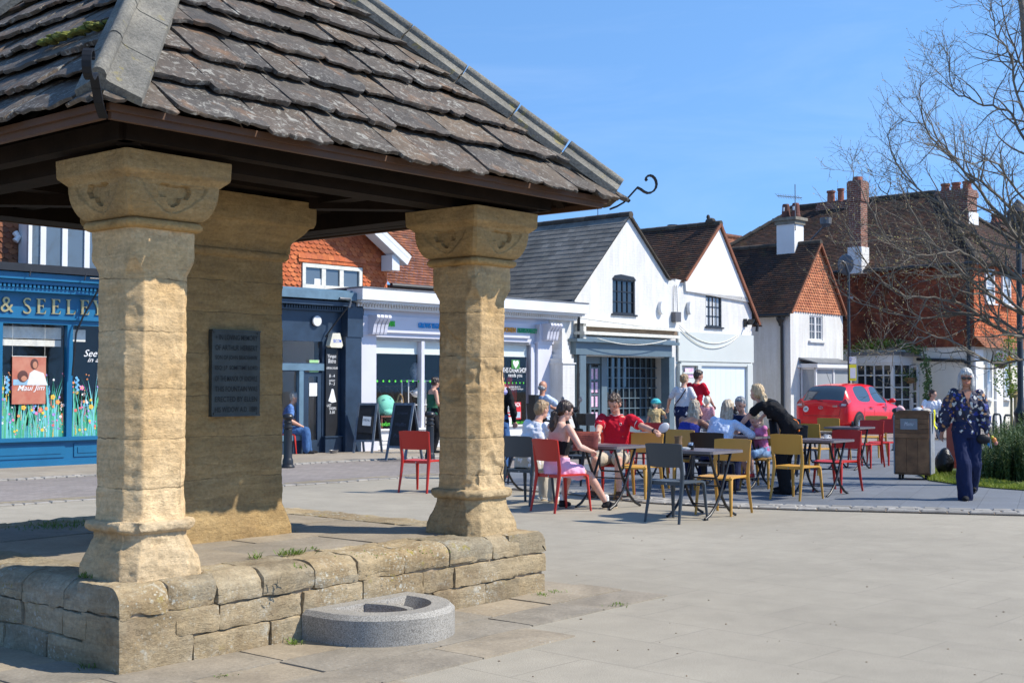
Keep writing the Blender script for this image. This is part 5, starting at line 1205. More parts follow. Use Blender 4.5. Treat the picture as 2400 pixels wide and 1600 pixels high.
d3 = part(h3, 'door', m_white, lambda b: (b.box(dr0, dr0 + .10, vc + .02, vc + .1, .05, dz1), b.box(dr1 - .10, dr1, vc + .02, vc + .1, .05, dz1), b.box(dr0 + .1, dr1 - .1, vc + .021, vc + .1, dz1 - .18, dz1), b.box(dr0 + .1, dr1 - .1, vc + .021, vc + .1, .05, .5), b.box(dr0 - .10, dr1 + .1, vc - .08, vc - .003, dz1 + .02, dz1 + .10)))
part(d3, 'pane', m_glassc, lambda b: b.box(dr0 + .1, dr1 - .1, vc + .05, vc + .06, .5, dz1 - .18))
bv = vc - .6; y0, y1 = U(1912, bv), U(1995, bv); bz0, bz1 = .7, Z(1950, 862, bv)
def f(b):
    for x in (y0, (y0 + y1) / 2 - .03, y1 - .07): b.box(x, x + .07, bv, bv + .07, bz0, bz1)
    b.box(y0, y1, bv, bv + .08, bz0 - .05, bz0 + .02); b.box(y0, y1, bv + .001, bv + .08, bz1 - .06, bz1); b.box(y1 - .06, y1, bv, vc, bz1 - .06, bz1); b.box(y0, y0 + .06, bv + .08, vc, bz1 - .06, bz1)
    b.box(y0 + .01, y1 - .01, bv + .02, vc - .003, 0, bz0 - .05); b.box(y0 - .1, y1 + .1, bv - .12, vc - .003, bz1, bz1 + .14); b.box(y0 + .0, y0 + .06, vc - .07, vc - .003, bz0, bz1)
by = part(h3, 'bay_window', m_white, f)
part(by, 'pane', m_glassc, lambda b: (b.box(y0, y1, bv + .04, bv + .045, bz0, bz1), b.box(y0 + .03, y0 + .035, bv + .08, vc - .01, bz0, bz1)))
part(by, 'lead_roof', m_lead, lambda b: b.add([(y0 - .12, bv - .14, bz1 + .141), (y1 + .12, bv - .14, bz1 + .141), (y1 + .12, vc - .003, bz1 + .30), (y0 - .12, vc - .003, bz1 + .30), (y0 - .12, bv - .14, bz1 + .17), (y1 + .12, bv - .14, bz1 + .17), (y1 + .12, vc - .003, bz1 + .36), (y0 - .12, vc - .003, bz1 + .36)], [(0, 3, 2, 1), (4, 5, 6, 7), (0, 1, 5, 4), (1, 2, 6, 5), (2, 3, 7, 6), (3, 0, 4, 7)]))
drain(h3, 'gutter', [(C0 - .22, vc - .1, ez3 - .17), (C0 - .22, vc + 8, ez3 - .17)], .06)
vd = FV(1835, 800, C0)[0]
drain(h3, 'downpipe', [(C0 - .2, vd, ez3 - .2), (C0 - .07, vd, ez3 - .55), (C0 - .07, vd, .05)], .055)
part(h3, 'hopper', m_black, lambda b: b.lathe([(.06, -.28), (.08, -.18), (.15, -.06), (.16, .02), (0, .02)], (C0 - .15, vd, ez3 - .26), 8))
# ================================================================ low orange hipped roof behind the two houses
bk = bldg('hipped_house', U(1770, 9), 9, 'low building with an orange tiled hipped roof behind the white houses', 'house')
g0, g1, gv, gz_ = U(1700, 9), U(1905, 9), 9., 4.6
ra, rb_ = FP(1716, 553, 11), FP(1850, 574, 11)
part(bk, 'wall', m_redbrick, lambda b: b.box(g0, g1, gv + .1, gv + 7, 0, gz_))
b = MB(); top = ra[1]; run = 2.4; rise = top - gz_; L = sqrt(run * run + rise * rise)
tiles(b, (0, gv, gz_), (1, 0, 0), (0, run, rise), (0, -rise, run), lambda s: g0 + s * .35, lambda s: g1 + 1, L, .165, .11, 71)
tiles(b, (0, gv + 2 * run, gz_), (1, 0, 0), (0, -run, rise), (0, rise, run), lambda s: g0 + s * .35, lambda s: g1 + 1, L, .165, .11, 72)
b.build('roof', m_tmid, bk)
b = MB(); v = 0
for i in range(16): b.tube([(g0 + .9 + i * .42, gv + run, top + .04), (g0 + .9 + i * .42 + .41, gv + run, top + .05)], .12, 8)
b.ell((g0 + .85, gv + run, top + .12), (.2, .2, .16)); b.tube([(g0, gv, gz_), (g0 + .9, gv + run, top + .05)], .12, 8); b.build('ridge', m_ridger, bk)
# ================================================================ the big tile-hung public house
PC = D(2283, 900, 46.); pu, pv = (Vector((PC.x, PC.y, 0)) - F0).dot(UB), (Vector((PC.x, PC.y, 0)) - F0).dot(VB)
pub = bldg('public_house', pu, pv, 'large house with orange hung tiles, dark brown hipped roof and cream ground floor', 'public house')
ezp = FV(2269, 607, pu)[1] - .15; jz = FV(2270, 812, pu)[1]       # eaves, jetty
W_, Ld, Lf = 8.6, 14.5, 13.
part(pub, 'ground_floor_wall', m_cream, lambda b: (b.box(pu, pu + Lf, pv, pv + .3, 0, jz), b.box(pu, pu + .3, pv + .3, pv + Ld, 0, jz), b.box(pu, pu + Lf, pv + Ld - .3, pv + Ld, 0, jz)))
part(pub, 'upper_wall', m_tred, lambda b: (b.box(pu - .02, pu + Lf, pv - .02, pv + .25, jz + .003, ezp), b.box(pu - .02, pu + .25, pv + .25, pv + Ld, jz + .003, ezp)))
m_pubt_shaded = tile_mat('pub_shaded_wall_tile', [(.24, .062, .03), (.17, .045, .026), (.29, .08, .036), (.12, .036, .022)], .3, dark=.45)  # darker than the front tiles: the side wall's shade is in the colour
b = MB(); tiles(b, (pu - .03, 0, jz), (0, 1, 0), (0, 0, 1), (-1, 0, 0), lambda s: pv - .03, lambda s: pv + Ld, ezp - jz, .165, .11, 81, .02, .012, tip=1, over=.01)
b.build('side_hung_tiles', m_pubt_shaded, pub)
fw0, fw1 = [(U(a, pv), U(c, pv)) for a, c in ((2308, 2328), (2347, 2366))]; fz0, fz1 = Z(2320, 712, pv), Z(2320, 632, pv)
def excl(s, lo, hi):
    return lo, hi
b = MB()
for (a, c) in ((pu - .03, fw0[0] - .05), (fw0[1] + .05, fw1[0] - .05), (fw1[1] + .05, pu + Lf)):
    tiles(b, (0, pv - .03, jz + .35), (1, 0, 0), (0, 0, 1), (0, -1, 0), lambda s: a, lambda s: c, ezp - jz - .35, .165, .11, 84, .02, .012, tip=1)
a, c = fw0[0] - .05, fw1[1] + .05
tiles(b, (0, pv - .03, jz + .35), (1, 0, 0), (0, 0, 1), (0, -1, 0), lambda s: a, lambda s: c, fz0 - jz - .45, .165, .11, 85, .02, .012, tip=1)
b.build('front_hung_tiles', m_torange, pub)
for a, c in (fw0, fw1): window(pub, a, c, fz0, fz1, pv - .10, 1, 2, m_white, m_glassc, .07, .05, .1, .1)
b = MB(); tiles(b, (0, pv - .45, jz - .05), (1, 0, 0), (0, .6, .62), (0, -.62, .6), lambda s: pu - .05, lambda s: pu + Lf, .72, .165, .11, 86); b.build('pentice_roof', m_tmid, pub)
# roof: ridge runs away from the street, hipped at both ends
rz = FV(2190, 455, pu + W_ / 2)[1]; rv0 = FV(2190, 455, pu + W_ / 2)[0]; rv1 = FV(1872, 500, pu + W_ / 2)[0]
O_ = .35; eu0, eu1, ev0, ev1 = pu - O_, pu + W_ + O_, pv - O_, rv1 + (rv0 - pv) + .3
hz_ = rz - ezp
def hipslope(P, ax, inn, run, L, a_in, b_in, seed):    # trapezoid slope
    S = sqrt(run * run + hz_ * hz_); up = Vector(inn) * run + Vector((0, 0, hz_)); n = Vector(inn) * -hz_ + Vector((0, 0, run))
    b = MB(); tiles(b, P, ax, up, n, lambda s: a_in * s / S, lambda s: L - b_in * s / S, S, .17, .115, seed, .024, .018, jit=.008); return b.build('roof_slope', m_tbrown, pub)
hipslope((eu0, ev0, ezp), (0, 1, 0), (1, 0, 0), W_ / 2 + O_, ev1 - ev0, rv0 - ev0, ev1 - rv1, 91)
hipslope((eu1, ev0, ezp), (0, 1, 0), (-1, 0, 0), W_ / 2 + O_, ev1 - ev0, rv0 - ev0, ev1 - rv1, 92)
hipslope((eu0, ev0, ezp), (1, 0, 0), (0, 1, 0), rv0 - ev0, eu1 - eu0, W_ / 2 + O_, W_ / 2 + O_, 93)
part(pub, 'roof_deck', m_dark, lambda b: b.add([(eu0, ev0, ezp - .02), (eu1, ev0, ezp - .02), (eu1, ev1, ezp - .02), (eu0, ev1, ezp - .02), (pu + W_ / 2, rv0, rz - .02), (pu + W_ / 2, rv1, rz - .02)], [(0, 1, 2, 3), (0, 4, 1), (0, 3, 5, 4), (1, 4, 5, 2), (2, 5, 3)]))
b = MB(); v = rv0
while v < rv1: b.tube([(pu + W_ / 2, v, rz + .05), (pu + W_ / 2, v + .43, rz + .055)], .12, 8); v += .44
for k in range(14):
    for (E0, v0_) in (((eu0, ev0), rv0), ((eu1, ev0), rv0), ((eu0, ev1), rv1)):
        t0, t1 = k / 14, (k + .96) / 14; P0 = Vector((E0[0], E0[1], ezp)); P1 = Vector((pu + W_ / 2, v0_, rz)); b.tube([P0.lerp(P1, t0) + Vector((0, 0, .05)), P0.lerp(P1, t1) + Vector((0, 0, .07))], .11, 8)
b.build('ridge', m_ridge, pub, auto=40)
# wing to the right of the front, lower roof
wz_ = ezp + 1.9
b = MB(); tiles(b, (0, pv - .3, ezp), (1, 0, 0), (0, .75, .66), (0, -.66, .75), lambda s: pu + W_ - .5, lambda s: pu + Lf + 4, 3.6, .17, .115, 95, .024, .018); b.build('roof_slope', m_tbrown, pub)
def stack(u, v, w1, w2, zb, zt, m=None, cap=True, nm='chimney'):
    def f(b):
        b.box(u - w1 / 2, u + w1 / 2, v - w2 / 2, v + w2 / 2, zb, zt - .30)
        if cap: b.box(u - w1 / 2 - .05, u + w1 / 2 + .05, v - w2 / 2 - .05, v + w2 / 2 + .05, zt - .30, zt - .10); b.box(u - w1 / 2 - .02, u + w1 / 2 + .02, v - w2 / 2 - .02, v + w2 / 2 + .02, zt - .10, zt)
    return part(pub, nm, m or m_redbrick, f)
m_pot = pm('terracotta_pot', (.30, .10, .06), .8, var=.5, vs=3, bump=.2)
def pot(par, u, v, z, h, r=.13, holes=True):
    def f(b):
        b.lathe([(r * 1.25, 0), (r * 1.2, .06), (r, .08), (r * .9, h - .1), (r * 1.1, h - .08), (r * 1.1, h), (r * .8, h), (r * .8, h - .15)], (u, v, z), 12)
    return part(par, 'chimney_pot', m_pot, f)
# tall brick stack in front of the roof slope, on a white base
su = pu - .25
sv0, sz0 = FV(2012, 620, su)
tz = FV(2010, 425, su)[1]
c1_ = part(pub, 'chimney', m_redbrick, lambda b: (b.box(su - .26, su + .27, sv0 - .25, sv0 + .25, FV(2012, 580, su)[1], tz - .8), b.box(su - .31, su + .32, sv0 - .30, sv0 + .30, tz - .8, tz - .05), b.box(su - .28, su + .29, sv0 - .27, sv0 + .27, tz - .05, tz)))
part(c1_, 'white_base', m_wrend, lambda b: (b.box(su - .30, su + .30, sv0 - .29, sv0 + .29, ezp - .15, FV(2012, 580, su)[1] - .002),))
part(c1_, 'chimney_pot', m_pot, lambda b: b.lathe([(.2, 0), (.18, .16), (.0, .18)], (su, sv0, tz), 12))
# ridge stack with two pots, end stack, far right stack
ru = pu + W_ / 2
v1_, z1_ = FV(1962, 487, ru); c2_ = stack(ru, v1_, .7, 1.5, z1_ - .5, z1_ + .2)
pot(c2_, ru, FV(1948, 480, ru)[0], z1_ + .2, .55, .17); pot(c2_, ru, FV(1971, 480, ru)[0], z1_ + .2, .6, .14)
v2_, z2_ = FV(2222, 470, ru); zt2 = FV(2222, 455, ru)[1]; c3_ = stack(ru + .1, v2_ - .3, .9, 1.3, z2_ - 1.6, zt2 + .1)
part(c3_, 'white_flaunching', m_wrend, lambda b: b.box(ru - .3, ru + .6, v2_ - .98, v2_ + .38, z2_ - 1.75, z2_ - .55))
for k in range(3): pot(c3_, ru + .1, v2_ - .75 + k * .45, zt2 + .1, .34, .17)
u3, z3 = FP(2345, 525, pv + 3); c4_ = stack(u3 - .2, pv + 3, 1.3, .9, ezp + .3, z3)
for k in range(3): pot(c4_, u3 - .6 + k * .4, pv + 3, z3, .35, .15)
# white chimney with two tall dark pots and an aerial, on the far end of the cottage ridge
cu = ax3; vk = FV(1851, 580, cu)[0]; zk = lambda py: FV(1851, py, cu)[1]
va, vb = FV(1878, 560, cu)[0], FV(1826, 560, cu)[0]; vk = (va + vb) / 2; hv = (vb - va) / 2 * .80
wc = part(h3, 'chimney', m_wrend, lambda b: b.box(cu - .32, cu + .32, vk - hv, vk + hv, zk(600), zk(528)))
part(wc, 'cap', m_stone, lambda b: (b.box(cu - .36, cu + .36, vk - hv - .05, vk + hv + .05, zk(528) + .001, zk(519)), b.box(cu - .42, cu + .42, vk - hv - .12, vk + hv + .12, zk(519) + .001, zk(512))))
zc_ = zk(512)
for px in (1842, 1865):
    vv = FV(px, 500, cu)[0]
    part(wc, 'chimney_pot', pm('sooty_pot', (.07, .035, .03), .8, var=.5, vs=4, col2=(.20, .06, .04)) if px == 1842 else bpy.data.materials['sooty_pot'], lambda b: (b.lathe([(.17, 0), (.17, .10), (.155, .12), (.13, .48), (.11, .53), (.09, .53), (.09, .45)], (cu, vv, zc_), 14)))
    part(wc, 'vent_slot', m_board, lambda b: b.box(cu - .165, cu - .13, vv - .03, vv + .03, zc_ + .26, zc_ + .40))
vm = FV(1874, 500, cu)[0]
def f(b):
    zt_ = zk(437); b.tube([(cu - .3, vm, zc_ - .5), (cu - .3, vm, zt_)], .016, 6)
    A_, B_ = (FV(1822, 459, cu - .3)), (FV(1880, 464, cu - .3)); b.tube([(cu - .3, A_[0], A_[1]), (cu - .3, B_[0], B_[1])], .012, 5)
    for i in range(10):
        t = i / 10; v = A_[0] + (B_[0] - A_[0]) * t; z = A_[1] + (B_[1] - A_[1]) * t; b.tube([(cu - .45, v, z + .07), (cu - .15, v, z - .07)], .007, 4); b.tube([(cu - .4, v, z - .06), (cu - .2, v, z + .06)], .006, 4)
part(h3, 'aerial', m_lead, f)
# floodlight on its arm on the pub roof
fv, fz = FV(1950, 522, pu + 2.0)
part(pub, 'floodlight', m_lead, lambda b: (b.lathe([(.10, -.25), (.22, -.1), (.24, .15), (0, .17)], (pu + 1.5, fv, fz), 12), b.tube([(pu + 1.5, fv, fz - .1), (pu + 1.9, fv + 1.2, fz - .9)], .035, 6)))
# eaves gutter, black pipes, ground floor details of the pub
drain(pub, 'gutter', [(eu0 - .03, ev0, ezp - .05), (eu0 - .03, ev1, ezp - .05)], .07)
drain(pub, 'downpipe', [(pu - .06, pv + .15, ezp - .1), (pu - .10, pv + .15, .1)], .07)
pv1, pz1 = FV(2152, 842, pu); pv2, pz2 = FV(2268, 845, pu)
drain(pub, 'waste_pipe', [(pu - .1, pv1, pz1), (pu - .1, pv2 + .1, pz2), (pu - .1, pv2, pz2 - .1)], .06)
drain(pub, 'satellite_arm', [(pu - .1, FV(2000, 622, pu)[0], FV(2000, 622, pu)[1]), (pu - .5, FV(1995, 618, pu)[0], FV(1995, 618, pu)[1])], .05, m_lead)
part(pub, 'satellite_dish', m_lead, lambda b: b.ell((pu - .5, FV(1999, 622, pu)[0], FV(1999, 622, pu)[1]), (.12, .38, .42), 14, 8))
# canted bay window facing us from the side wall
ba0, ba1 = FV(2135, 900, pu)[0], FV(2010, 900, pu)[0]; bzt, bzb = FV(2060, 852, pu)[1], .55
mid0, mid1 = ba0 + .35, ba1 - .35; bo = .75
F_ = [Vector((pu, ba1, 0)), Vector((pu - bo, mid1, 0)), Vector((pu - bo, mid0, 0)), Vector((pu, ba0, 0))]
bay = part(pub, 'bay_window', m_white, lambda b: [b.beam(p + Vector((0, 0, bzb)), p + Vector((0, 0, bzt)), .12, .12) for p in F_])
def f(b):
    for (p, q_), nc in zip(zip(F_, F_[1:]), (2, 4, 2)):
        for z in (bzb, bzt - .03): b.beam(p + Vector((0, 0, z)), q_ + Vector((0, 0, z)), .10, .10)
        for i in range(1, nc): c = p.lerp(q_, i / nc); b.beam(c + Vector((0, 0, bzb)), c + Vector((0, 0, bzt)), .045, .045)
        for j in range(1, 4): z = bzb + (bzt - bzb) * j / 4; b.beam(p + Vector((0, 0, z)), q_ + Vector((0, 0, z)), .045, .045)
part(bay, 'glazing_bars', m_white, f)
part(bay, 'pane', m_glass, lambda b: [b.add([p.lerp(q_, .02) + Vector((.02, 0, bzb)), p.lerp(q_, .98) + Vector((.02, 0, bzb)), p.lerp(q_, .98) + Vector((.02, 0, bzt)), p.lerp(q_, .02) + Vector((.02, 0, bzt))], [(0, 1, 2, 3)]) for p, q_ in zip(F_, F_[1:])])
part(bay, 'apron_wall', m_cream, lambda b: b.xy([(p.x, p.y) for p in F_], 0, bzb - .06))
part(bay, 'bay_cornice', m_white, lambda b: b.xy([(F_[0].x, F_[0].y + .1), (F_[1].x - .1, F_[1].y + .08), (F_[2].x - .1, F_[2].y - .08), (F_[3].x, F_[3].y - .1)], bzt + .02, bzt + .30))
part(bay, 'lead_roof', m_lead, lambda b: b.xy([(F_[0].x, F_[0].y + .2), (F_[1].x - .2, F_[1].y + .15), (F_[2].x - .2, F_[2].y - .15), (F_[3].x, F_[3].y - .2)], bzt + .302, bzt + .42))
def pwin(px0, px1, py0, py1, cols, rows):
    a, c = FV(px1, 900, pu)[0], FV(px0, 900, pu)[0]; z0, z1 = FV(px0, py1, pu)[1], FV(px0, py0, pu)[1]
    def f(b):
        for v in [a + (c - a) * i / cols for i in range(cols + 1)]: b.box(pu - .09, pu - .01, v - .03, v + .03, z0, z1)
        for z in [z0 + (z1 - z0) * i / rows for i in range(rows + 1)]: b.box(pu - .085, pu - .01, a, c, z - .03, z + .03)
    o = part(pub, 'window', m_white, f); part(o, 'pane', m_glass, lambda b: b.box(pu - .04, pu - .03, a, c, z0, z1))
pwin(2140, 2152, 858, 975, 1, 4)
part(pub, 'porch_hood', m_lead, lambda b: b.box(pu - .5, pu - .003, FV(2160, 900, pu)[0], FV(2118, 900, pu)[0], FV(2140, 835, pu)[1], FV(2140, 827, pu)[1]))
for a, c in ((2310, 2322), (2350, 2364)):
    window(pub, U(a, pv), U(c, pv), 1.0, Z(2320, 848, pv), pv - .06, 1, 2, m_white, m_glassc, .06, .04, .06, .12)
part(pub, 'white_pilasters', m_wrend, lambda b: (b.box(pu - .02, U(2300, pv), pv - .08, pv - .003, 0, jz - .1), b.box(U(2330, pv), U(2345, pv), pv - .08, pv - .003, 0, jz - .1)))
# small gabled return between cottage and pub
lk = bldg('link_building', U(1990, 5), 5, 'narrow brick link with an orange tiled top between the cottage and the public house', 'building')
k0, k1 = U(1975, 5), U(2010, 5)
part(lk, 'wall', m_redbrick, lambda b: b.box(k0, k1, 5, 7.5, 0, Z(1985, 690, 5)))
b = MB(); tiles(b, (0, 4.9, Z(1985, 690, 5)), (1, 0, 0), (0, .75, .66), (0, -.66, .75), lambda s: k0 - 2, lambda s: k1, 2.4, .165, .11, 97); b.build('roof', m_tbrown, lk)
# ================================================================ cafe furniture
def plastic(name, c): return pm(name, c, .42, var=.06, vs=3, spec=.4)
m_red = plastic('red_plastic', (.50, .028, .018)); m_yel = plastic('mustard_plastic', (.56, .30, .055)); m_gry = plastic('charcoal_plastic', (.055, .068, .080)); m_nav = plastic('navy_plastic', (.015, .022, .045)); m_blk = plastic('black_plastic', (.014, .014, .016))
m_steel = pm('dull_steel', (.35, .35, .36), .4, metal=.7)
def chair_proto(mat):
    r = empty('cafe_chair', (0, 0, -50))
    b = MB(); n = 12; T = []; 
    for i in range(n + 1):                  # seat shell: slightly dished, with a rim that turns down
        x = -.215 + .43 * i / n; w_ = .205 + .018 * (i / n); fr = max(0, (i / n - .85)) * .12
        T.append([(x, -w_, .425 - fr), (x, -w_, .448 - fr), (x, -w_ * .8, .452 - .006 - fr), (x, 0, .443 - fr), (x, w_ * .8, .446 - fr), (x, w_, .448 - fr), (x, w_, .425 - fr), (x, 0, .425 - fr)])
    vs = [p for row in T for p in row]; fs = [[i * 8 + j, (i + 1) * 8 + j, (i + 1) * 8 + (j + 1) % 8, i * 8 + (j + 1) % 8] for i in range(n) for j in range(8)] + [list(range(8)), [n * 8 + j for j in range(8)][::-1]]
    b.add(vs, fs); b.box(-.22, -.20, -.20, .20, .405, .440)
    b.build('seat', mat, r, auto=40)
    b = MB(); K = 14; rows = []
    for z, k in ((.60, 0), (.62, 1), (.70, 2), (.80, 3), (.85, 4), (.862, 5)):
        row = []
        for i in range(K + 1):
            t = -1 + 2 * i / K; w_ = .225 + .012 * (z - .6) / .25; y = t * w_
            row.append((-.245 - .035 * (1 - t * t) - (z - .6) * .16, y, z - (.012 * abs(t) ** 6 if k > 3 else 0) + (.012 * abs(t) ** 6 if k < 1 else 0)))
        rows.append(row)
    vs = [p for row in rows for p in row] + [(x + .016, y, z) for row in rows for (x, y, z) in row]; m = K + 1; R_ = len(rows); N_ = R_ * m
    for i in range(R_ - 1):
        for j in range(K): 
            a = i * m + j; b.f.append([a, a + m, a + m + 1, a + 1]); b.f.append([N_ + a, N_ + a + 1, N_ + a + m + 1, N_ + a + m]); b.m += [0, 0]
    for j in range(K):
        for i, fl in ((0, 1), (R_ - 1, 0)):
            a = i * m + j; q = [a, a + 1, N_ + a + 1, N_ + a]; b.f.append(q if fl else q[::-1]); b.m.append(0)
    for i in range(R_ - 1):
        for j, fl in ((0, 0), (K, 1)):
            a = i * m + j; q = [a, a + m, N_ + a + m, N_ + a]; b.f.append(q[::-1] if fl else q); b.m.append(0)
    b.v = [Vector(p) for p in vs]; b.build('backrest', mat, r, auto=50)
    for s in (-1, 1):
        b = MB(); b.tube([(-.315, s * .222, 0), (-.27, s * .212, .22), (-.235, s * .208, .42), (-.232, s * .212, .50), (-.25, s * .218, .62), (-.272, s * .222, .78)], [.016, .021, .026, .025, .021, .014], 8, sq=.75); b.build('leg', mat, r, auto=50)
        b = MB(); b.tube([(.245, s * .225, 0), (.225, s * .215, .2), (.205, s * .205, .40), (.18, s * .195, .435)], [.015, .020, .025, .021], 8, sq=.8); b.build('leg', mat, r, auto=50)
    b = MB(); b.tube([(-.223, 0, .420), (-.2265, 0, .420)], .010, 10); b.build('badge', m_steel, r)
    return r
protos = {k: chair_proto(m) for k, m in (('red', m_red), ('yellow', m_yel), ('charcoal', m_gry), ('navy', m_nav), ('black', m_blk))}
CH_ = []
def chair(col, label, c, ang): 
    o = copy_tree(protos[col], (c[0], c[1], 0), radians(ang)); tag(o, label, 'chair', 'plastic cafe chairs on the paving'); CH_.append(o); return o
def cpos(bx, by, fx, fy): a, b_ = G(bx, by), G(fx, fy); c = (a + b_) / 2; return (c.x, c.y), math.degrees(atan2(b_.y - a.y, b_.x - a.x))
def gp(px, py): p = G(px, py); return (p.x, p.y)
def dp(px, Y): return ((px - 1200) / 3000 * Y, Y)
c_, a_ = cpos(1555, 1224.5, 1622, 1215); chair('charcoal', 'charcoal chair nearest the camera, empty, at the square table with a sachet pot', c_, a_)
c_, a_ = cpos(1717, 1199.5, 1670, 1208); chair('yellow', 'mustard chair across the sachet pot table from the charcoal chair', c_, a_)
c_, a_ = cpos(1278, 1198.5, 1360, 1194); a_ = 38; chair('red', 'red chair under the girl with the dark ponytail', c_, a_)
CG = (c_, a_)
chair('charcoal', 'dark charcoal chair under the woman in a white t-shirt', gp(1240, 1180), 55); CW = gp(1240, 1180)
chair('navy', 'navy chair half hidden behind the chair of the woman in white', gp(1214, 1132), 200)
chair('red', 'red chair under the young man in a red polo shirt', gp(1440, 1163), 255)
c_, a_ = cpos(1533, 1163.5, 1457, 1176); chair('yellow', 'mustard chair whose back carries the hand of the man in red', c_, a_)
chair('yellow', 'mustard chair just beyond the charcoal chair, left of the woman in purple', gp(1570, 1151), 230)
chair('black', 'black chair under the woman in a light blue shirt', gp(1673, 1160), 62)
chair('red', 'red chair beside the white sunhat, behind the mustard chairs', gp(1528, 1112), 250)
chair('yellow', 'mustard chair under the girl in a pink t-shirt', gp(1786, 1143), 232)
c_, a_ = cpos(1844, 1173, 1896, 1167); chair('yellow', 'mustard chair with its back to the camera, in front of the waitress legs', c_, a_)
c_, a_ = cpos(1985, 1150, 1936, 1155); chair('red', 'red chair facing left at the table right of the waitress', c_, a_)
chair('yellow', 'mustard chair behind the waitress table, seen between navy and red chairs', dp(1907, 21.6), 50)
chair('yellow', 'mustard chair in front of the rear wheel of the red car', dp(1955, 25.4), 50)
chair('yellow', 'farthest mustard chair, below the door of the red car', dp(2042, 26.7), 235)
chair('red', 'red chair at the far table, left of the one beside the wooden cart', dp(2026, 23.3), 228)
chair('red', 'red chair beside the wooden cart', dp(2070, 24.1), 225)
chair('navy', 'navy chair right behind the waitress, the farther one', dp(1872, 24.8), 40)
chair('navy', 'navy chair right behind the waitress, the nearer one', dp(1868, 21.3), 40)
chair('red', 'red chair half hidden by the left side of the right stone pillar', gp(992, 1151), 66)
chair('red', 'red chair outside the bistro under the man in jeans', gp(668, 1064), 10)
chair('black', 'black chair between the girl and the man in red, pushed to a far table', dp(1364, 19.3), 48)
chair('black', 'black chair under the woman in the purple vest top', gp(1602, 1143), 62)
chair('black', 'black chair half seen behind the waitress legs', dp(1838, 20.4), 215)
chair('black', 'black chair under the grey haired person in navy', dp(1742, 20.2), 240)
for p_ in protos.values():
    for o_ in list(p_.children): bpy.data.objects.remove(o_)
    bpy.data.objects.remove(p_)
m_top = pm('dark_wood_laminate', (.085, .055, .055), .35, var=.35, vs=9, bump=.05)
m_edge = pm('grey_table_edge', (.16, .14, .145), .5, var=.2)
m_tube = pm('black_tube', (.012, .012, .014), .35, var=.1, spec=.5)
def table_proto():
    r = empty('cafe_table', (0, 0, -50)); a, c = .34, .025
    b = MB(); oc = [(a, -a + c), (a, a - c), (a - c, a), (-a + c, a), (-a, a - c), (-a, -a + c), (-a + c, -a), (a - c, -a)]; b.xy(oc, .728, .758); t = b.build('tabletop', m_edge, r)
    b = MB(); b.xy([(x * .995, y * .995) for x, y in oc], .7585, .760); b.build('laminate', m_top, t)
    for s in (-1, 1):
        b = MB(); y = .22 if s > 0 else .25
        for q in (-1, 1): b.tube([(-s * .20, q * y, .725), (-s * .10, q * y, .52), (-s * .015, q * y, .36), (s * .05, q * y, .24), (s * .13, q * y, .14), (s * .24, q * y, .055), (s * .345, q * y, .014)], .0165, 8)
        b.tube([(-s * .20, -y, .715), (-s * .20, y, .715)], .0125, 8); b.tube([(s * .13, -y, .135), (s * .13, y, .135)], .008, 6)
        b.build('leg_frame', m_tube, r, auto=60)
    b = MB(); b.tube([(-.02, -.25, .36), (-.02, .25, .36)], .009, 6); b.tube([(.06, -.18, .72), (.05, -.18, .48), (.04, -.15, .44), (.04, .15, .44), (.05, .18, .48), (.06, .18, .72)], .011, 8); b.build('latch_bar', m_tube, r, auto=60)
    return r
tp = table_proto()
def table(label, c, ang): o = copy_tree(tp, (c[0], c[1], 0), radians(ang)); return tag(o, label, 'table', 'square dark cafe tables')
T1, T2, T3, T4, T5, T6, T7, T8 = gp(1647, 1210.5), gp(1428, 1188), gp(1160, 1152), gp(1748, 1143), gp(1925, 1160), gp(1992, 1100), gp(1512, 1128), gp(1655, 1128)
table('square table with a black sachet pot, nearest the camera', T1, 49); table('square table between the ponytailed girl and the man in red', T2, 50)
table('dark table half hidden behind the right stone pillar', T3, 50); table('table with drinks in glass jars, under the waitress arm', T4, 50)
table('table between the front mustard chair and the red chair facing left', T5, 50); table('far table with a small black holder, in front of the red car', T6, 50)
table('table behind the man in the red polo', T7, 50); table('table in front of the two seated blonde women', T8, 50)
for o_ in list(tp.children):
    for q_ in list(o_.children): bpy.data.objects.remove(q_)
    bpy.data.objects.remove(o_)
bpy.data.objects.remove(tp)
# things on the tables
TZ = .761
def thing(name, label, cat, c, z, fn, m, group=None, rz=0.):
    b = MB(); fn(b); o = b.build(name, m, None, auto=40, loc=(c[0], c[1], z)); o.rotation_euler = (0, 0, rz); return tag(o, label, cat, group)
m_kraft = pm('kraft_paper', (.20, .12, .06), .8, var=.4, vs=20)
def dxy(px, py, Y): p = D(px, py, Y); return (p.x, p.y)
sp_ = thing('sachet_pot', 'small black pot full of sugar sachets on the nearest table', 'pot', (T1[0] - .13, T1[1] + .02), TZ, lambda b: b.lathe([(.0, 0), (.035, 0), (.045, .05), (.040, .05), (.036, .02)], n=14), m_blk)
b = MB(); r = random.Random(3)
for i in range(7): b.bx((r.uniform(-.02, .02), r.uniform(-.02, .02), .055), (.002, .016, .024), Matrix.Rotation(r.uniform(0, 3), 3, 'Z') @ Matrix.Rotation(r.uniform(-.3, .3), 3, 'Y'))
b.build('sachets', pm('blue_white_sachets', (.65, .65, .62), .6, var=.6, vs=40, col2=(.12, .30, .60)), sp_)
thing('cutlery_roll', 'brown paper cone of napkins standing on the nearest table', 'napkin holder', (T1[0] - .26, T1[1] + .10), TZ, lambda b: b.lathe([(.0, 0), (.038, 0), (.045, .06), (.040, .10), (.048, .15), (.036, .15), (.03, .05)], n=12), m_kraft)
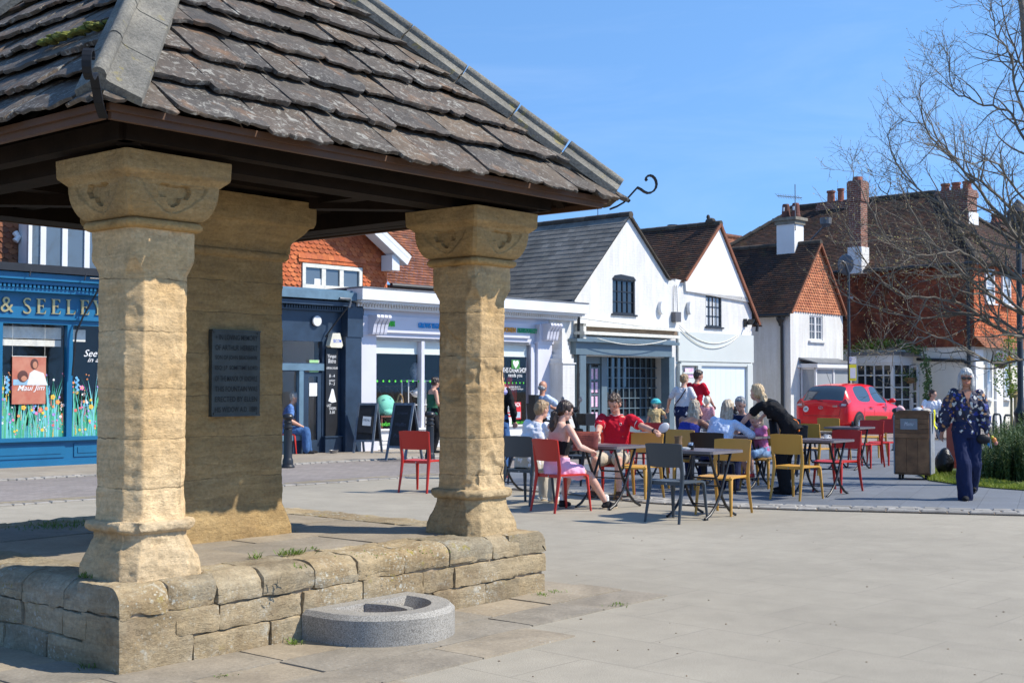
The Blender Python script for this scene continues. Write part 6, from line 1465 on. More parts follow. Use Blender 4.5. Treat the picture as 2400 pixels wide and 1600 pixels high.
thing('napkin_pile', 'little pile of white napkins beside the sachet pot', 'napkins', (T1[0] - .19, T1[1] + .0), TZ, lambda b: [b.bx((0, 0, .006 + .009 * i), (.05, .03, .004), Matrix.Rotation(.2 * i, 3, 'Z')) for i in range(3)], m_paper)
m_menu = pm('menu_red_wood_print', (.30, .075, .045), .35, var=.6, vs=14, col2=(.14, .035, .025))
thing('menu', 'menu lying flat on the table in front of the man in red', 'menu', (T2[0] - .12, T2[1] + .05), TZ, lambda b: b.bx((0, 0, .006), (.15, .105, .005), Matrix.Rotation(.5, 3, 'Z')), pm('menu_back', (.22, .12, .11), .4, var=.3, vs=20))
thing('card_holder', 'small black card holder on the far table', 'holder', (T6[0] + .05, T6[1]), TZ, lambda b: (b.ell((0, 0, .05), (.02, .03, .06), 10, 6), b.box(-.03, .03, -.04, .04, 0, .01)), m_blk)
m_milk = pm('milkshake', (.62, .58, .54), .3, var=.1); m_clear = glassy('jar_glass', trans=.75)
for i, (dx, dy, m_, lab) in enumerate(((-.16, -.05, m_clear, 'handled glass jar of iced water with a striped straw'), (.10, .0, m_milk, 'glass jar of milkshake with a striped straw, held by the girl in pink'))):
    j = thing('drink_jar', lab, 'drink', (T4[0] + dx, T4[1] + dy), TZ, lambda b: b.lathe([(0, 0), (.036, 0), (.040, .01), (.040, .10), (.034, .115), (.036, .13), (0, .13)], n=16), m_)
    b = MB(); b.tube([(0, 0, .05), (.01, .01, .22)], .006, 6); b.build('straw', m_paper, j); b = MB()
    for k in range(6): t = .12 + k * .016; b.tube([(.01 * t / .22, .01 * t / .22, t + .0), (.01 * (t + .008) / .22, .01 * (t + .008) / .22, t + .008)], .0068, 6)
    b.build('straw_stripes', m_black, j)
sh_ = D(1556, 1002, 17.9)
h_ = thing('sunhat', 'white round sunhat hanging between the mustard chairs', 'hat', (sh_.x, sh_.y), sh_.z, lambda b: (b.ell((0, 0, 0), (.02, .085, .062), 20, 10, Matrix.Rotation(.7, 3, 'X')), b.ell((-.03, 0, 0), (.05, .05, .035), 14, 8, Matrix.Rotation(.7, 3, 'X'))), m_white, rz=radians(270))
for c, lab in (((T8[0] - .1, T8[1] + .05), 'white cup and saucer in front of the woman in blue vest'), ((T8[0] + .2, T8[1] - .1), 'white cup and saucer in front of the woman in pale blue'), ((T5[0] + .1, T5[1] + .1), 'white cup and saucer on the table right of the waitress')):
    thing('coffee_cup', lab, 'cup', c, TZ, lambda b: (b.lathe([(0, 0), (.07, .004), (.072, .01), (.03, .006)], n=16), b.lathe([(0, .01), (.025, .01), (.04, .06), (.037, .06), (.02, .02)], n=14), b.tube([(.038, 0, .05), (.06, 0, .045), (.055, 0, .025), (.032, 0, .022)], .004, 5)), m_white, 'coffee cups on the tables')
# ---------------------------------------------------------------- street furniture
m_cast = pm('cast_iron_black', (.014, .015, .018), .38, var=.3, vs=5, spec=.6)
def bollard_proto():
    b = MB(); b.lathe([(.0, 0), (.125, 0), (.125, .03), (.10, .06), (.098, .14), (.085, .17), (.078, .19), (.078, .70), (.070, .71), (.086, .725), (.086, .745), (.068, .76), (.066, .80), (.080, .815), (.080, .83), (.066, .845), (.066, .87), (.088, .885), (.104, .91), (.104, .935), (.085, .965), (.045, .985), (0, .99)], n=20)
    return b.build('bollard', m_cast, None, auto=35)
bp = bollard_proto()
for i, (px, Y, lab) in enumerate(((676, 23.3, 'black iron bollard beside the seated man in jeans'), (1008, 25.2, 'black iron bollard behind the chalk board and red chair'), (1548, 30.6, 'black iron bollard next to the child in a teal sunhat'), (1722, 32, 'black iron bollard left of the waitress, before the boarded shop'), (2100, 29.4, 'black iron bollard at the front corner of the red car'))):
    o = bp if i == 0 else bp.copy()
    if i: COL.objects.link(o)
    o.location = (*dp(px, Y), .0); tag(o, lab, 'bollard', 'black iron bollards along the kerb')
m_chalk = pm('chalkboard', (.018, .019, .022), .8, var=.4, vs=8); m_abf = pm('grey_blue_wood', (.13, .16, .20), .7, var=.35, vs=12); m_abw = pm('bare_wood_edge', (.45, .30, .15), .7, var=.3)
def aboard(label, c, rz, h=1.05, w_=.56, fold=False, paper=False):
    r = empty('chalk_board', (c[0], c[1], .012), rz, label, 'sign', 'pavement chalk boards'); hw = w_ / 2
    for s in (-1, 1):
        Rm = Matrix.Rotation(s * radians(15), 3, 'X'); o = Vector((0, -s * 0.0, h))
        def T(x, y, z, s=s): return Vector((x, s * -(h - z) * .27, z)) + Vector((0, s * -y, 0))
        b = MB()
        for x0, x1 in ((-hw, -hw + .05), (hw - .05, hw)): b.add([T(x, y, z) for z in (0, h) for y in (-.014, .014) for x in (x0, x1)], [(0, 2, 3, 1), (4, 5, 7, 6), (0, 1, 5, 4), (2, 6, 7, 3), (0, 4, 6, 2), (1, 3, 7, 5)])
        for z0, z1 in ((h - .05, h - .002), (.24, .29)): b.add([T(x, y, z) for z in (z0, z1) for y in (-.012, .012) for x in (-hw + .05, hw - .05)], [(0, 2, 3, 1), (4, 5, 7, 6), (0, 1, 5, 4), (2, 6, 7, 3), (0, 4, 6, 2), (1, 3, 7, 5)])
        fr = b.build('frame', m_abf, r)
        b = MB(); b.add([T(x, y, z) for z in (.29, h - .05) for y in (-.005, .005) for x in (-hw + .05, hw - .05)], [(0, 2, 3, 1), (4, 5, 7, 6), (0, 1, 5, 4), (2, 6, 7, 3), (0, 4, 6, 2), (1, 3, 7, 5)]); bo = b.build('chalk_panel', m_chalk, r)
        if s == 1:
            up = (T(0, 0, 1) - T(0, 0, 0)).normalized()
            if paper:
                b = MB(); p0 = T(-.15, .03, .52); b.beam(T(-.17, .03, .62), T(.17, .03, .60), .02, .34, up=(0, 1, 0)) if False else b.add([T(x, y, z + x * -.06) for z in (.44, .82) for y in (.012, .035) for x in (-.17, .17)], [(0, 2, 3, 1), (4, 5, 7, 6), (0, 1, 5, 4), (2, 6, 7, 3), (0, 4, 6, 2), (1, 3, 7, 5)])
                pn = b.build('menu_box', m_chalk, r); b = MB(); b.add([T(x, .037, z + x * -.06) for z, x in ((.60, -.07), (.60, .13), (.80, .13), (.80, -.07))], [(0, 1, 2, 3)]); b.build('menu_sheet', m_paper, pn)
                b = MB(); put_text(b, 'MENU', T(-.05, .040, .70), (1, 0, -.06), up, .16, .05); b.build('menu_word', m_chalk, pn)
            else:
                b = MB()
                for i, t in enumerate(('Crepes', 'Waffles', 'Panini')): put_text(b, t, T(-.13, .008, h - .24 - .22 * i), (1, 0, 0), up, .26, .07, shear=.2)
                b.build('chalk_writing', pm('faint_chalk', (.06, .07, .10), .9), bo)
    return r
aboard('chalk board with a white MENU sheet outside the charity shop', dp(863, 28.6), radians(-16), 1.10, .48, paper=True)
aboard('dark chalk board with faint writing left of the right pillar', dp(948, 25.6), radians(-30), 1.14, .50)
thing('dog_bowl', 'small metal dog bowl on the pavement by the bistro', 'bowl', dp(783, 28.2), .012, lambda b: b.lathe([(0, 0), (.07, 0), (.11, .07), (.10, .07), (.06, .02)], n=16), m_steel)
# parking sign post, lamp column
def post(name, label, cat, px, Y, fn_list, z=0):
    r = empty(name, (*dp(px, Y), z), 0, label, cat)
    for nm, m_, fn in fn_list:
        b = MB(); fn(b); b.build(nm, m_, r, auto=40)
    return r
Yp = 41.6
kz = lambda py: CH + (905 - py) * Yp / 3000
m_yels = pm('yellow_sign', (.80, .72, .02), .5, var=.03)
ps_ = post('parking_sign', 'tall black lamp post carrying a yellow and a white parking notice', 'sign', 1990, Yp, [('post', m_cast, lambda b: (b.tube([(0, 0, 0), (0, 0, kz(640)), (-.10, 0, kz(618)), (-.2, 0, kz(612))], .05, 10),)),
    ('bracket', m_lead, lambda b: b.box(-.02, .14, -.06, .02, kz(700), kz(695))),
    ('white_notice', m_paper, lambda b: b.box(-.02, .21, -.10, -.085, kz(852), kz(836))),
    ('yellow_notice', m_yels, lambda b: b.box(-.02, .21, -.10, -.085, kz(892), kz(854)))])
yn = [c for c in ps_.children if 'yellow' in c.name][0]
b = MB(); b.box(.005, .185, -.105, -.101, kz(886), kz(862)); b.build('notice_sheet', m_paper, yn)
wn = [c for c in ps_.children if 'white' in c.name][0]
b = MB(); b.box(-.01, .05, -.105, -.101, kz(846), kz(838)); b.build('blue_square', pm('sign_blue', (.02, .12, .50), .5), wn)
b = MB(); put_text(b, 'P', (.0, -.107, kz(845)), (1, 0, 0), (0, 0, 1), None, .08, bold=.02); b.build('parking_letter', m_wlet, wn)
Yl = 24.
kl = lambda py: CH + (905 - py) * Yl / 3000
post('street_lamp', 'black cast iron lamp column at the right edge of the picture', 'street lamp', 2391, Yl, [('post', m_cast, lambda b: b.lathe([(0, 0), (.16, 0), (.16, .08), (.11, .14), (.10, .9), (.13, .96), (.13, 1.0), (.07, 1.1), (.055, 1.3), (.05, kl(620)), (.045, kl(560))], n=14)),
    ('ladder_bar', m_cast, lambda b: b.tube([(-.22, 0, kl(640)), (.3, 0, kl(640))], .02, 8)), ('lantern', m_cast, lambda b: b.lathe([(.05, kl(560)), (.16, kl(545)), (.22, kl(500)), (.24, kl(498)), (.05, kl(470)), (0, kl(465))], n=8))])
# ---------------------------------------------------------------- wooden service cart with clutter, bin bag
m_crate = pm('reclaimed_boards', (.26, .125, .055), .75, var=.45, vs=6, bump=.3, bs=20, isl=.35); m_gwood = pm('grey_painted_boards', (.25, .27, .30), .7, var=.25, vs=6, bump=.3, isl=.2)
ct = empty('wooden_cart', (*dp(2140, 20.4), 0), radians(-26), 'wooden service cart on castors with a yellow cloth on its side', 'cart')
def f(b):
    for i in range(3): b.box(-.26 + .174 * i + .002, -.26 + .174 * (i + 1) - .002, -.20, -.18, .10, .66)
    for i in range(5): b.box(-.26, .26, -.215 - (.006 if i % 2 else 0), -.195, .665 + .075 * i, .665 + .075 * (i + 1) - .004)
    b.box(-.27, .27, -.20, .22, .09, .12); b.xz([(-.27, 1.04), (.27, 1.04), (.27, 1.08), (.24, 1.10), (-.18, 1.10), (-.27, 1.06)], -.21, -.19); b.box(-.27, .27, -.15, .2, 1.02, 1.04)
bd = part(ct, 'front_boards', m_crate, f)
part(ct, 'side_boards', m_gwood, lambda b: ([b.box(.265, .285, -.19 + .14 * i, -.19 + .14 * (i + 1) - .004, .10, 1.06) for i in range(3)], [b.box(-.285, -.265, -.19 + .14 * i, -.19 + .14 * (i + 1) - .004, .10, 1.02) for i in range(3)], b.box(-.26, .26, .225, .24, .10, 1.04)))
sg = part(ct, 'name_plate', pm('plaque_print', (.32, .30, .32), .4, var=.5, vs=12, col2=(.22, .26, .26)), lambda b: b.box(-.17, .09, -.232, -.223, .80, .97)); part(sg, 'plate_writing', m_wlet, lambda b: put_text(b, 'Menu', (-.11, -.235, .86), (1, 0, 0), (0, 0, 1), .14, .06, shear=.3))
for x, y in ((-.2, -.13), (.2, -.13), (-.2, .15), (.2, .15)): part(ct, 'castor', m_blk, lambda b: (b.tube([(x - .014, y, .045), (x + .014, y, .045)], .045, 14), b.box(x - .02, x + .02, y - .01, y + .01, .05, .09)))
def cloth(b, w_, h, seed, amp=.02):
    n = 10; g_ = []
    for i in range(n + 1):
        for j in range(n + 1):
            s, t = i / n, j / n; g_.append((amp * noise.noise(Vector((s * 3, t * 3, seed))) + (.03 if t > .85 else 0) * 1, (s - .5) * w_ * (1 - .35 * t), -t * h + .02 * noise.noise(Vector((s * 4, 0, seed)))))
    b.add(g_, [(i * (n + 1) + j, i * (n + 1) + j + 1, (i + 1) * (n + 1) + j + 1, (i + 1) * (n + 1) + j) for i in range(n) for j in range(n)])
def onct(x, y, z): p = Matrix.Rotation(radians(-26), 3, 'Z') @ Vector((x, y, 0)); return (ct.location.x + p.x, ct.location.y + p.y), z
c_, z_ = onct(.315, .02, 1.10); b = MB(); cloth(b, .16, .30, 4.); o = b.build('yellow_cloth', pm('lime_cloth', (.70, .68, .02), .8, var=.1), None, smooth=True, loc=(*c_, z_)); o.rotation_euler = (0, 0, radians(-26)); tag(o, 'bright yellow cloth hung over the side of the wooden cart', 'cloth')
o.modifiers.new('s', 'SOLIDIFY').thickness = .006
def lump(name, label, cat, c, z, r_, m_, seed, amp=.3, rz=0):
    b = MB(); b.ell((0, 0, r_[2]), r_, 20, 12)
    for v in b.v: v += (v - Vector((0, 0, r_[2]))) * (amp * noise.noise(v * (2.2 / max(r_)) * .5 + Vector((seed, 0, 0))) + amp * .5 * noise.noise(v * (5 / max(r_)) * .5 + Vector((seed, 3, 0)))); v.z = max(v.z, 0)
    o = b.build(name, m_, None, smooth=True, loc=(*c, z)); o.rotation_euler = (0, 0, rz); return tag(o, label, cat)
for nm, lab, x, y, r_, m_, sd in (('napkin_bundle', 'pink and white bundle on the left of the cart top', -.20, -.02, (.07, .06, .06), pm('pinkish_napkin', (.62, .42, .46), .8, var=.3, vs=20), 1), ('cap', 'dark cap lying on the cart top', -.08, -.04, (.10, .07, .03), pm('dark_cloth', (.04, .045, .05), .8), 2),
        ('napkin_bundle', 'pale grey blue napkin bundle in the middle of the cart top', .06, .03, (.09, .07, .05), pm('pale_blue_napkin', (.45, .50, .58), .8, var=.3, vs=20), 3), ('napkin_bundle', 'crumpled beige paper on the right of the cart top', .19, .0, (.08, .06, .04), pm('beige_napkin', (.50, .47, .42), .8, var=.3, vs=20), 4)):
    c_, z_ = onct(x, y, 1.10 if x > -.1 else 1.10); lump(nm, lab, 'napkin' if 'nap' in nm else 'hat', c_, z_ - .06 + .01, r_, m_, sd)
lump('bin_bag', 'full glossy black bin bag behind the wooden cart', 'bin bag', dp(2210, 21.), .0, (.14, .14, .23), pm('black_polythene', (.010, .010, .012), .30, spec=.4, bump=.8, bs=9, bd=.03), 5, .25)
tag(post('red_cabinet', 'red painted wooden post unit between the cart and the walking woman', 'cabinet', 2243, 23., [('side_panel', pm('red_wood', (.30, .035, .02), .6, var=.2), lambda b: (b.box(-.14, -.10, -.2, .2, 0, .82), b.box(.10, .14, -.2, .2, 0, .82))), ('shelf', m_gwood, lambda b: (b.box(-.10, .10, -.2, .2, .40, .43), b.box(-.10, .10, -.2, .2, .76, .80)))]))
# ---------------------------------------------------------------- benches, rails and pots in the pub garden
m_metal = pm('dark_metal_frame', (.04, .042, .045), .5)
def railing(label, px0, px1, Y, grp='cycle hoops and rails by the public house'):
    a, c = Vector((*dp(px0, Y), 0)), Vector((*dp(px1, Y), 0)); r = empty('metal_hoop', a, 0, label, 'railing', grp); d = c - a
    b = MB(); h = .85; q = [Vector((0, 0, 0)), Vector((0, 0, h - .15)), d * .06 + Vector((0, 0, h - .04)), d * .15 + Vector((0, 0, h)), d * .85 + Vector((0, 0, h)), d * .94 + Vector((0, 0, h - .04)), d + Vector((0, 0, h - .15)), d]
    b.tube(q, .025, 8); b.build('hoop', m_metal, r, auto=60); return r
railing('dark metal hoop rail on the right behind the hedge', 2352, 2372, 28); railing('dark metal hoop rail left of the other hoop behind the hedge', 2326, 2344, 29)
pt = empty('picnic_table', (*dp(2215, 36), 0), radians(15), 'grey picnic table with a seated man in white, by the public house', 'table')
part(pt, 'tabletop', m_gwood, lambda b: [b.box(-.85, .85, -.32 + .13 * i, -.20 + .13 * i, .70, .735) for i in range(5)]); part(pt, 'bench', m_gwood, lambda b: (b.box(-.85, .85, -.85, -.60, .42, .455),)); part(pt, 'bench', m_gwood, lambda b: (b.box(-.85, .85, .60, .85, .42, .455),))
for x in (-.6, .6): part(pt, 'trestle', m_gwood, lambda b: (b.beam((x, -.2, .70), (x, -.65, 0), .09, .05, (1, 0, 0)), b.beam((x, .2, .70), (x, .65, 0), .09, .05, (1, 0, 0)), b.beam((x + .05, -.8, .40), (x + .05, .8, .40), .05, .09)))
thing('sauce_bottle', 'pink and orange topped bottle on the picnic table', 'bottle', (pt.location.x - .7, pt.location.y - .1), .736, lambda b: b.lathe([(0, 0), (.045, 0), (.05, .12), (.03, .17), (.03, .21), (0, .21)], n=12), pm('pink_bottle', (.62, .08, .16), .4, var=.5, vs=12, col2=(.7, .35, .03)))
# ---------------------------------------------------------------- goods in the charity shop window
def fwp(px, py, v): u, z = FP(px, py, v); p = FW(u, v, z); return (p.x, p.y), p.z
def good(name, label, cat, px, py, fn, m, v=.6, z=None):
    c, zz = fwp(px, py, v); return thing(name, label, cat, c, zz if z is None else z, fn, m, None, TB)
zsh = fwp(930, 972, .6)[1]
sh = good('display_table', 'low brown table behind the charity shop glass', 'table', 940, 972, lambda b: (b.box(-.9, .9, -.3, .3, -.04, 0), [b.box(x, x + .05, y, y + .05, -zsh + .02, -.04) for x in (-.88, .83) for y in (-.28, .23)]), pm('red_brown_wood', (.16, .05, .03), .5, var=.3))
good('plush_toy', 'round mint green plush toy in the charity shop window', 'soft toy', 902, 955, lambda b: (b.ell((0, 0, .22), (.27, .2, .27), 20, 12), b.ell((-.02, -.12, .08), (.16, .12, .09), 14, 8)), pm('mint_plush', (.20, .62, .48), .9, bump=.5, bs=120), .5, zsh)
good('wicker_basket', 'wicker basket with a tall handle in the charity shop window', 'basket', 938, 960, lambda b: (b.lathe([(0, .02), (.16, 0), (.24, .20), (.26, .21), (.22, .19), (.14, .03)], n=20), b.tube([(.10 * cos(a), 0, .20 + .30 * sin(a)) for a in [pi * i / 12 for i in range(13)]], .018, 6), [b.ell((-.15 + .05 * i, .0, .27 + .03 * (i % 2)), (.04, .04, .05), 8, 6) for i in range(4)]), pm('wicker', (.45, .28, .12), .8, var=.5, vs=40, bump=.8, bs=90), .5, zsh)
good('toy_bird', 'blue and yellow toy bird beside the wicker basket', 'toy', 934, 968, lambda b: b.ell((.12, -.2, .06), (.09, .05, .06), 12, 8), pm('bird_paint', (.75, .55, .05), .6, var=.8, vs=16, col2=(.03, .20, .45)), .4, zsh)
good('shelf_rack', 'thin white shelf rack of pottery in the charity shop window', 'shelf', 967, 890, lambda b: ([b.box(x, x + .025, y, y + .025, -1.35, 0) for x in (-.25, .55) for y in (-.12, .12)], b.box(-.25, .575, -.12, .145, -.03, -.01), b.box(-.25, .575, -.12, .145, -.62, -.60)), m_white, .8)
good('striped_vase', 'tall blue and silver striped vase on the shelf rack', 'vase', 972, 889, lambda b: b.lathe([(0, 0), (.07, 0), (.06, .04), (.11, .16), (.12, .24), (.08, .36), (.03, .42), (0, .42)], n=18), pm('striped_glaze', (.50, .52, .55), .3, var=.5, vs=20, col2=(.08, .12, .20)), .85)
good('teapot', 'white china teapot on the lower shelf of the rack', 'teapot', 976, 931, lambda b: (b.ell((0, 0, .10), (.14, .11, .10), 16, 8), b.tube([(-.12, 0, .06), (-.22, 0, .14), (-.12, 0, .17)], .016, 6), b.ell((0, 0, .21), (.03, .03, .03))), m_white, .85)
good('clothes_rail', 'rail of dark jackets inside the charity shop', 'clothes rail', 925, 905, lambda b: (b.tube([(-.9, 0, 0), (.9, 0, 0)], .02, 6), [b.ell((-.8 + .2 * i, 0, -.42), (.07, .22, .42), 10, 8) for i in range(9)]), pm('dark_jackets', (.05, .035, .03), .8, var=.8, vs=3, col2=(.12, .05, .03), isl=.5), 2.2)
good('red_jacket', 'red jacket on a stand behind the posters in the charity shop', 'jacket', 1194, 925, lambda b: (b.ell((0, 0, 0), (.20, .14, .36), 14, 10), b.ell((-.20, 0, .02), (.06, .07, .32), 10, 8), b.ell((.20, 0, .02), (.06, .07, .32), 10, 8), b.ell((0, 0, .40), (.08, .08, .10), 10, 8)), pm('red_wool', (.45, .03, .02), .8), .5)
# ================================================================ trees, hedge, grass
m_bark = pm('grey_brown_bark', (.20, .17, .135), .9, var=.4, vs=6, col2=(.10, .085, .065), bump=.6, bs=30, isl=.25)
m_bud = pm('pinkish_buds', (.42, .22, .15), .7, var=.5, vs=3, col2=(.36, .38, .10))
def leafmat(name, a, b_, sub=.15):
    n = N(name); g = n.n('NewGeometry'); c = n.mix(a, b_, n.ramp(g.outputs['Random Per Island'], [(0, 0.), (1, 1.)])); n.col(c); n.b.inputs['Roughness'].default_value = .55
    tr = n.n('BsdfTranslucent'); n.l(c, tr.inputs[0]); mx = n.n('MixShader'); mx.inputs[0].default_value = sub; n.l(n.b.outputs[0], mx.inputs[1]); n.l(tr.outputs[0], mx.inputs[2]); n.l(mx.outputs[0], n.o.inputs[0]); return n.m
def twig(b, p, d, L, r, n, rnd, sag=0., wob=.12, tips=None):
    pts = [p]; dd = d.normalized()
    for i in range(n):
        dd = (dd + Vector((rnd.gauss(0, wob), rnd.gauss(0, wob), rnd.gauss(0, wob) + sag))).normalized(); pts.append(pts[-1] + dd * (L / n))
    rr = [max(.0018, r * (1 - .8 * i / n)) for i in range(n + 1)]; b.tube(pts, rr, 5 if r > .012 else (4 if r > .006 else 3), cap=False); return pts, rr
def bare_tree(px, py, Yb):
    rnd = random.Random(23); base = Vector((*dp(px, Yb), 0)); tr = empty('bare_tree', base, 0, 'large leafless budding tree spreading in from the right edge', 'tree')
    trunk, bran, buds = MB(), MB(), MB()
    q = lambda x, y, Y: D(x, y, Y) - base
    tp_ = [Vector((0, 0, 0)), q(2446, 900, Yb), q(2438, 780, Yb), q(2430, 640, Yb + .1), q(2428, 480, Yb), q(2418, 300, Yb), q(2408, 150, Yb - .1), q(2396, 20, Yb), q(2370, -120, Yb), q(2360, -260, Yb)]
    trunk.tube(tp_, [.15, .125, .115, .10, .085, .07, .06, .045, .035, .02], 10); trunk.build('trunk', m_bark, tr, auto=60)
    limbs_ = [  # pixel way-points, depth offset at the tip, root radius
        ([(2400, 745), (2330, 700), (2260, 640), (2180, 560), (2140, 500), (2110, 430)], -1.2, .05), ([(2408, 790), (2340, 770), (2260, 715), (2190, 700), (2120, 690), (2060, 650), (2020, 600), (1985, 540)], -.6, .05),
        ([(2405, 800), (2330, 745), (2240, 735), (2160, 745), (2080, 730), (2000, 705), (1965, 680)], .9, .045), ([(2402, 690), (2330, 600), (2270, 540), (2200, 505), (2110, 475), (2060, 440)], .4, .05),
        ([(2400, 620), (2370, 540), (2300, 450), (2240, 380), (2180, 320), (2160, 260), (2160, 200)], -.8, .05), ([(2400, 560), (2340, 460), (2260, 400), (2200, 330), (2170, 270), (2150, 230)], 1.3, .045),
        ([(2402, 500), (2370, 430), (2330, 380), (2270, 380), (2200, 350)], -1.6, .035), ([(2400, 400), (2390, 310), (2360, 260), (2290, 240), (2240, 215), (2225, 160), (2215, 120)], .5, .04),
        ([(2398, 330), (2380, 220), (2370, 130), (2340, 90), (2325, 40), (2290, 0)], -.4, .035), ([(2395, 240), (2375, 110), (2350, 20), (2330, -60)], .5, .03), ([(2406, 830), (2330, 850), (2270, 820), (2200, 790), (2140, 800), (2080, 830), (2040, 820)], -1.0, .035),
        ([(2405, 815), (2350, 780), (2280, 790), (2200, 830), (2150, 870)], 1.0, .03), ([(2400, 660), (2350, 640), (2290, 660), (2230, 640), (2170, 610), (2080, 560), (2045, 500), (2010, 430), (1990, 390)], 1.5, .045),
        ([(2400, 590), (2300, 560), (2230, 500), (2150, 440), (2100, 380), (2075, 310)], .2, .045), ([(2402, 700), (2480, 620), (2560, 560), (2640, 520)], 0, .05), ([(2402, 560), (2480, 460), (2540, 360), (2600, 280)], .8, .05), ([(2400, 400), (2460, 280), (2500, 180), (2540, 80)], -.6, .04),
        ([(2404, 640), (2440, 560), (2470, 480), (2480, 380)], -2.2, .045), ([(2402, 600), (2380, 520), (2360, 440), (2340, 330)], 2.2, .045), ([(2400, 300), (2420, 180), (2430, 60), (2440, -80)], .3, .035), ([(2404, 760), (2350, 690), (2290, 610), (2230, 590), (2150, 600), (2060, 560)], -2., .04)]
    limbs = [l_ for i_, l_ in enumerate(limbs_) if i_ not in (11,)]
    def bud(p, d):
        s = rnd.uniform(.013, .026); a = Vector((rnd.gauss(0, 1), rnd.gauss(0, 1), rnd.gauss(0, 1))).normalized(); c = (d.cross(a)).normalized() * s * .5
        buds.add([p - c, p + d * s * .6 - c * .2 + a * s * .2, p + c, p + d * s * 1.5], [(0, 1, 3), (1, 2, 3)])
    for wp, dz, r0 in limbs:
        n = len(wp); wp = [(2440, wp[0][1] + 10)] + wp[1:] if wp[0][0] <= 2410 else wp; P = [q(x, y, Yb + dz * (i / (n - 1)) ** 1.1) for i, (x, y) in enumerate(wp)]
        dens = [P[0]]                        # smooth and densify
        for i in range(n - 1):
            for k in range(1, 5):
                t = k / 4; a, c = P[i], P[i + 1]; m0 = (P[i + 1] - P[max(i - 1, 0)]) / 2; m1 = (P[min(i + 2, n - 1)] - P[i]) / 2
                dens.append(a * (2 * t ** 3 - 3 * t * t + 1) + m0 * (t ** 3 - 2 * t * t + t) + c * (-2 * t ** 3 + 3 * t * t) + m1 * (t ** 3 - t * t) + Vector([rnd.gauss(0, .012) for _ in range(3)]))
        K = len(dens); bran.tube(dens, [r0 * .58 * (1 - .9 * (i / (K - 1)) ** .7) + .003 for i in range(K)], 6, cap=False)
        for i in range(2, K):
            if i > 4 and rnd.random() < .34: continue
            t = i / K; d = (dens[i] - dens[i - 1]).normalized()
            for s in range(2 if rnd.random() < .45 else 1):
                out = d + Vector((rnd.gauss(0, .75), rnd.gauss(0, .75), rnd.gauss(.15, .6))); L = rnd.uniform(.45, 1.05) * (1.1 - .45 * t)
                pts, rr = twig(bran, dens[i], out, L, max(.005, r0 * (1 - t) * .40 + .003), 7, rnd, .035, .15)
                for j in range(2, len(pts)):
                    dj = (pts[j] - pts[j - 1]).normalized()
                    for s2 in range(2 if rnd.random() < .12 else 1):
                        o2 = dj + Vector((rnd.gauss(0, .7), rnd.gauss(0, .7), rnd.gauss(.2, .6))); l2 = rnd.uniform(.14, .42)
                        p2, _ = twig(bran, pts[j], o2, l2, .0038, 4, rnd, .05, .2)
                        for m in range(1, len(p2)):
                            if rnd.random() < .55: bud(p2[m], (p2[m] - p2[m - 1]).normalized())
                            if m > 1 and rnd.random() < .34:
                                p3, _ = twig(bran, p2[m], (p2[m] - p2[m - 1]).normalized() + Vector((rnd.gauss(0, .8), rnd.gauss(0, .8), rnd.gauss(.2, .7))), rnd.uniform(.06, .16), .0022, 2, rnd, .05, .2)
                                bud(p3[-1], (p3[-1] - p3[-2]).normalized())
    cr = bran.build('crown', m_bark, tr); buds.build('buds', m_bud, tr); print('TREE', len(bran.f), len(buds.f)); return tr
bare_tree(2452, 1130, 19.)
# grass bed
gpts = [(2150, 1113), (2178, 1128), (2240, 1137), (2330, 1146), (2400, 1151), (2480, 1157), (2700, 1168), (3000, 1180), (3000, 1060), (2600, 1060), (2330, 1062), (2240, 1082), (2180, 1098)]
GP = [G(x, y) for x, y in gpts]
b = MB(); b.xy([(p.x, p.y) for p in GP], -.05, .025); tag(b.build('turf', pm('turf_soil', (.06, .085, .02), .95, var=.5, vs=6, bump=.5), None), kind='structure')
def inpoly(x, y, P):
    c = False; j = len(P) - 1
    for i in range(len(P)):
        if (P[i].y > y) != (P[j].y > y) and x < (P[j].x - P[i].x) * (y - P[i].y) / (P[j].y - P[i].y) + P[i].x: c = not c
        j = i
    return c
rnd = random.Random(4); b = MB(); x0, x1, y0, y1 = min(p.x for p in GP), max(p.x for p in GP[:6]), min(p.y for p in GP), max(p.y for p in GP)
cnt = 0
while cnt < 15000:
    x, y = rnd.uniform(x0, x1), rnd.uniform(y0, y1)
    if not inpoly(x, y, GP): continue
    cnt += 1; h = rnd.uniform(.02, .06) * (1.6 if noise.noise(Vector((x * 1.5, y * 1.5, 0))) > .1 else 1); a = rnd.random() * 6.3; w_ = .006; dx, dy = cos(a) * w_, sin(a) * w_; lx, ly = rnd.gauss(0, h * .5), rnd.gauss(0, h * .5)
    b.add([(x - dx, y - dy, .02), (x + dx, y + dy, .02), (x + lx, y + ly, .02 + h)], [(0, 1, 2)])
tag(b.build('grass', leafmat('grass_blades', (.16, .25, .025), (.30, .33, .05), .35), None), 'short green grass of the bed on the right', 'grass', kind='stuff')
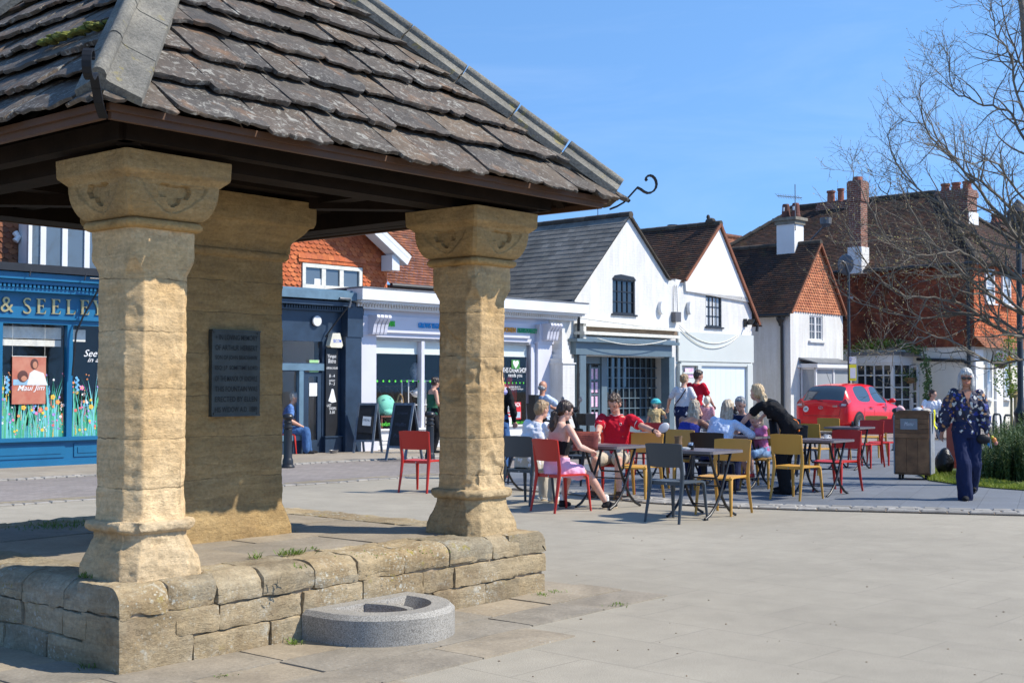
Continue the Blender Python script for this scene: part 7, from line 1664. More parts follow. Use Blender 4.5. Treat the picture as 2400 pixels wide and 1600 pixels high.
# rosemary hedge: dark needled sprigs
m_rose = leafmat('rosemary_needles', (.05, .10, .03), (.12, .17, .05), .15)
hg = empty('hedge', (*dp(2440, 20.6), 0), 0, 'dark green rosemary hedge at the right edge behind the walking woman', 'hedge')
b, st = MB(), MB(); rnd = random.Random(9)
for i in range(1900):
    px = rnd.uniform(2300, 2640); Yb = rnd.uniform(19.6, 21.8); X = (px - 1200) / 3000 * Yb - hg.location.x; Y = Yb - hg.location.y
    edge = min(1, (px - 2285) / 60); hh = (.55 + .50 * edge) * rnd.uniform(.55, 1.08) * (.8 + .25 * noise.noise(Vector((X * 2, Y * 2, 0)))); lean = Vector((rnd.gauss(-.03, .12), rnd.gauss(-.05, .12), 0)); p0 = Vector((X, Y, 0)); p1 = p0 + lean * hh + Vector((0, 0, hh))
    st.tube([p0, p0.lerp(p1, .5) + lean * .1, p1], [.004, .003, .0015], 3, cap=False)
    for k in range(44):
        t = rnd.uniform(.08, 1); p = p0.lerp(p1, t); a = rnd.random() * 6.3; d = Vector((cos(a), sin(a), rnd.uniform(.2, 1.1))).normalized(); l = rnd.uniform(.045, .085); s = d.cross(Vector((0, 0, 1))).normalized() * .008
        b.add([p - s, p + s, p + d * l], [(0, 1, 2)])
tag(hg); b.build('foliage', m_rose, hg); st.build('stems', m_rose, hg)
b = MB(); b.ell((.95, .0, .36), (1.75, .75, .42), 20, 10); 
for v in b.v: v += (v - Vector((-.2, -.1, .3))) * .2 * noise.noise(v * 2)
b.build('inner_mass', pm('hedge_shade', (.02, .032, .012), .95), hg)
def leafball(name, par, c, r_, n, mat, size=.05, seed=0, trail=0.):
    rnd = random.Random(seed); b = MB(); c = Vector(c)
    for i in range(n):
        d = Vector((rnd.gauss(0, 1), rnd.gauss(0, 1), rnd.gauss(0, 1))).normalized() * rnd.random() ** .45; p = c + Vector((d.x * r_[0], d.y * r_[1], d.z * r_[2]))
        if noise.noise(p * 4 + Vector((seed, 0, 0))) < -.15: continue
        if trail and rnd.random() < .35: p = c + Vector((d.x * r_[0], d.y * r_[1], -rnd.random() * trail))
        a = Vector((rnd.gauss(0, 1), rnd.gauss(0, 1), rnd.gauss(0, 1))).normalized(); e = a.cross(Vector((rnd.gauss(0, 1), rnd.gauss(0, 1), rnd.gauss(0, 1)))).normalized(); s = size * rnd.uniform(.6, 1.3)
        b.add([p - a * s * .5, p + e * s * .3, p + a * s * .5, p - e * s * .3], [(0, 1, 2, 3)])
    return b.build(name, mat, par)
m_fresh = leafmat('fresh_green_leaves', (.13, .22, .02), (.24, .30, .04), .35); m_ivy = leafmat('ivy_leaves', (.06, .12, .03), (.13, .20, .06), .2); m_purp = leafmat('basket_flowers', (.25, .08, .30), (.45, .20, .10), .2); m_orf = leafmat('orange_flowers', (.65, .25, .02), (.6, .45, .04), .2)
Ys = 25.; kS = lambda py: CH + (905 - py) * Ys / 3000
sp = empty('staked_sapling', (*dp(2368, Ys), 0), 0, 'young staked tree in fresh light green leaf beside the lamp column', 'tree')
part(sp, 'trunk', pm('pale_sapling_bark', (.30, .27, .15), .8, var=.3), lambda b: b.tube([(0, 0, 0), (.01, 0, 1.2), (-.02, 0, 2.0), (-.05, 0, 3.0)], [.03, .025, .02, .01], 8))
part(sp, 'stake', pm('pine_stake', (.48, .33, .16), .7, var=.3), lambda b: (b.tube([(.06, -.08, 0), (.06, -.08, kS(914))], .035, 10), b.tube([(-.04, -.10, kS(925)), (.10, -.10, kS(925))], .03, 8)))
for k, (px, py, rx, rz_) in enumerate(((2372, 800, .20, .30), (2362, 850, .34, .30), (2355, 895, .28, .28), (2380, 890, .18, .3), (2366, 930 - 15, .22, .15))):
    leafball('foliage', sp, ((px - 2368) * Ys / 3000, 0, kS(py)), (rx, .25, rz_), 330, m_fresh, .055, k)
leafball('orange_blossom', sp, ((2362 - 2368) * Ys / 3000, -.2, kS(843)), (.12, .08, .08), 40, m_orf, .06, 9)
def basket(label, w3, r=.26, trail=.55, seed=0, mat=m_ivy):
    o = empty('hanging_basket', w3, 0, label, 'hanging basket', 'hanging baskets on the public house')
    part(o, 'basket_bowl', m_kraft, lambda b: b.lathe([(0, -.22), (.12, -.20), (.20, -.10), (.22, 0), (.0, .0)], n=14)); part(o, 'hanger', m_metal, lambda b: (b.tube([(-.2, 0, 0), (0, 0, .45)], .006, 4), b.tube([(.2, 0, 0), (0, 0, .45)], .006, 4), b.tube([(0, 0, .45), (.25, .15, .5)], .015, 6)))
    leafball('foliage', o, (0, 0, .08), (r * 1.2, r, r * .8), 420, mat, .075, seed, trail); return o
basket('trailing green hanging basket beside the canted bay window', FW(pu - .45, FV(2146, 880, pu)[0], FV(2146, 885, pu)[1]), .34, .8, 3)
hb = basket('hanging basket of purple flowers above the walking woman', FW(*[U(2318, pv) , pv - .45], FP(2318, 850, pv)[1]), .28, .5, 6); leafball('flowers', hb, (0, -.05, .15), (.38, .28, .2), 200, m_purp, .07, 8)
iv_ = empty('climbing_plant', FW(pu - .7, FV(2080, 830, pu)[0], FV(2080, 825, pu)[1]), TB, 'pale green climber spilling over the lead roof of the canted bay', 'climbing plant')
for k, (y, z, ry, rz_) in enumerate(((.6, .15, .9, .22), (0, .3, .8, .25), (-.8, .25, .6, .2), (-1.5, .05, .45, .2), (-1.9, -.5, .18, .5), (-1.95, -1.2, .12, .5), (-1.9, -1.8, .1, .3))): leafball('foliage', iv_, (-.1, y, z), (.3, ry, rz_), 330, m_ivy if k > 1 else m_fresh, .10, 20 + k)
part(iv_, 'stem', m_bark, lambda b: b.tube([(.2, -1.9, -3.2), (.15, -1.9, -1.5), (.1, -1.7, 0), (.1, 0, .2), (.1, .9, .1)], .03, 5))
sb = empty('shrub', FW(C1 + .7, vc + .6), 0, 'small pale shrub showing between the cottage and the parking sign', 'shrub'); leafball('foliage', sb, (0, 0, 2.6), (.45, .45, .5), 300, m_ivy, .1, 31); part(sb, 'stem', m_bark, lambda b: b.tube([(0, 0, 0), (.05, 0, 1.3), (0, 0, 2.5)], .04, 6))
# weeds in the joints of the plinth and flags
b = MB(); rnd = random.Random(6)
def weed(P, n, s, spread):
    for i in range(n):
        a = rnd.random() * 6.3; d = Vector((cos(a), sin(a), rnd.uniform(.25, 1.3))).normalized(); p = P + Vector((rnd.gauss(0, spread), rnd.gauss(0, spread), 0)); l = s * rnd.uniform(.5, 1.3); e = d.cross(Vector((0, 0, 1))).normalized() * .0035
        m = p + d * l * .6 + Vector((0, 0, l * .1)); b.add([p - e, p + e, m + e * .8, m - e * .8, p + d * l + Vector((0, 0, -l * .1))], [(0, 1, 2, 3), (3, 2, 4)])
for px, py, z, n, s, sp2 in ((600, 1307, HP, 26, .05, .02), (665, 1300, HP, 30, .055, .02), (690, 1297, HP, 50, .05, .04), (735, 1287, HP, 12, .03, .015), (700, 1330, HP, 16, .04, .02), (205, 1352, HP, 60, .05, .03), (215, 1568, 0, 50, .07, .04), (688, 1510, .01, 40, .05, .02), (1300, 1388, .01, 30, .035, .03), (1268, 1396, .01, 30, .035, .03), (1450, 1417, .01, 30, .025, .04), (150, 1230, HP, 160, .045, .12), (80, 1236, HP, 60, .03, .1), (760, 1232, .01, 20, .05, .03), (715, 1231, .01, 10, .05, .02), (640, 1245, HP, 50, .015, .06), (960, 1232, .01, 20, .03, .03), (110, 1405, .3, 18, .05, .02), (1010, 1290, HP, 30, .012, .1), (880, 1300, HP, 30, .012, .1), (520, 1585, .01, 16, .02, .03)):
    weed(G(px, py, z), n, s, sp2)
tag(b.build('weeds', leafmat('weed_leaves', (.10, .20, .02), (.20, .26, .05), .3), None), 'small green weeds in the joints of the stone plinth and flags', 'weeds', kind='stuff')
# small debris on the paving
b = MB(); rnd = random.Random(44)
for i in range(60):
    p = G(rnd.uniform(1150, 2500), rnd.uniform(1240, 1650)); s = rnd.uniform(.0025, .006); b.ell((p.x, p.y, s * .5), (s * rnd.uniform(.8, 2.2), s, s * .6), 6, 4)
tag(b.build('crumbs', pm('dark_crumbs', (.07, .055, .04), .9, var=.6, vs=2, col2=(.25, .14, .06)), None), 'tiny dark crumbs and dry bits scattered on the paving', 'debris', kind='stuff')
# ================================================================ red hatchback
from mathutils.bvhtree import BVHTree
m_carred = pm('red_car_paint', (.70, .004, .012), .30, var=.04, vs=1, coat=.45, spec=.35)
m_cglass = glassy('car_glass', (.035, .055, .075), refl=1.2)
m_tail = pm('tail_lamp_red', (.35, .01, .01), .15, coat=1., var=.2, vs=20); m_clearl = pm('lamp_clear', (.55, .50, .50), .12, coat=1.); m_tyre = pm('tyre_rubber', (.02, .02, .02), .8); m_alloy = pm('alloy_wheel', (.45, .46, .47), .3, metal=.8)
ccen = Vector((*dp(1935, 38.6), 0)); ca = radians(50)
ccen = ccen + Vector((cos(ca), sin(ca), 0)) * 1.75; K_ = 1.05
car = empty('parked_car', (ccen.x, ccen.y, 0), ca, 'bright red hatchback parked facing away in front of the cottage', 'car')
ST = [(-1.97, .40, .60, .66, .30, .62), (-1.955, .33, .80, .74, .5, .80), (-1.93, .30, .93, .80, .60, .945), (-1.88, .29, .965, .83, .62, 1.02), (-1.80, .28, .97, .845, .60, 1.14), (-1.66, .27, .97, .85, .575, 1.33), (-1.50, .26, .965, .85, .555, 1.43), (-1.28, .25, .96, .85, .55, 1.465), (-.80, .22, .95, .85, .55, 1.49), (-.32, .2, .935, .85, .55, 1.495), (-.22, .2, .93, .85, .55, 1.495), (.25, .2, .915, .85, .545, 1.47), (.45, .2, .91, .85, .54, 1.42), (.75, .2, .90, .85, .555, 1.24), (1.0, .22, .895, .845, .60, 1.06), (1.18, .24, .88, .84, .64, .955), (1.5, .26, .82, .83, .60, .90), (1.75, .28, .74, .80, .52, .82), (1.90, .32, .64, .72, .42, .70), (1.97, .36, .55, .58, .3, .58)]
b = MB(); vs = []; n = len(ST)
for x, zb, zl, w_, wt_, zt in ST:
    zl = min(zl, zt - .02)
    half = [(0, zb), (w_ * .9, zb), (w_ * .985, zb + .12), (w_, (zb + zl) / 2 + .05), (w_ * .985, zl - .06), (w_ * .945, zl), (wt_ + (w_ * .945 - wt_) * .06, max(zl + .012, zt - .055)), (wt_ * .80, zt - .008), (0, zt + .012)]
    ring = half + [(-y, z) for y, z in half[-2:0:-1]]; vs += [(x, y, z) for y, z in ring]
m = 16; fs = []; mt = []
for i in range(n - 1):
    for j in range(m):
        fs.append([i * m + j, i * m + (j + 1) % m, (i + 1) * m + (j + 1) % m, (i + 1) * m + j])
        side = j in (5, 10); topf = j in (6, 7, 8, 9); g_ = 0
        if side and 7 <= i <= 12 and i != 9: g_ = 1
        if topf and 3 <= i <= 5: g_ = 1
        if topf and 12 <= i <= 14: g_ = 1
        mt.append(g_)
fs += [list(range(m))[::-1], [(n - 1) * m + j for j in range(m)]]; mt += [0, 0]
b.add(vs, fs); b.m = mt
o = b.build('tmp', [m_carred, m_cglass], None, smooth=True)
bmx = bmesh.new(); bmx.from_mesh(o.data); cl = bmx.edges.layers.float.new('crease_edge')
for e in bmx.edges:
    f_ = [q.material_index for q in e.link_faces]
    if len(set(f_)) > 1: e[cl] = .75
bmx.to_mesh(o.data); bmx.free(); md = o.modifiers.new('s', 'SUBSURF'); md.levels = 3
dg = bpy.context.evaluated_depsgraph_get(); me = bpy.data.meshes.new_from_object(o.evaluated_get(dg)); bpy.data.objects.remove(o)
bvh = BVHTree.FromPolygons([v.co for v in me.vertices], [p.vertices for p in me.polygons])
def sub(me, mi, push, nm, mat, par):
    b = MB(); mp_ = {}
    for p in me.polygons:
        if p.material_index != mi: continue
        f = []
        for i in p.vertices:
            if i not in mp_: mp_[i] = len(b.v); b.v.append(me.vertices[i].co + me.vertices[i].normal * push)
            f.append(mp_[i])
        b.f.append(f); b.m.append(0)
    return b.build(nm, mat, par, smooth=True)
sub(me, 0, 0, 'body', m_carred, car); sub(me, 1, -.004, 'windows', m_cglass, car)
def rear(y, z): h = bvh.ray_cast(Vector((-3, y, z)), Vector((1, 0, 0))); return h[0].x if h[0] else -1.9
def sidey(x, z): h = bvh.ray_cast(Vector((x, -3, z)), Vector((0, 1, 0))); return h[0].y if h[0] else -.85
def onrear(nm, mat, pts2, lift=.006, th=.0):
    return part(car, nm, mat, lambda b: b.add([(rear(y, z) - lift, y, z) for y, z in pts2], [list(range(len(pts2)))]))
for s in (-1, 1):
    L = [(.50, .86), (.60, .80), (.74, .82), (.80, .92), (.79, 1.02), (.70, 1.06), (.62, .98)]
    part(car, 'tail_lamp', m_tail, lambda b: b.prism([(s * y, z) for y, z in L], lambda y, z: (rear(max(-.78, min(.78, y * .97)), min(z, .99)) - .012, y, z), lambda y, z: (-1.72, y, z)))
    part(car, 'lamp_lens', m_clearl, lambda b: b.add([(rear(s * y * .97, z) - .020, s * y, z) for y, z in ((.60, .86), (.75, .86), (.76, .91), (.62, .92))], [(0, 1, 2, 3)]))
    for x in (-1.30, 1.28):
        w_ = part(car, 'wheel', m_tyre, lambda b: b.lathe([(.19, -.10), (.29, -.10), (.315, -.07), (.315, .07), (.29, .10), (.19, .10)], n=28)); w_.location = (x, s * .79, .315); w_.rotation_euler = (pi / 2, 0, 0)
        rm = part(w_, 'rim', m_alloy, lambda b: (b.lathe([(.20, .03), (.20, .09), (.17, .07), (.17, .0)], n=28), b.lathe([(0, .075), (.05, .07), (.05, .02)], n=12), [b.beam((.04 * cos(a), .04 * sin(a), .06), (.18 * cos(a), .18 * sin(a), .055), .03, .02, (0, 0, 1)) for a in [2 * pi * i / 10 for i in range(10)]]))
        if s < 0: rm.rotation_euler = (pi, 0, 0); rm.rotation_euler = (0, 0, 0)
        part(car, 'wheel_arch', m_blk, lambda b: b.add([(x + .37 * cos(a), (sidey(x + .37 * cos(a), max(.3, .33 + .37 * sin(a))) - .006) * -s, .33 + .37 * sin(a)) for a in [pi * i / 14 for i in range(15)]] + [(x, (sidey(x, .5) - .006) * -s, .2)], [(i, i + 1, 15) for i in range(14)]))
    part(car, 'door_mirror', m_carred, lambda b: (b.ell((.62, s * 1.0, .99), (.07, .10, .07), 14, 10), b.beam((.62, s * .84, .95), (.62, s * .95, .97), .04, .03)))
for x in (-.48, .42): part(car, 'door_handle', m_carred, lambda b: (b.beam((x - .09, sidey(x, .80) - .03, .80), (x + .09, sidey(x, .80) - .03, .805), .025, .03), b.beam((x - .09, sidey(x, .8), .80), (x - .08, sidey(x, .80) - .03, .80), .02, .02), b.beam((x + .09, sidey(x, .8), .80), (x + .08, sidey(x, .80) - .03, .80), .02, .02)))
for pts_ in ([(-.27, z) for z in (.30, .5, .7, .9)], [(.80, z) for z in (.30, .5, .7, .88)], [(-1.02, .50), (-.95, .62), (-.93, .75), (-.92, .92)]): part(car, 'door_gap', m_blk, lambda b: b.tube([(x, sidey(x, z) + .001, z) for x, z in pts_], .006, 4))
part(car, 'tailgate_gap', m_blk, lambda b: b.tube([(rear(y, z), y, z) for y, z in [(-.60, .93), (-.58, .75), (-.55, .60)] + [(-.55 + 1.1 * i / 12, .575) for i in range(13)] + [(.55, .60), (.58, .75), (.60, .93)]], .006, 4))
st = part(car, 'country_sticker', m_white, lambda b: b.add([(rear(.48 + .085 * cos(a), .76 + .085 * sin(a)) - .008, .48 + .085 * cos(a), .76 + .085 * sin(a)) for a in [2 * pi * i / 20 for i in range(20)]], [list(range(20))[::-1]]))
part(st, 'sticker_letters', m_black, lambda b: put_text(b, 'UK', (rear(.48, .76) - .012, .535, .725), (0, -1, 0), (0, 0, 1), .11, .07, bold=.02))
bd_ = part(car, 'maker_badge', m_alloy, lambda b: b.tube([(rear(.1, .80) - .012, .02 + .065 * cos(a), .80 + .04 * sin(a)) for a in [2 * pi * i / 20 for i in range(21)]], .007, 5))
part(bd_, 'badge_letter', m_alloy, lambda b: put_text(b, 'H', (rear(.1, .80) - .016, .055, .778), (0, -1, 0), (0, 0, 1), .07, .044, shear=.5, bold=.02))
part(car, 'model_letters', m_alloy, lambda b: put_text(b, 'i20', (rear(-.40, .84) - .012, -.35, .82), (0, -1, 0), (0, 0, 1), .14, .055, bold=.03))
part(car, 'rear_wiper', m_blk, lambda b: b.tube([(rear(.0, .99) - .02, -.02, .985), (rear(.15, 1.03) - .03, .22, 1.04), (rear(.3, 1.05) - .02, .42, 1.07)], .010, 5))
part(car, 'roof_aerial', m_blk, lambda b: b.tube([(-1.35, 0, 1.46), (-1.62, 0, 1.80)], .006, 5))
part(car, 'seats', m_blk, lambda b: [b.ell((x, y, 1.0), (.1, .22, .28), 10, 8) for x in (-.9, .1) for y in (-.36, .36)])
for o_ in [car] : o_.scale = (K_, K_, K_)
# ================================================================ people
def fuse(name, parts_, mat, par, vox=.010, smooth=2, wr=0., wsc=9., seed=0, extra=None, wz=1.):
    b = MB()
    for kind, a in parts_:
        if kind == 'cap':                   # limb: points with radii (optional flattening)
            pts, rr = a; b.tube(pts, rr, 14); b.ell(pts[0], (rr[0],) * 3, 12, 8); b.ell(pts[-1], (rr[-1],) * 3, 12, 8)
        elif kind == 'ell': b.ell(*a)
        elif kind == 'loft':                # list of (centre, right, fwd, rx, ry)
            base = len(b.v); m = 20
            for c, r_, f_, rx, ry in a:
                for j in range(m):
                    t = 2 * pi * j / m; cx, sy = cos(t), sin(t)
                    b.v.append(Vector(c) + Vector(r_) * (rx * (abs(cx) ** .85) * (1 if cx > 0 else -1)) + Vector(f_) * (ry * (abs(sy) ** .85) * (1 if sy > 0 else -1)))
            for i in range(len(a) - 1):
                for j in range(m): b.f.append([base + i * m + j, base + i * m + (j + 1) % m, base + (i + 1) * m + (j + 1) % m, base + (i + 1) * m + j]); b.m.append(0)
            b.f.append([base + j for j in range(m)][::-1]); b.f.append([base + (len(a) - 1) * m + j for j in range(m)]); b.m += [0, 0]
    o = b.build('tmp', m_white, None)
    bm_ = bmesh.new(); bm_.from_mesh(o.data); bmesh.ops.recalc_face_normals(bm_, faces=bm_.faces); bm_.to_mesh(o.data); bm_.free()
    r = o.modifiers.new('r', 'REMESH'); r.mode = 'VOXEL'; r.voxel_size = vox; r.use_smooth_shade = True
    if smooth: s = o.modifiers.new('s', 'SMOOTH'); s.factor = .5; s.iterations = smooth
    dg = bpy.context.evaluated_depsgraph_get(); me = bpy.data.meshes.new_from_object(o.evaluated_get(dg)); bpy.data.objects.remove(o)
    if wr:
        sv = Vector((seed * 5.1, seed, 0)); ns = [v.normal.copy() for v in me.vertices]
        for v, nn in zip(me.vertices, ns):
            p = v.co; v.co = p + nn * wr * (noise.noise(Vector((p.x * wsc, p.y * wsc, p.z * wsc * wz)) + sv) + .5 * noise.noise(Vector((p.x, p.y, p.z * wz)) * wsc * 2.3 + sv))
    me.materials.clear(); mats = mat if isinstance(mat, (list, tuple)) else [mat]
    for m_ in mats: me.materials.append(m_)
    me.polygons.foreach_set('use_smooth', [True] * len(me.polygons)); me.name = name
    o = bpy.data.objects.new(name, me); COL.objects.link(o); o.parent = par
    if extra: extra(me)
    return o
def ik(a, t, l1, l2, pole):
    a, t, pole = Vector(a), Vector(t), Vector(pole); d = t - a; L = d.length
    if L > (l1 + l2) * .995: t = a + d.normalized() * (l1 + l2) * .995; d = t - a; L = d.length
    x = (l1 * l1 - l2 * l2 + L * L) / (2 * L); h = sqrt(max(0, l1 * l1 - x * x)); dn = d.normalized(); p = pole - dn * pole.dot(dn); p.normalize()
    return a + dn * x + p * h, t
def skinm(name, c): 
    n = N(name); k = n.mix(c, tuple(a * b_ for a, b_ in zip(c, (.86, .68, .60))), n.ramp(n.noise(7, 4), [(.35, 0.), (.7, 1.)])); n.col(k); n.b.inputs['Roughness'].default_value = .5
    n.b.inputs['Subsurface Weight'].default_value = .08; n.b.inputs['Subsurface Radius'].default_value = (.02, .008, .005); n.b.inputs['Subsurface Scale'].default_value = .5; return n.m
SK = {'fair': skinm('fair_skin', (.62, .36, .26)), 'tan': skinm('tanned_skin', (.50, .25, .16)), 'pale': skinm('pale_skin', (.66, .42, .33))}
def hairm(name, a, b_):
    n = N(name); mp = n.n('Mapping'); mp.inputs['Scale'].default_value = (70, 70, 6); n.l(n.tc.outputs['Object'], mp.inputs['Vector']); st = n.noise(1, 3, .6, mp.outputs[0])
    n.col(n.mix(a, b_, n.ramp(st, [(.38, 0.), (.62, 1.)]))); n.b.inputs['Roughness'].default_value = .42; n.bump(st, .7, .01); return n.m
HR = {'brown': hairm('dark_brown_hair', (.022, .012, .008), (.055, .03, .018)), 'curly': hairm('curly_brown_hair', (.05, .03, .02), (.11, .07, .045)), 'blonde': hairm('blonde_hair', (.42, .29, .15), (.66, .50, .30)), 'ash': hairm('ash_blonde_hair', (.28, .21, .14), (.58, .50, .38)), 'silver': hairm('silver_hair', (.36, .345, .32), (.62, .61, .58)), 'grey': hairm('grey_hair', (.22, .21, .20), (.45, .44, .42)), 'light': hairm('light_brown_hair', (.20, .12, .06), (.40, .27, .14)), 'wht': hairm('white_blonde_hair', (.55, .46, .33), (.80, .72, .58))}
def fab(name, c, **k): return pm(name, c, .85, var=k.pop('var', .10), vs=k.pop('vs', 6), bump=.35, bs=180, bd=.002, spec=.2, **k)
FB = {}
def F_b(name, c, **k):
    if name not in FB: FB[name] = fab(name, c, **k)
    return FB[name]
m_shoe = fab('black_shoe', (.02, .02, .022)); m_eye = pm('eye_dark', (.02, .015, .012), .3); m_lip = pm('lips', (.42, .14, .12), .5); m_sole = pm('rubber_sole', (.45, .36, .25), .8); m_lens = pm('sunglass_lens', (.012, .010, .010), .12, spec=.8)
def person(label, loc, face, H=1.70, sit=None, lean=(0, 0), twist=0, head=(0, 0, 0), hands=None, feet=None, skin='fair', shirt=None, sleeve=.3, pants=None, plen=1., flare=0., skirt=None, hair=None, style='short', shoe=m_shoe, sex='f', fat=1., vox=.010, elbow=None, knee=None, neckline=0., top='tee', glasses=False, hipx=0, fist=(.5, .5), cat='person', group=None, spread=.0, dark=None, collar=None):
    k = H / 1.70; root = empty('person', (loc[0], loc[1], loc[2] if len(loc) > 2 else 0), radians(face), label, cat, group)
    m = sex == 'm'; hz = (sit + .08 * k) if sit else .92 * k
    hip = Vector((hipx, 0, hz)); lx, ly = radians(lean[0]), radians(lean[1])
    s1 = Vector((sin(lx) * .75, sin(ly), cos(lx * .75))).normalized(); s2 = Vector((sin(lx * 1.15), sin(ly), cos(lx * 1.15))).normalized()
    waist = hip + s1 * .16 * k; chest = waist + (s1 + s2).normalized() * .20 * k; neck = chest + s2 * .165 * k
    tw = radians(twist); R0 = Vector((0, -1, 0)); R2 = (Vector((sin(tw), -cos(tw), 0))); R2 = (R2 - s2 * R2.dot(s2)).normalized(); F2 = s2.cross(R2) * 1; F2 = F2 if F2.dot(Vector((cos(tw), sin(tw), .3))) > 0 else -F2
    F0_ = Vector((1, 0, 0)); F0_ = (F0_ - s1 * F0_.dot(s1)).normalized()
    shw = (.185 if m else .160) * k; hw = (.16 if m else .165) * k * fat; hh = .085 * k
    sh = {1: neck - s2 * .045 * k - R2 * shw, -1: neck - s2 * .045 * k + R2 * shw}     # 1 = left, -1 = right
    hp = {1: hip + Vector((0, hh, -.02 * k)), -1: hip + Vector((0, -hh, -.02 * k))}
    la, lf, lt, ls = .285 * k, .25 * k, .43 * k, .42 * k
    hands = hands or {}; feet = feet or {}; elbow = elbow or {}; knee = knee or {}
    A = {}; Lg = {}
    for s in (1, -1):
        t = hands.get(s, sh[s] + Vector((.03, s * .06, -.52 * k))); po = elbow.get(s, (-.6, s * .5, -.6)); A[s] = (sh[s],) + ik(sh[s], t, la, lf, po)
        t = Vector(feet.get(s, (hipx + (.40 * k if sit else 0), s * (.10 + spread), .0))) + Vector((0, 0, .075 * k)); po = knee.get(s, (1, s * .1, .5) if sit else (1, 0, 0)); Lg[s] = (hp[s],) + ik(hp[s], t, lt, ls, po)
    yaw, pit, rol = [radians(v) for v in head]; hd = (Matrix.Rotation(tw + yaw, 3, 'Z') @ Matrix.Rotation(pit, 3, 'Y') @ Matrix.Rotation(rol, 3, 'X'))
    nk = neck + s2 * .07 * k + hd @ Vector((.01, 0, .0)); hc = nk + hd @ Vector((.025 * k, 0, .095 * k)); hs = k * (1.0 if H > 1.4 else 1.18)
    def hp_(x, y, z): return hc + hd @ Vector((x * hs, y * hs, z * hs))
    def he(x, y, z, a, b_, c, n=14, kk=10): return ('ell', (hp_(x, y, z), (a * hs, b_ * hs, c * hs), n, kk, hd))
    torso = lambda g: [(hip - s1 * .09 * k, R0, F0_, hw * .93 + g, .105 * k * fat + g), (hip, R0, F0_, hw + g, .118 * k * fat + g), (waist - s1 * .02 * k, R0, F0_, (.135 if not m else .145) * k * fat + g, .095 * k * fat + g), (chest - s2 * .05 * k, R2, F2, (.148 if not m else .165) * k * fat + g, (.108 if not m else .112) * k + g), (chest + s2 * .05 * k, R2, F2, shw * .95 + g, .105 * k + g), (neck - s2 * .05 * k, R2, F2, shw * 1.0 + g * .6, .075 * k + g), (neck - s2 * .012 * k, R2, F2, shw * .62 + g * .5, .06 * k + g * .6), (neck + s2 * .01 * k, R2, F2, .065 * k, .055 * k)]
    body = [('loft', torso(0)), ('cap', ([neck - s2 * .03 * k, nk + (hc - nk) * .55], [.054 * k, .050 * k])), he(0, 0, .018, .096, .076, .100), he(.018, 0, -.055, .066, .056, .062), he(.050, 0, -.088, .026, .024, .020), he(.092, 0, -.022, .016, .012, .020, 8, 6), he(.072, 0, .012, .022, .045, .018), he(.078, 0, -.062, .016, .024, .011, 8, 6), he(-.005, .076, -.012, .018, .010, .028, 8, 6), he(-.005, -.076, -.012, .018, .010, .028, 8, 6)]
    if not m and H > 1.4 : body += [('ell', (chest + F2 * .075 * k + R2 * s * .075 * k - s2 * .03 * k, (.055 * k,) * 3)) for s in (1, -1)]
    for s in (1, -1):
        a, e, w_ = A[s]; u = .046 * k * (1.12 if m else 1); body.append(('cap', ([a, a.lerp(e, .4), e], [u * 1.08, u, u * .80]))); body.append(('cap', ([e, e.lerp(w_, .3), w_], [u * .80, u * .82, u * .52])))
        fd = (w_ - e).normalized(); cu = fist[0 if s > 0 else 1]; sd = fd.cross(Vector((0, 0, 1))); sd = sd.normalized() if sd.length > .1 else Vector((0, 1, 0)); pn = fd.cross(sd).normalized(); pn = -pn if pn.z > 0 else pn
        pc = w_ + fd * .045 * k; body.append(('cap', ([w_, pc + fd * .02 * k], [.024 * k, .026 * k]))); 
        for i, (o_, l_) in enumerate(((-.030, .060), (-.010, .070), (.010, .066), (.029, .052))):
            p0 = pc + sd * o_ * k + fd * .018 * k; d1 = (fd * (1 - cu * .35) + pn * cu * .7).normalized(); d2 = (fd * (.7 - cu) + pn * (cu * 1.4)).normalized(); l_ *= k; p1 = p0 + d1 * l_ * .5; p2 = p1 + d2 * l_ * .5
            body.append(('cap', ([p0 - fd * .02, p1, p2], [.0105 * k, .0095 * k, .008 * k])))
        th0 = pc - sd * s * .022 * k - fd * .01; body.append(('cap', ([th0, th0 - sd * s * .02 * k + fd * .022 * k + pn * .01, th0 - sd * s * .016 * k + fd * .05 * k + pn * .022 * k], [.013 * k, .011 * k, .009 * k])))
        h0, kn, an = Lg[s]; th = .083 * k * fat * (1 if m else 1.02); body.append(('cap', ([h0, h0.lerp(kn, .5), kn], [th, th * .84, th * .62]))); body.append(('cap', ([kn, kn.lerp(an, .32), an], [th * .60, th * .63, th * .40])))
        fw = Vector((1, s * .15, 0)).normalized() if not isinstance(feet.get(s), tuple) or len(feet[s]) < 4 else Vector((cos(feet[s][3]), sin(feet[s][3]), 0))
        body.append(('ell', (an + Vector((0, 0, -.035 * k)) + fw * .06 * k, (.11 * k, .038 * k, .034 * k), 12, 8, Matrix.Rotation(atan2(fw.y, fw.x), 3, 'Z'))))
        A[s] += (fd,); Lg[s] += (fw,)
    fuse('body', body, SK[skin], root, vox * .8, 1)
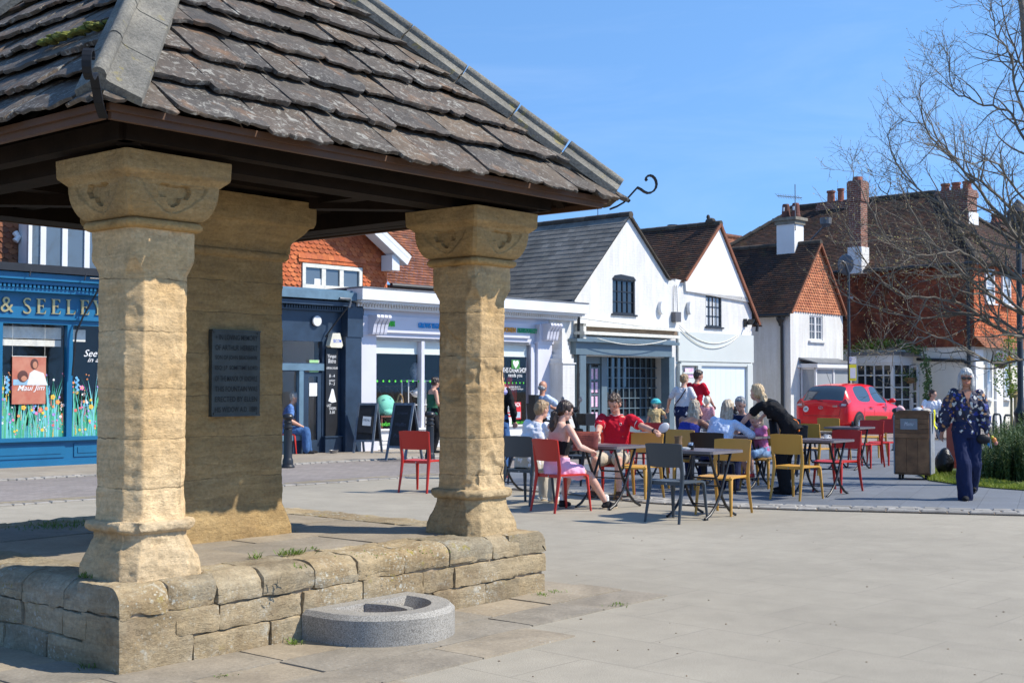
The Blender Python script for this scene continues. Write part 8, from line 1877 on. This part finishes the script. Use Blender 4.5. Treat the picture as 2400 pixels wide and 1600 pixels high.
    if shirt:
        g = .012; P = [('loft', torso(g)[(2 if top in ('crop',) else 0) if not top == 'bandeau' else 2:(-1 if top in ('tee', 'blouse') else -3)])]
        if top == 'bandeau': P = [('loft', torso(g)[2:4])]
        if top in ('tee', 'blouse', 'crop') or sleeve > 0:
            for s in (1, -1):
                a, e, w_, fd = A[s]; u = .058 * k * (1.1 if m else 1); pf = 1.55 if top == 'blouse' else 1.
                if sleeve <= .5: P.append(('cap', ([a, a.lerp(e, sleeve * 2)], [u * 1.05, u * 1.12])))
                else:
                    P.append(('cap', ([a, a.lerp(e, .5), e], [u * 1.05, u * pf * .98, u * .98 * pf]))); tt = (sleeve - .5) * 2; P.append(('cap', ([e, e.lerp(w_, tt * .6), e.lerp(w_, tt)], [u * .98 * pf, u * .92 * pf, u * (.62 if top != 'blouse' else .55)])))
        if top == 'tank':
            for s in (1, -1): 
                q0 = neck - s2 * .02 * k + R2 * (-s * shw * .50); P.append(('cap', ([q0 + F2 * .075 * k - s2 * .11 * k, q0, q0 - F2 * .085 * k - s2 * .10 * k], [.016 * k] * 3)))
        if not m and H > 1.4: P += [('ell', (chest + F2 * .078 * k + R2 * s * .075 * k - s2 * .03 * k, (.062 * k,) * 3)) for s in (1, -1)]
        fuse('shirt' if top != 'blouse' else 'blouse', P, shirt, root, vox, 2, .013 if top != 'blouse' else .018, 13, loc[0])
    if pants:
        P = [('loft', [(hip - s1 * .10 * k, R0, F0_, hw * .95 + .016, .11 * k * fat + .018), (hip, R0, F0_, hw + .014, .12 * k * fat + .014), (waist - s1 * .05 * k, R0, F0_, .15 * k * fat + .012, .102 * k * fat + .012)])]
        for s in (1, -1):
            h0, kn, an, fw = Lg[s]; th = .097 * k * fat
            if plen <= .5: e = h0.lerp(kn, plen * 2); P.append(('cap', ([h0, e], [th, th * (.92 + flare)])))
            else:
                e = kn.lerp(an, (plen - .5) * 2) + Vector((0, 0, -.0)); P.append(('cap', ([h0, h0.lerp(kn, .5), kn], [th, th * .90, th * (.74 + flare * .5)]))); P.append(('cap', ([kn, kn.lerp(e, .5), e + Vector((0, 0, -.02))], [th * (.74 + flare * .5), th * (.68 + flare * .8), th * (.58 + flare)])))
        fuse('trousers' if plen > .5 else 'shorts', P, pants, root, vox, 2, .014, 11, loc[1], wz=.45)
    for s in (1, -1):
        h0, kn, an, fw = Lg[s]; Rz = Matrix.Rotation(atan2(fw.y, fw.x), 3, 'Z')
        if dark: fuse('sock', [('cap', ([an + Vector((0, 0, .07 * k)), an], [.036 * k, .038 * k]))], m_paper, root, .010, 1)
        so = fuse('shoe', [('ell', (an + Vector((0, 0, -.038 * k)) + fw * .055 * k, (.135 * k, .047 * k, .040 * k), 14, 8, Rz)), ('cap', ([an, an + Vector((0, 0, -.03 * k))], [.045 * k, .046 * k]))], shoe, root, .009, 1)
        b = MB(); c = an + Vector((0, 0, -.068 * k)) + fw * .055 * k; b.ell(c, (.138 * k, .048 * k, .013 * k), 14, 5, Rz); b.build('sole', m_sole if shoe is not m_shoe or dark else m_blk, so, smooth=True)
    b = MB()
    for s in (1, -1): b.ell(hp_(.086, s * .030, .000), (.008 * hs, .013 * hs, .0055 * hs), 8, 6, hd)
    if H > .5: b.build('eyes', m_eye, root, smooth=True)
    b = MB(); b.ell(hp_(.094, 0, -.063), (.006 * hs, .021 * hs, .007 * hs), 10, 6, hd); b.build('lips', m_lip, root, smooth=True)
    if glasses:
        b = MB()
        for s in (1, -1): b.ell(hp_(.098, s * .034, .002), (.008 * hs, .030 * hs, .022 * hs), 12, 8, hd); b.tube([hp_(.094, s * .062, .010), hp_(.0, s * .082, .004)], .003 * hs, 5)
        b.tube([hp_(.104, -.01, .008), hp_(.104, .01, .008)], .003 * hs, 5); b.build('sunglasses', m_lens, root, smooth=True)
    if hair:
        h_ = HR[hair]; P = []
        if style != 'bald': P = [he(-.014, 0, .034, .100, .084, .098), he(-.045, 0, .0, .070, .080, .080)]
        wr, ws, wz_ = .009, 55, .2
        if style == 'short': P += [he(-.05, 0, -.035, .050, .066, .05), he(.03, 0, .085, .06, .065, .035)]
        if style == 'curly': P += [he(.035, 0, .088, .062, .066, .042), he(-.02, 0, .085, .08, .078, .05)]; wr, ws, wz_ = .014, 38, 1
        if style == 'bob': P += [he(.02, 0, .072, .075, .076, .055)] + [he(-.025, s * .070, -.065, .070, .036, .125) for s in (1, -1)] + [he(-.065, 0, -.06, .05, .07, .10), he(.062, .03, .060, .036, .04, .03), he(.062, -.03, .060, .036, .04, .03)]
        if style == 'long': P += [he(.02, 0, .07, .07, .074, .05), he(-.065, 0, -.10, .045, .082, .14), he(-.035, .06, -.11, .045, .035, .13), he(-.035, -.06, -.11, .045, .035, .13), he(-.075, 0, -.18, .035, .085, .09)]
        if style in ('pony', 'highpony'):
            z0 = -.03 if style == 'pony' else .02; P += [he(.03, 0, .07, .062, .070, .045)]; q0 = hp_(-.10, 0, z0); back = hd @ Vector((-1, 0, 0)); L = .40 if style == 'pony' else .20
            P += [('cap', ([q0, q0 + back * .035 * k + Vector((0, 0, -.03)), q0 + back * .045 * k + Vector((.0, .01, -L * .5)), q0 + back * .02 * k + Vector((0, .0, -L))], [.028 * k, .046 * k, .052 * k, .014 * k]))]
        if style == 'bun': P += [he(.03, 0, .07, .06, .07, .045), he(-.10, 0, .06, .04, .04, .04)]
        if style == 'bald': P = [he(-.03, .0, -.025, .082, .081, .045), he(-.07, 0, -.01, .04, .06, .05)]
        fuse('hair', P, h_, root, vox * .8, 1, wr, ws, 3, wz=wz_)
    root['_n'] = 0; del root['_n']
    return root, dict(neck=neck, chest=chest, hip=hip, waist=waist, A=A, Lg=Lg, head=hp_, R=R2, F=F2, s2=s2)
def loc_of(root, w3): return root.matrix_basis.inverted() @ Vector(w3)
def L_(pos, face, w3): M = Matrix.Translation(Vector((pos[0], pos[1], 0))) @ Matrix.Rotation(radians(face), 4, 'Z'); return M.inverted() @ Vector(w3)
pinkf = F_b('pink_skirt_cloth', (.74, .42, .60)); redf = F_b('red_polo_cloth', (.52, .010, .028)); stone = F_b('stone_chino_cloth', (.46, .39, .30)); whitef = F_b('white_cotton', (.76, .76, .80)); blackf = F_b('black_cloth', (.012, .012, .014)); navyf = F_b('navy_cloth', (.015, .022, .065)); denim = F_b('blue_denim', (.06, .14, .32), var=.4); ltden = F_b('light_denim', (.22, .36, .58), var=.3); royal = F_b('royal_blue_cotton', (.035, .05, .30)); pinkt = F_b('pink_tshirt_cotton', (.72, .22, .42)); greent = F_b('bottle_green_cotton', (.03, .12, .075)); bluet = F_b('mid_blue_cotton', (.10, .20, .45))
def floral():
    n = N('navy_floral_print'); dn = n.n('VectorMath', operation='ADD'); nz = n.n('TexNoise'); nz.inputs['Scale'].default_value = 14; n.l(n.tc.outputs['Object'], nz.inputs['Vector']); sc = n.n('VectorMath', operation='SCALE'); sc.inputs['Scale'].default_value = .09; n.l(nz.outputs['Color'], sc.inputs[0]); n.l(n.tc.outputs['Object'], dn.inputs[0]); n.l(sc.outputs[0], dn.inputs[1]); v = n.voro(24, dn.outputs[0], out='Color'); d = n.voro(24, dn.outputs[0]); s = n.n('SeparateColor'); n.l(v, s.inputs[0])
    c = n.ramp(s.outputs[0], [(0, (.012, .016, .05)), (.34, (.012, .016, .05)), (.36, (.02, .035, .22)), (.55, (.02, .03, .18)), (.57, (.62, .60, .55)), (.74, (.55, .50, .44)), (.76, (.40, .20, .08)), (.88, (.012, .016, .05))], 'CONSTANT')
    k = n.mix((.012, .016, .045), c, n.ramp(d, [(.50, 1.), (.58, 0.)])); n.col(k); n.b.inputs['Roughness'].default_value = .7; return n.m
def denimshirt():
    n = N('pale_blue_speckled_cotton'); n.col(n.mix((.42, .55, .82), (.70, .76, .86), n.ramp(n.noise(110, 2), [(.4, 0.), (.6, 1.)]))); n.b.inputs['Roughness'].default_value = .85; return n.m
m_floral, m_spk = floral(), denimshirt()
# 1 young man in the red polo
pos, fc = gp(1440, 1163), 252
pos = (pos[0] + .02, pos[1] + .0)
H1, info = person('young man in a red polo and beige shorts seated with one arm along a chair', pos, fc, 1.80, .45, (-4, 0), 0, (-8, 22, 0), {1: L_(pos, fc, D(1538, 1012, 16.75)), -1: L_(pos, fc, D(1392, 1052, 16.45))}, {1: (.50, .16, 0), -1: (.36, -.22, 0)}, 'fair', redf, .32, stone, .42, .05, None, 'curly', 'curly', sex='m', fat=.96, vox=.009, elbow={1: (-.3, .2, -1), -1: (-.6, -.6, -.5)}, fist=(.75, .5), shoe=F_b('brown_shoe', (.10, .05, .03)))
n_, c_, F2_, R2_, s2_ = info['neck'], info['chest'], info['F'], info['R'], info['s2']
part(H1, 'collar', redf, lambda b: b.tube([n_ + (R2_ * cos(a) * .082 + F2_ * (sin(a) * .072)) + s2_ * (.0 - .03 * max(0, sin(a)) ** 3) for a in [radians(60 + 30 * i) - pi / 6 for i in range(13)]], .016, 8))
part(H1, 'collar_tipping', m_white, lambda b: b.tube([n_ + (R2_ * cos(a) * .090 + F2_ * (sin(a) * .080)) + s2_ * (.016 - .03 * max(0, sin(a)) ** 3) for a in [radians(70 + 26 * i) for i in range(13)]], .003, 5))
part(H1, 'chest_emblem', m_white, lambda b: b.tube([c_ + F2_ * .128 - R2_ * (.09 + .014 * cos(a)) + s2_ * (.05 + .016 * sin(a)) for a in [2 * pi * i / 12 for i in range(13)]], .003, 5))
e_, w_ = info['A'][1][1], info['A'][1][2]; part(H1, 'watch', m_blk, lambda b: b.tube([e_.lerp(w_, .93), e_.lerp(w_, 1.03)], .034, 12))
for s in (1, -1):
    a_, e_ = info['A'][s][0], info['A'][s][1]; q_ = a_.lerp(e_, .66); part(H1, 'sleeve_tipping', m_white, lambda b: b.tube([q_, q_ + (e_ - a_).normalized() * .006], .0745, 16))
# 2 girl with the ponytail, holding the menu
pos = (CG[0][0] - .07, CG[0][1] - .04); fc = 46
mp_ = D(1372, 1032, 15.45)
G2, info = person('girl with a dark ponytail and pink shorts seated with her back to us', pos, fc, 1.66, .45, (4, -2), -6, (-20, 16, 0), {-1: L_(pos, fc, D(1384, 1056, 15.25)), 1: L_(pos, fc, D(1352, 1030, 15.75))}, {1: (.34, .22, 0), -1: (.62, -.24, .0)}, 'pale', F_b('black_bandeau_cloth', (.012, .012, .014)), 0, pinkf, .27, .12, None, 'brown', 'pony', top='bandeau', vox=.0085, elbow={-1: (-.3, -.8, -.9), 1: (.0, .9, -.7)}, fist=(.7, .7), dark=True, glasses=True)
mn = empty('held_menu', mp_, radians(-18), 'open red brown menu held up by the girl with the ponytail', 'menu')
b = MB(); g_ = [(x * .155, .02 * sin((x + 1) * 1.5) + .035 * t, (t - .5) * .24) for t in (0, .25, .5, .75, 1) for x in (-1, -.5, 0, .5, 1)]
b.add(g_, [(r * 5 + c, r * 5 + c + 1, r * 5 + c + 6, r * 5 + c + 5) for r in range(4) for c in range(4)]); o = b.build('menu_sheet', m_menu, mn, smooth=True); o.modifiers.new('s', 'SOLIDIFY').thickness = .003; o.rotation_euler = (radians(-12), 0, 0)
b = MB()
for i in range(7): b.box(-.11, .11 - .05 * (i % 3), -.012, -.010, .08 - .027 * i, .083 - .027 * i)
b.build('menu_lines', pm('menu_dark_print', (.05, .02, .02), .6), mn).rotation_euler = (radians(-12), 0, 0)
# 3 woman in white beside her
pos, fc = (CW[0] + .0, CW[1] + .02), 52
person('woman with light brown hair in a white t-shirt, seated left of the ponytailed girl', pos, fc, 1.68, .45, (16, -4), 0, (-12, 10, 0), {1: (.50, .16, .78), -1: (.50, -.16, .78)}, {1: (.46, .10, 0), -1: (.30, -.14, 0)}, 'fair', whitef, .34, F_b('cream_trousers', (.55, .50, .42)), .97, .08, None, 'light', 'short', fat=1.12, shoe=F_b('white_trainer', (.68, .66, .62)))
# 4 purple vest, 5 pale blue shirt, 6 grey haired person
pos, fc = gp(1604, 1140), 56
_, inf = person('woman with long ash blonde hair in a royal blue vest top seen from behind', pos, fc, 1.66, .45, (20, -6), 0, (8, 10, 0), {1: (.52, .10, .80), -1: (.50, -.30, .80)}, None, 'tan', royal, 0, navyf, .97, .05, None, 'ash', 'long', top='tank', fat=1.08, elbow={-1: (-.2, -1, -.6)})
pos, fc = gp(1678, 1156), 58
person('woman with ash blonde hair in a pale blue long sleeved shirt, seated back to us', pos, fc, 1.70, .45, (20, -8), 0, (-2, 12, 0), {1: (.50, .12, .80), -1: (.52, -.30, .80)}, None, 'fair', m_spk, .97, navyf, .97, .1, None, 'ash', 'long', fat=1.14, elbow={-1: (-.2, -1, -.5)})
pos, fc = dp(1742, 20.2), 238
person('grey haired person in navy half hidden behind the woman in pale blue', pos, fc, 1.68, .45, (8, 0), 0, (0, 14, 0), {1: (.45, .12, .78), -1: (.45, -.12, .78)}, None, 'fair', navyf, .97, navyf, .97, 0, None, 'grey', 'short', fat=1.1)
# 7 girl in pink
pos, fc = gp(1786, 1143), 212
person('small girl in a pink t-shirt and denim shorts drinking at the table', pos, fc, 1.22, .47, (10, 0), 0, (-4, 26, 0), {1: L_(pos, fc, (T4[0] + .13, T4[1] - .04, .83)), -1: L_(pos, fc, (T4[0] + .09, T4[1] + .05, .82))}, {1: (.26, .08, .16), -1: (.22, -.08, .16)}, 'pale', pinkt, .28, ltden, .42, .1, None, 'blonde', 'pony', vox=.0085, shoe=F_b('sandal_red', (.45, .05, .05)))
# 8 waitress
pos, fc = ((1832 - 1200) / 3000 * 17.7, 17.7), 150
W8, info = person('waitress in black bending over the table, orange cloth tucked at her waist', pos, fc, 1.70, None, (52, 10), 0, (-25, -18, 0), {-1: L_(pos, fc, D(1822, 915, 17.3)) if 0 else (.42, -.42, 1.05), 1: L_(pos, fc, D(1722, 1010, 18.0))}, {1: (-.10, .16, 0), -1: (.04, -.22, 0)}, 'pale', blackf, .30, blackf, 1., .25, None, 'blonde', 'highpony', hipx=-.12, vox=.009, elbow={1: (.1, .5, .5), -1: (-.6, -.9, .2)}, fat=1.0)
h_, w_ = info['hip'], info['waist']
part(W8, 'apron', F_b('dark_apron', (.02, .02, .03)), lambda b: b.add([w_ + Vector((.13, -.18, -.02)), w_ + Vector((.15, .18, -.02)), h_ + Vector((.20, .20, -.30)), h_ + Vector((.20, -.20, -.30))], [(0, 1, 2, 3)]))
part(W8, 'apron_string', blackf, lambda b: b.tube([w_.lerp(h_, .5) + Vector((.115 * cos(a), .165 * sin(a), .01 * sin(a * 3))) for a in [2 * pi * i / 20 for i in range(21)]], .010, 6))
fuse('orange_cloth', [('cap', ([w_.lerp(h_, .45) + Vector((-.10, .02, .03)), w_.lerp(h_, .55) + Vector((-.15, .03, .0)), w_.lerp(h_, .6) + Vector((-.15, -.02, -.10))], [.03, .026, .014])), ('cap', ([w_.lerp(h_, .45) + Vector((-.12, .05, .02)), w_.lerp(h_, .6) + Vector((-.14, .06, -.06))], [.028, .012]))], F_b('orange_cloth', (.80, .20, .03)), W8, .008, 1, .008, 25)
# 9 walking woman
pos, fc = ((2262 - 1200) / 3000 * 16.7, 16.7), 262
H9, info = person('woman walking with silver bob and sunglasses, navy floral blouse and wide trousers', pos, fc, 1.69, None, (4, 0), 0, (-8, 8, 0), {1: (.06, .25, .86), -1: (-.06, -.30, .84)}, {1: (-.22, .09, .10), -1: (.10, -.04, 0)}, 'tan', m_floral, .96, navyf, 1., .42, None, 'silver', 'bob', top='blouse', vox=.0085, fist=(.8, .3), glasses=True, fat=1.02)
n_, F2_, s2_, R2_ = info['neck'], info['F'], info['s2'], info['R']
part(H9, 'open_neckline', SK['tan'], lambda b: b.add([n_ + F2_ * .083 + R2_ * -.052 - s2_ * .010, n_ + F2_ * .083 + R2_ * .052 - s2_ * .010, n_ + F2_ * .118 + R2_ * .02 - s2_ * .10, n_ + F2_ * .128 - s2_ * .165, n_ + F2_ * .118 - R2_ * .02 - s2_ * .10], [(0, 4, 3, 2, 1)]))
hw_ = info['A'][1][2]
bg = empty('handbag', (*pos, 0), radians(fc), 'small black handbag on a strap at the hip of the walking woman', 'bag'); bc = Vector((.12, .19, .80))
part(bg, 'bag_body', pm('black_leather', (.010, .010, .012), .5, spec=.3), lambda b: b.ell(bc, (.04, .085, .065), 16, 10)); part(bg, 'strap', m_blk, lambda b: b.tube([bc + Vector((0, -.08, .06)), Vector((.13, -.02, 1.05)), Vector((.12, -.12, 1.30)), Vector((.02, -.15, 1.42)), Vector((-.10, -.05, 1.30)), Vector((-.12, .12, 1.05)), bc + Vector((-.02, .09, .06))], .007, 6)); part(bg, 'ring', m_steel, lambda b: b.tube([bc + Vector((.02 * cos(a), -.08, .07 + .02 * sin(a))) for a in [2 * pi * i / 10 for i in range(11)]], .004, 5))
ky = empty('bunch_of_keys', (*pos, 0), radians(fc), 'bunch of keys with colourful fobs in the hand of the walking woman', 'keys')
kc = hw_ + Vector((.03, .03, -.10))
for nm, c, dx, r_ in (('orange_fob', (.7, .25, .05), (.02, .05, .02), .028), ('yellow_fob', (.65, .6, .05), (.0, .03, .05), .02), ('blue_fob', (.02, .25, .5), (.01, -.02, -.04), .018), ('pink_fob', (.5, .2, .15), (.02, .07, -.02), .024)): part(ky, nm, pm(nm, c, .5), lambda b: b.ell(kc + Vector(dx), (r_, r_, r_ * 1.2), 10, 8))
part(ky, 'key', m_steel, lambda b: (b.beam(kc + Vector((0, 0, .06)), kc + Vector((.01, .02, -.09)), .014, .004), b.beam(kc + Vector((0, 0, .06)), kc + Vector((.02, -.01, -.08)), .014, .004)))
# 10-13 family beyond the tables
pos, fc = dp(1600, 28.), 62
F10, inf = person('woman in a white t-shirt with a dark cross strap walking away beyond the tables', pos, fc, 1.72, None, (3, 0), 0, (-25, 4, 0), {1: (.18, .42, 1.0), -1: (.02, -.40, .92)}, None, 'fair', F_b('off_white_cotton', (.62, .60, .62)), .33, navyf, 1., 0, None, 'light', 'bun', fat=1.12)
part(F10, 'cross_strap', F_b('brown_strap', (.06, .03, .02)), lambda b: b.tube([inf['neck'] + Vector((-.10, -.10, -.04)), inf['chest'] + Vector((-.135, .0, -.05)), inf['waist'] + Vector((-.13, .13, .0)), inf['hip'] + Vector((-.05, .18, .05))], .012, 6))
person('bearded man in a red t-shirt pushing a buggy beside the woman in white', dp(1628, 29.), 40, 1.82, None, (6, 0), 0, (-30, 6, 0), {1: (.42, .12, 1.05), -1: (.42, -.18, 1.05)}, None, 'fair', redf, .34, navyf, 1., 0, None, 'brown', 'short', sex='m', fat=1.05)
person('small blonde child in a pink patterned top by the buggy', dp(1656, 28.), 60, 1.22, None, (0, 0), 0, (0, 0, 0), {1: (.12, .2, .85), -1: (.05, -.2, .6)}, None, 'fair', F_b('pink_print_cotton', (.70, .35, .38), var=.5, vs=40), .3, F_b('grey_leggings', (.2, .2, .22)), 1, 0, None, 'wht', 'short')
F13, inf = person('small child in a teal sunhat and patterned beige top by the bollard', dp(1536, 29.), 95, 1.15, None, (5, 0), 0, (-30, 10, 0), {1: (.05, .2, .6), -1: (.20, -.28, .78)}, None, 'fair', F_b('beige_print_cotton', (.55, .42, .22), var=.6, vs=30), .3, F_b('beige_print_skirt', (.50, .38, .20), var=.6, vs=30), .5, .5, None, 'wht', 'short')
part(F13, 'sunhat', F_b('teal_hat', (.08, .50, .55), var=.4, vs=20), lambda b: (b.ell(inf['head'](-.005, 0, .06), (.12, .11, .08), 16, 8), b.ell(inf['head'](.01, 0, .04), (.15, .13, .018), 16, 6)))
bgy = empty('buggy', dp(1668, 29.4), radians(50), 'dark folded buggy pushed by the bearded man', 'pushchair')
part(bgy, 'frame', m_metal, lambda b: [b.tube([(-.45, y, 1.02), (-.2, y, .6), (.35, y, .15)], .014, 6) for y in (-.22, .22)] + [b.tube([(-.45, -.22, 1.02), (-.45, .22, 1.02)], .018, 6), b.tube([(-.35, -.22, .15), (.1, -.22, .55)], .012, 6), b.tube([(-.35, .22, .15), (.1, .22, .55)], .012, 6)])
part(bgy, 'seat', blackf, lambda b: (b.bx((.05, 0, .42), (.2, .19, .02)), b.bx((-.18, 0, .66), (.02, .19, .24), Matrix.Rotation(-.3, 3, 'Y'))))
for x in (-.38, .38):
    for y in (-.24, .24): part(bgy, 'wheel', m_blk, lambda b: b.tube([(x, y - .02, .12), (x, y + .02, .12)], .12, 16))
# 14 woman in green behind the pillar, 15 person in black sleeves
# outside the shop
G14, inf = person('woman in a green vest with hair tied up outside the charity shop', dp(1013, 28.4), 25, 1.66, None, (3, 0), 0, (10, 20, 0), {1: (.25, .15, 1.05), -1: (.25, -.18, 1.0)}, None, 'fair', greent, 0, blackf, 1., 0, None, 'brown', 'bun', top='tank')
G15, inf = person('person in jeans and long black sleeves mostly hidden by the right pillar', dp(1168, 20.6), 70, 1.70, None, (2, 0), 0, (0, 0, 0), {1: (.05, .24, .85), -1: (.10, -.24, .92)}, None, 'fair', blackf, .97, denim, 1., 0, None, 'brown', 'short', shoe=F_b('red_shoe', (.5, .03, .06)))
part(G15, 'lilac_shawl', F_b('lilac_cloth', (.45, .42, .75)), lambda b: (b.ell(inf['neck'] + Vector((0, 0, -.06)), (.14, .20, .09), 16, 8)))
# 17 man outside the bistro, 18 man at the picnic table
person('man in a blue t-shirt and jeans seated outside the bistro', gp(668, 1064), 8, 1.78, .45, (14, 0), 0, (0, 5, 0), {1: (.36, .16, .62), -1: (.34, -.16, .62)}, {1: (.52, .10, .0), -1: (.46, -.14, 0)}, 'fair', bluet, .36, denim, .97, .1, None, 'grey', 'short', sex='m', fat=1.1)
person('man in a white t-shirt seated at the picnic table by the public house', (pt.location.x - .18, pt.location.y + .65), 262, 1.78, .45, (6, 0), 0, (50, 0, 0), {1: (.4, .2, .76), -1: (.4, -.2, .76)}, None, 'fair', whitef, .34, navyf, .97, 0, None, 'brown', 'short', sex='m')
# 16 bald man on a mobility scooter
sc_ = empty('mobility_scooter', (*dp(1290, 26.), 0), radians(28), 'black mobility scooter with high backed seat and front basket', 'scooter')
part(sc_, 'seat', m_blk, lambda b: (b.bx((-.12, 0, .60), (.22, .24, .05)), b.bx((-.36, 0, .88), (.05, .23, .26), Matrix.Rotation(-.1, 3, 'Y')), b.bx((-.39, 0, 1.22), (.04, .14, .09)), b.beam((-.30, -.28, .78), (.05, -.28, .80), .06, .05), b.beam((-.30, .28, .78), (.05, .28, .80), .06, .05)))
part(sc_, 'chassis', m_blk, lambda b: (b.bx((.15, 0, .22), (.55, .22, .06)), b.bx((-.25, 0, .36), (.24, .24, .14)), b.tube([(-.12, 0, .4), (-.12, 0, .58)], .05, 10), b.bx((.66, 0, .35), (.10, .20, .16))))
part(sc_, 'tiller', m_blk, lambda b: (b.tube([(.70, 0, .45), (.52, 0, .95)], .04, 8), b.tube([(.50, -.28, 1.02), (.52, -.12, .97), (.52, .12, .97), (.50, .28, 1.02)], .022, 8), b.bx((.52, 0, 1.0), (.06, .10, .06))))
part(sc_, 'basket', m_blk, lambda b: (b.bx((.84, 0, .80), (.12, .19, .12)),)); part(sc_, 'mirror', m_steel, lambda b: (b.ell((.50, -.36, 1.22), (.02, .06, .05), 12, 8), b.tube([(.50, -.26, 1.02), (.50, -.36, 1.20)], .008, 5))); part(sc_, 'mirror', m_steel, lambda b: (b.ell((.50, .36, 1.22), (.02, .06, .05), 12, 8), b.tube([(.50, .26, 1.02), (.50, .36, 1.20)], .008, 5)))
for x, y in ((-.35, -.26), (-.35, .26), (.66, -.24), (.66, .24)): part(sc_, 'wheel', m_tyre, lambda b: b.tube([(x, y - .04, .15), (x, y + .04, .15)], .15, 18))
sp3 = Vector(sc_.location) + Matrix.Rotation(radians(28), 3, 'Z') @ Vector((-.18, 0, 0))
person('bald man in a pale shirt riding the mobility scooter', (sp3.x, sp3.y, .20), 28, 1.76, .47, (-2, 0), 0, (25, 0, 0), {1: (.55, .22, .76), -1: (.55, -.22, .76)}, {1: (.62, .12, .10), -1: (.62, -.12, .10)}, 'tan', F_b('pale_blue_shirt', (.50, .58, .72)), .35, blackf, .97, 0, None, 'grey', 'bald', sex='m', fat=1.15)
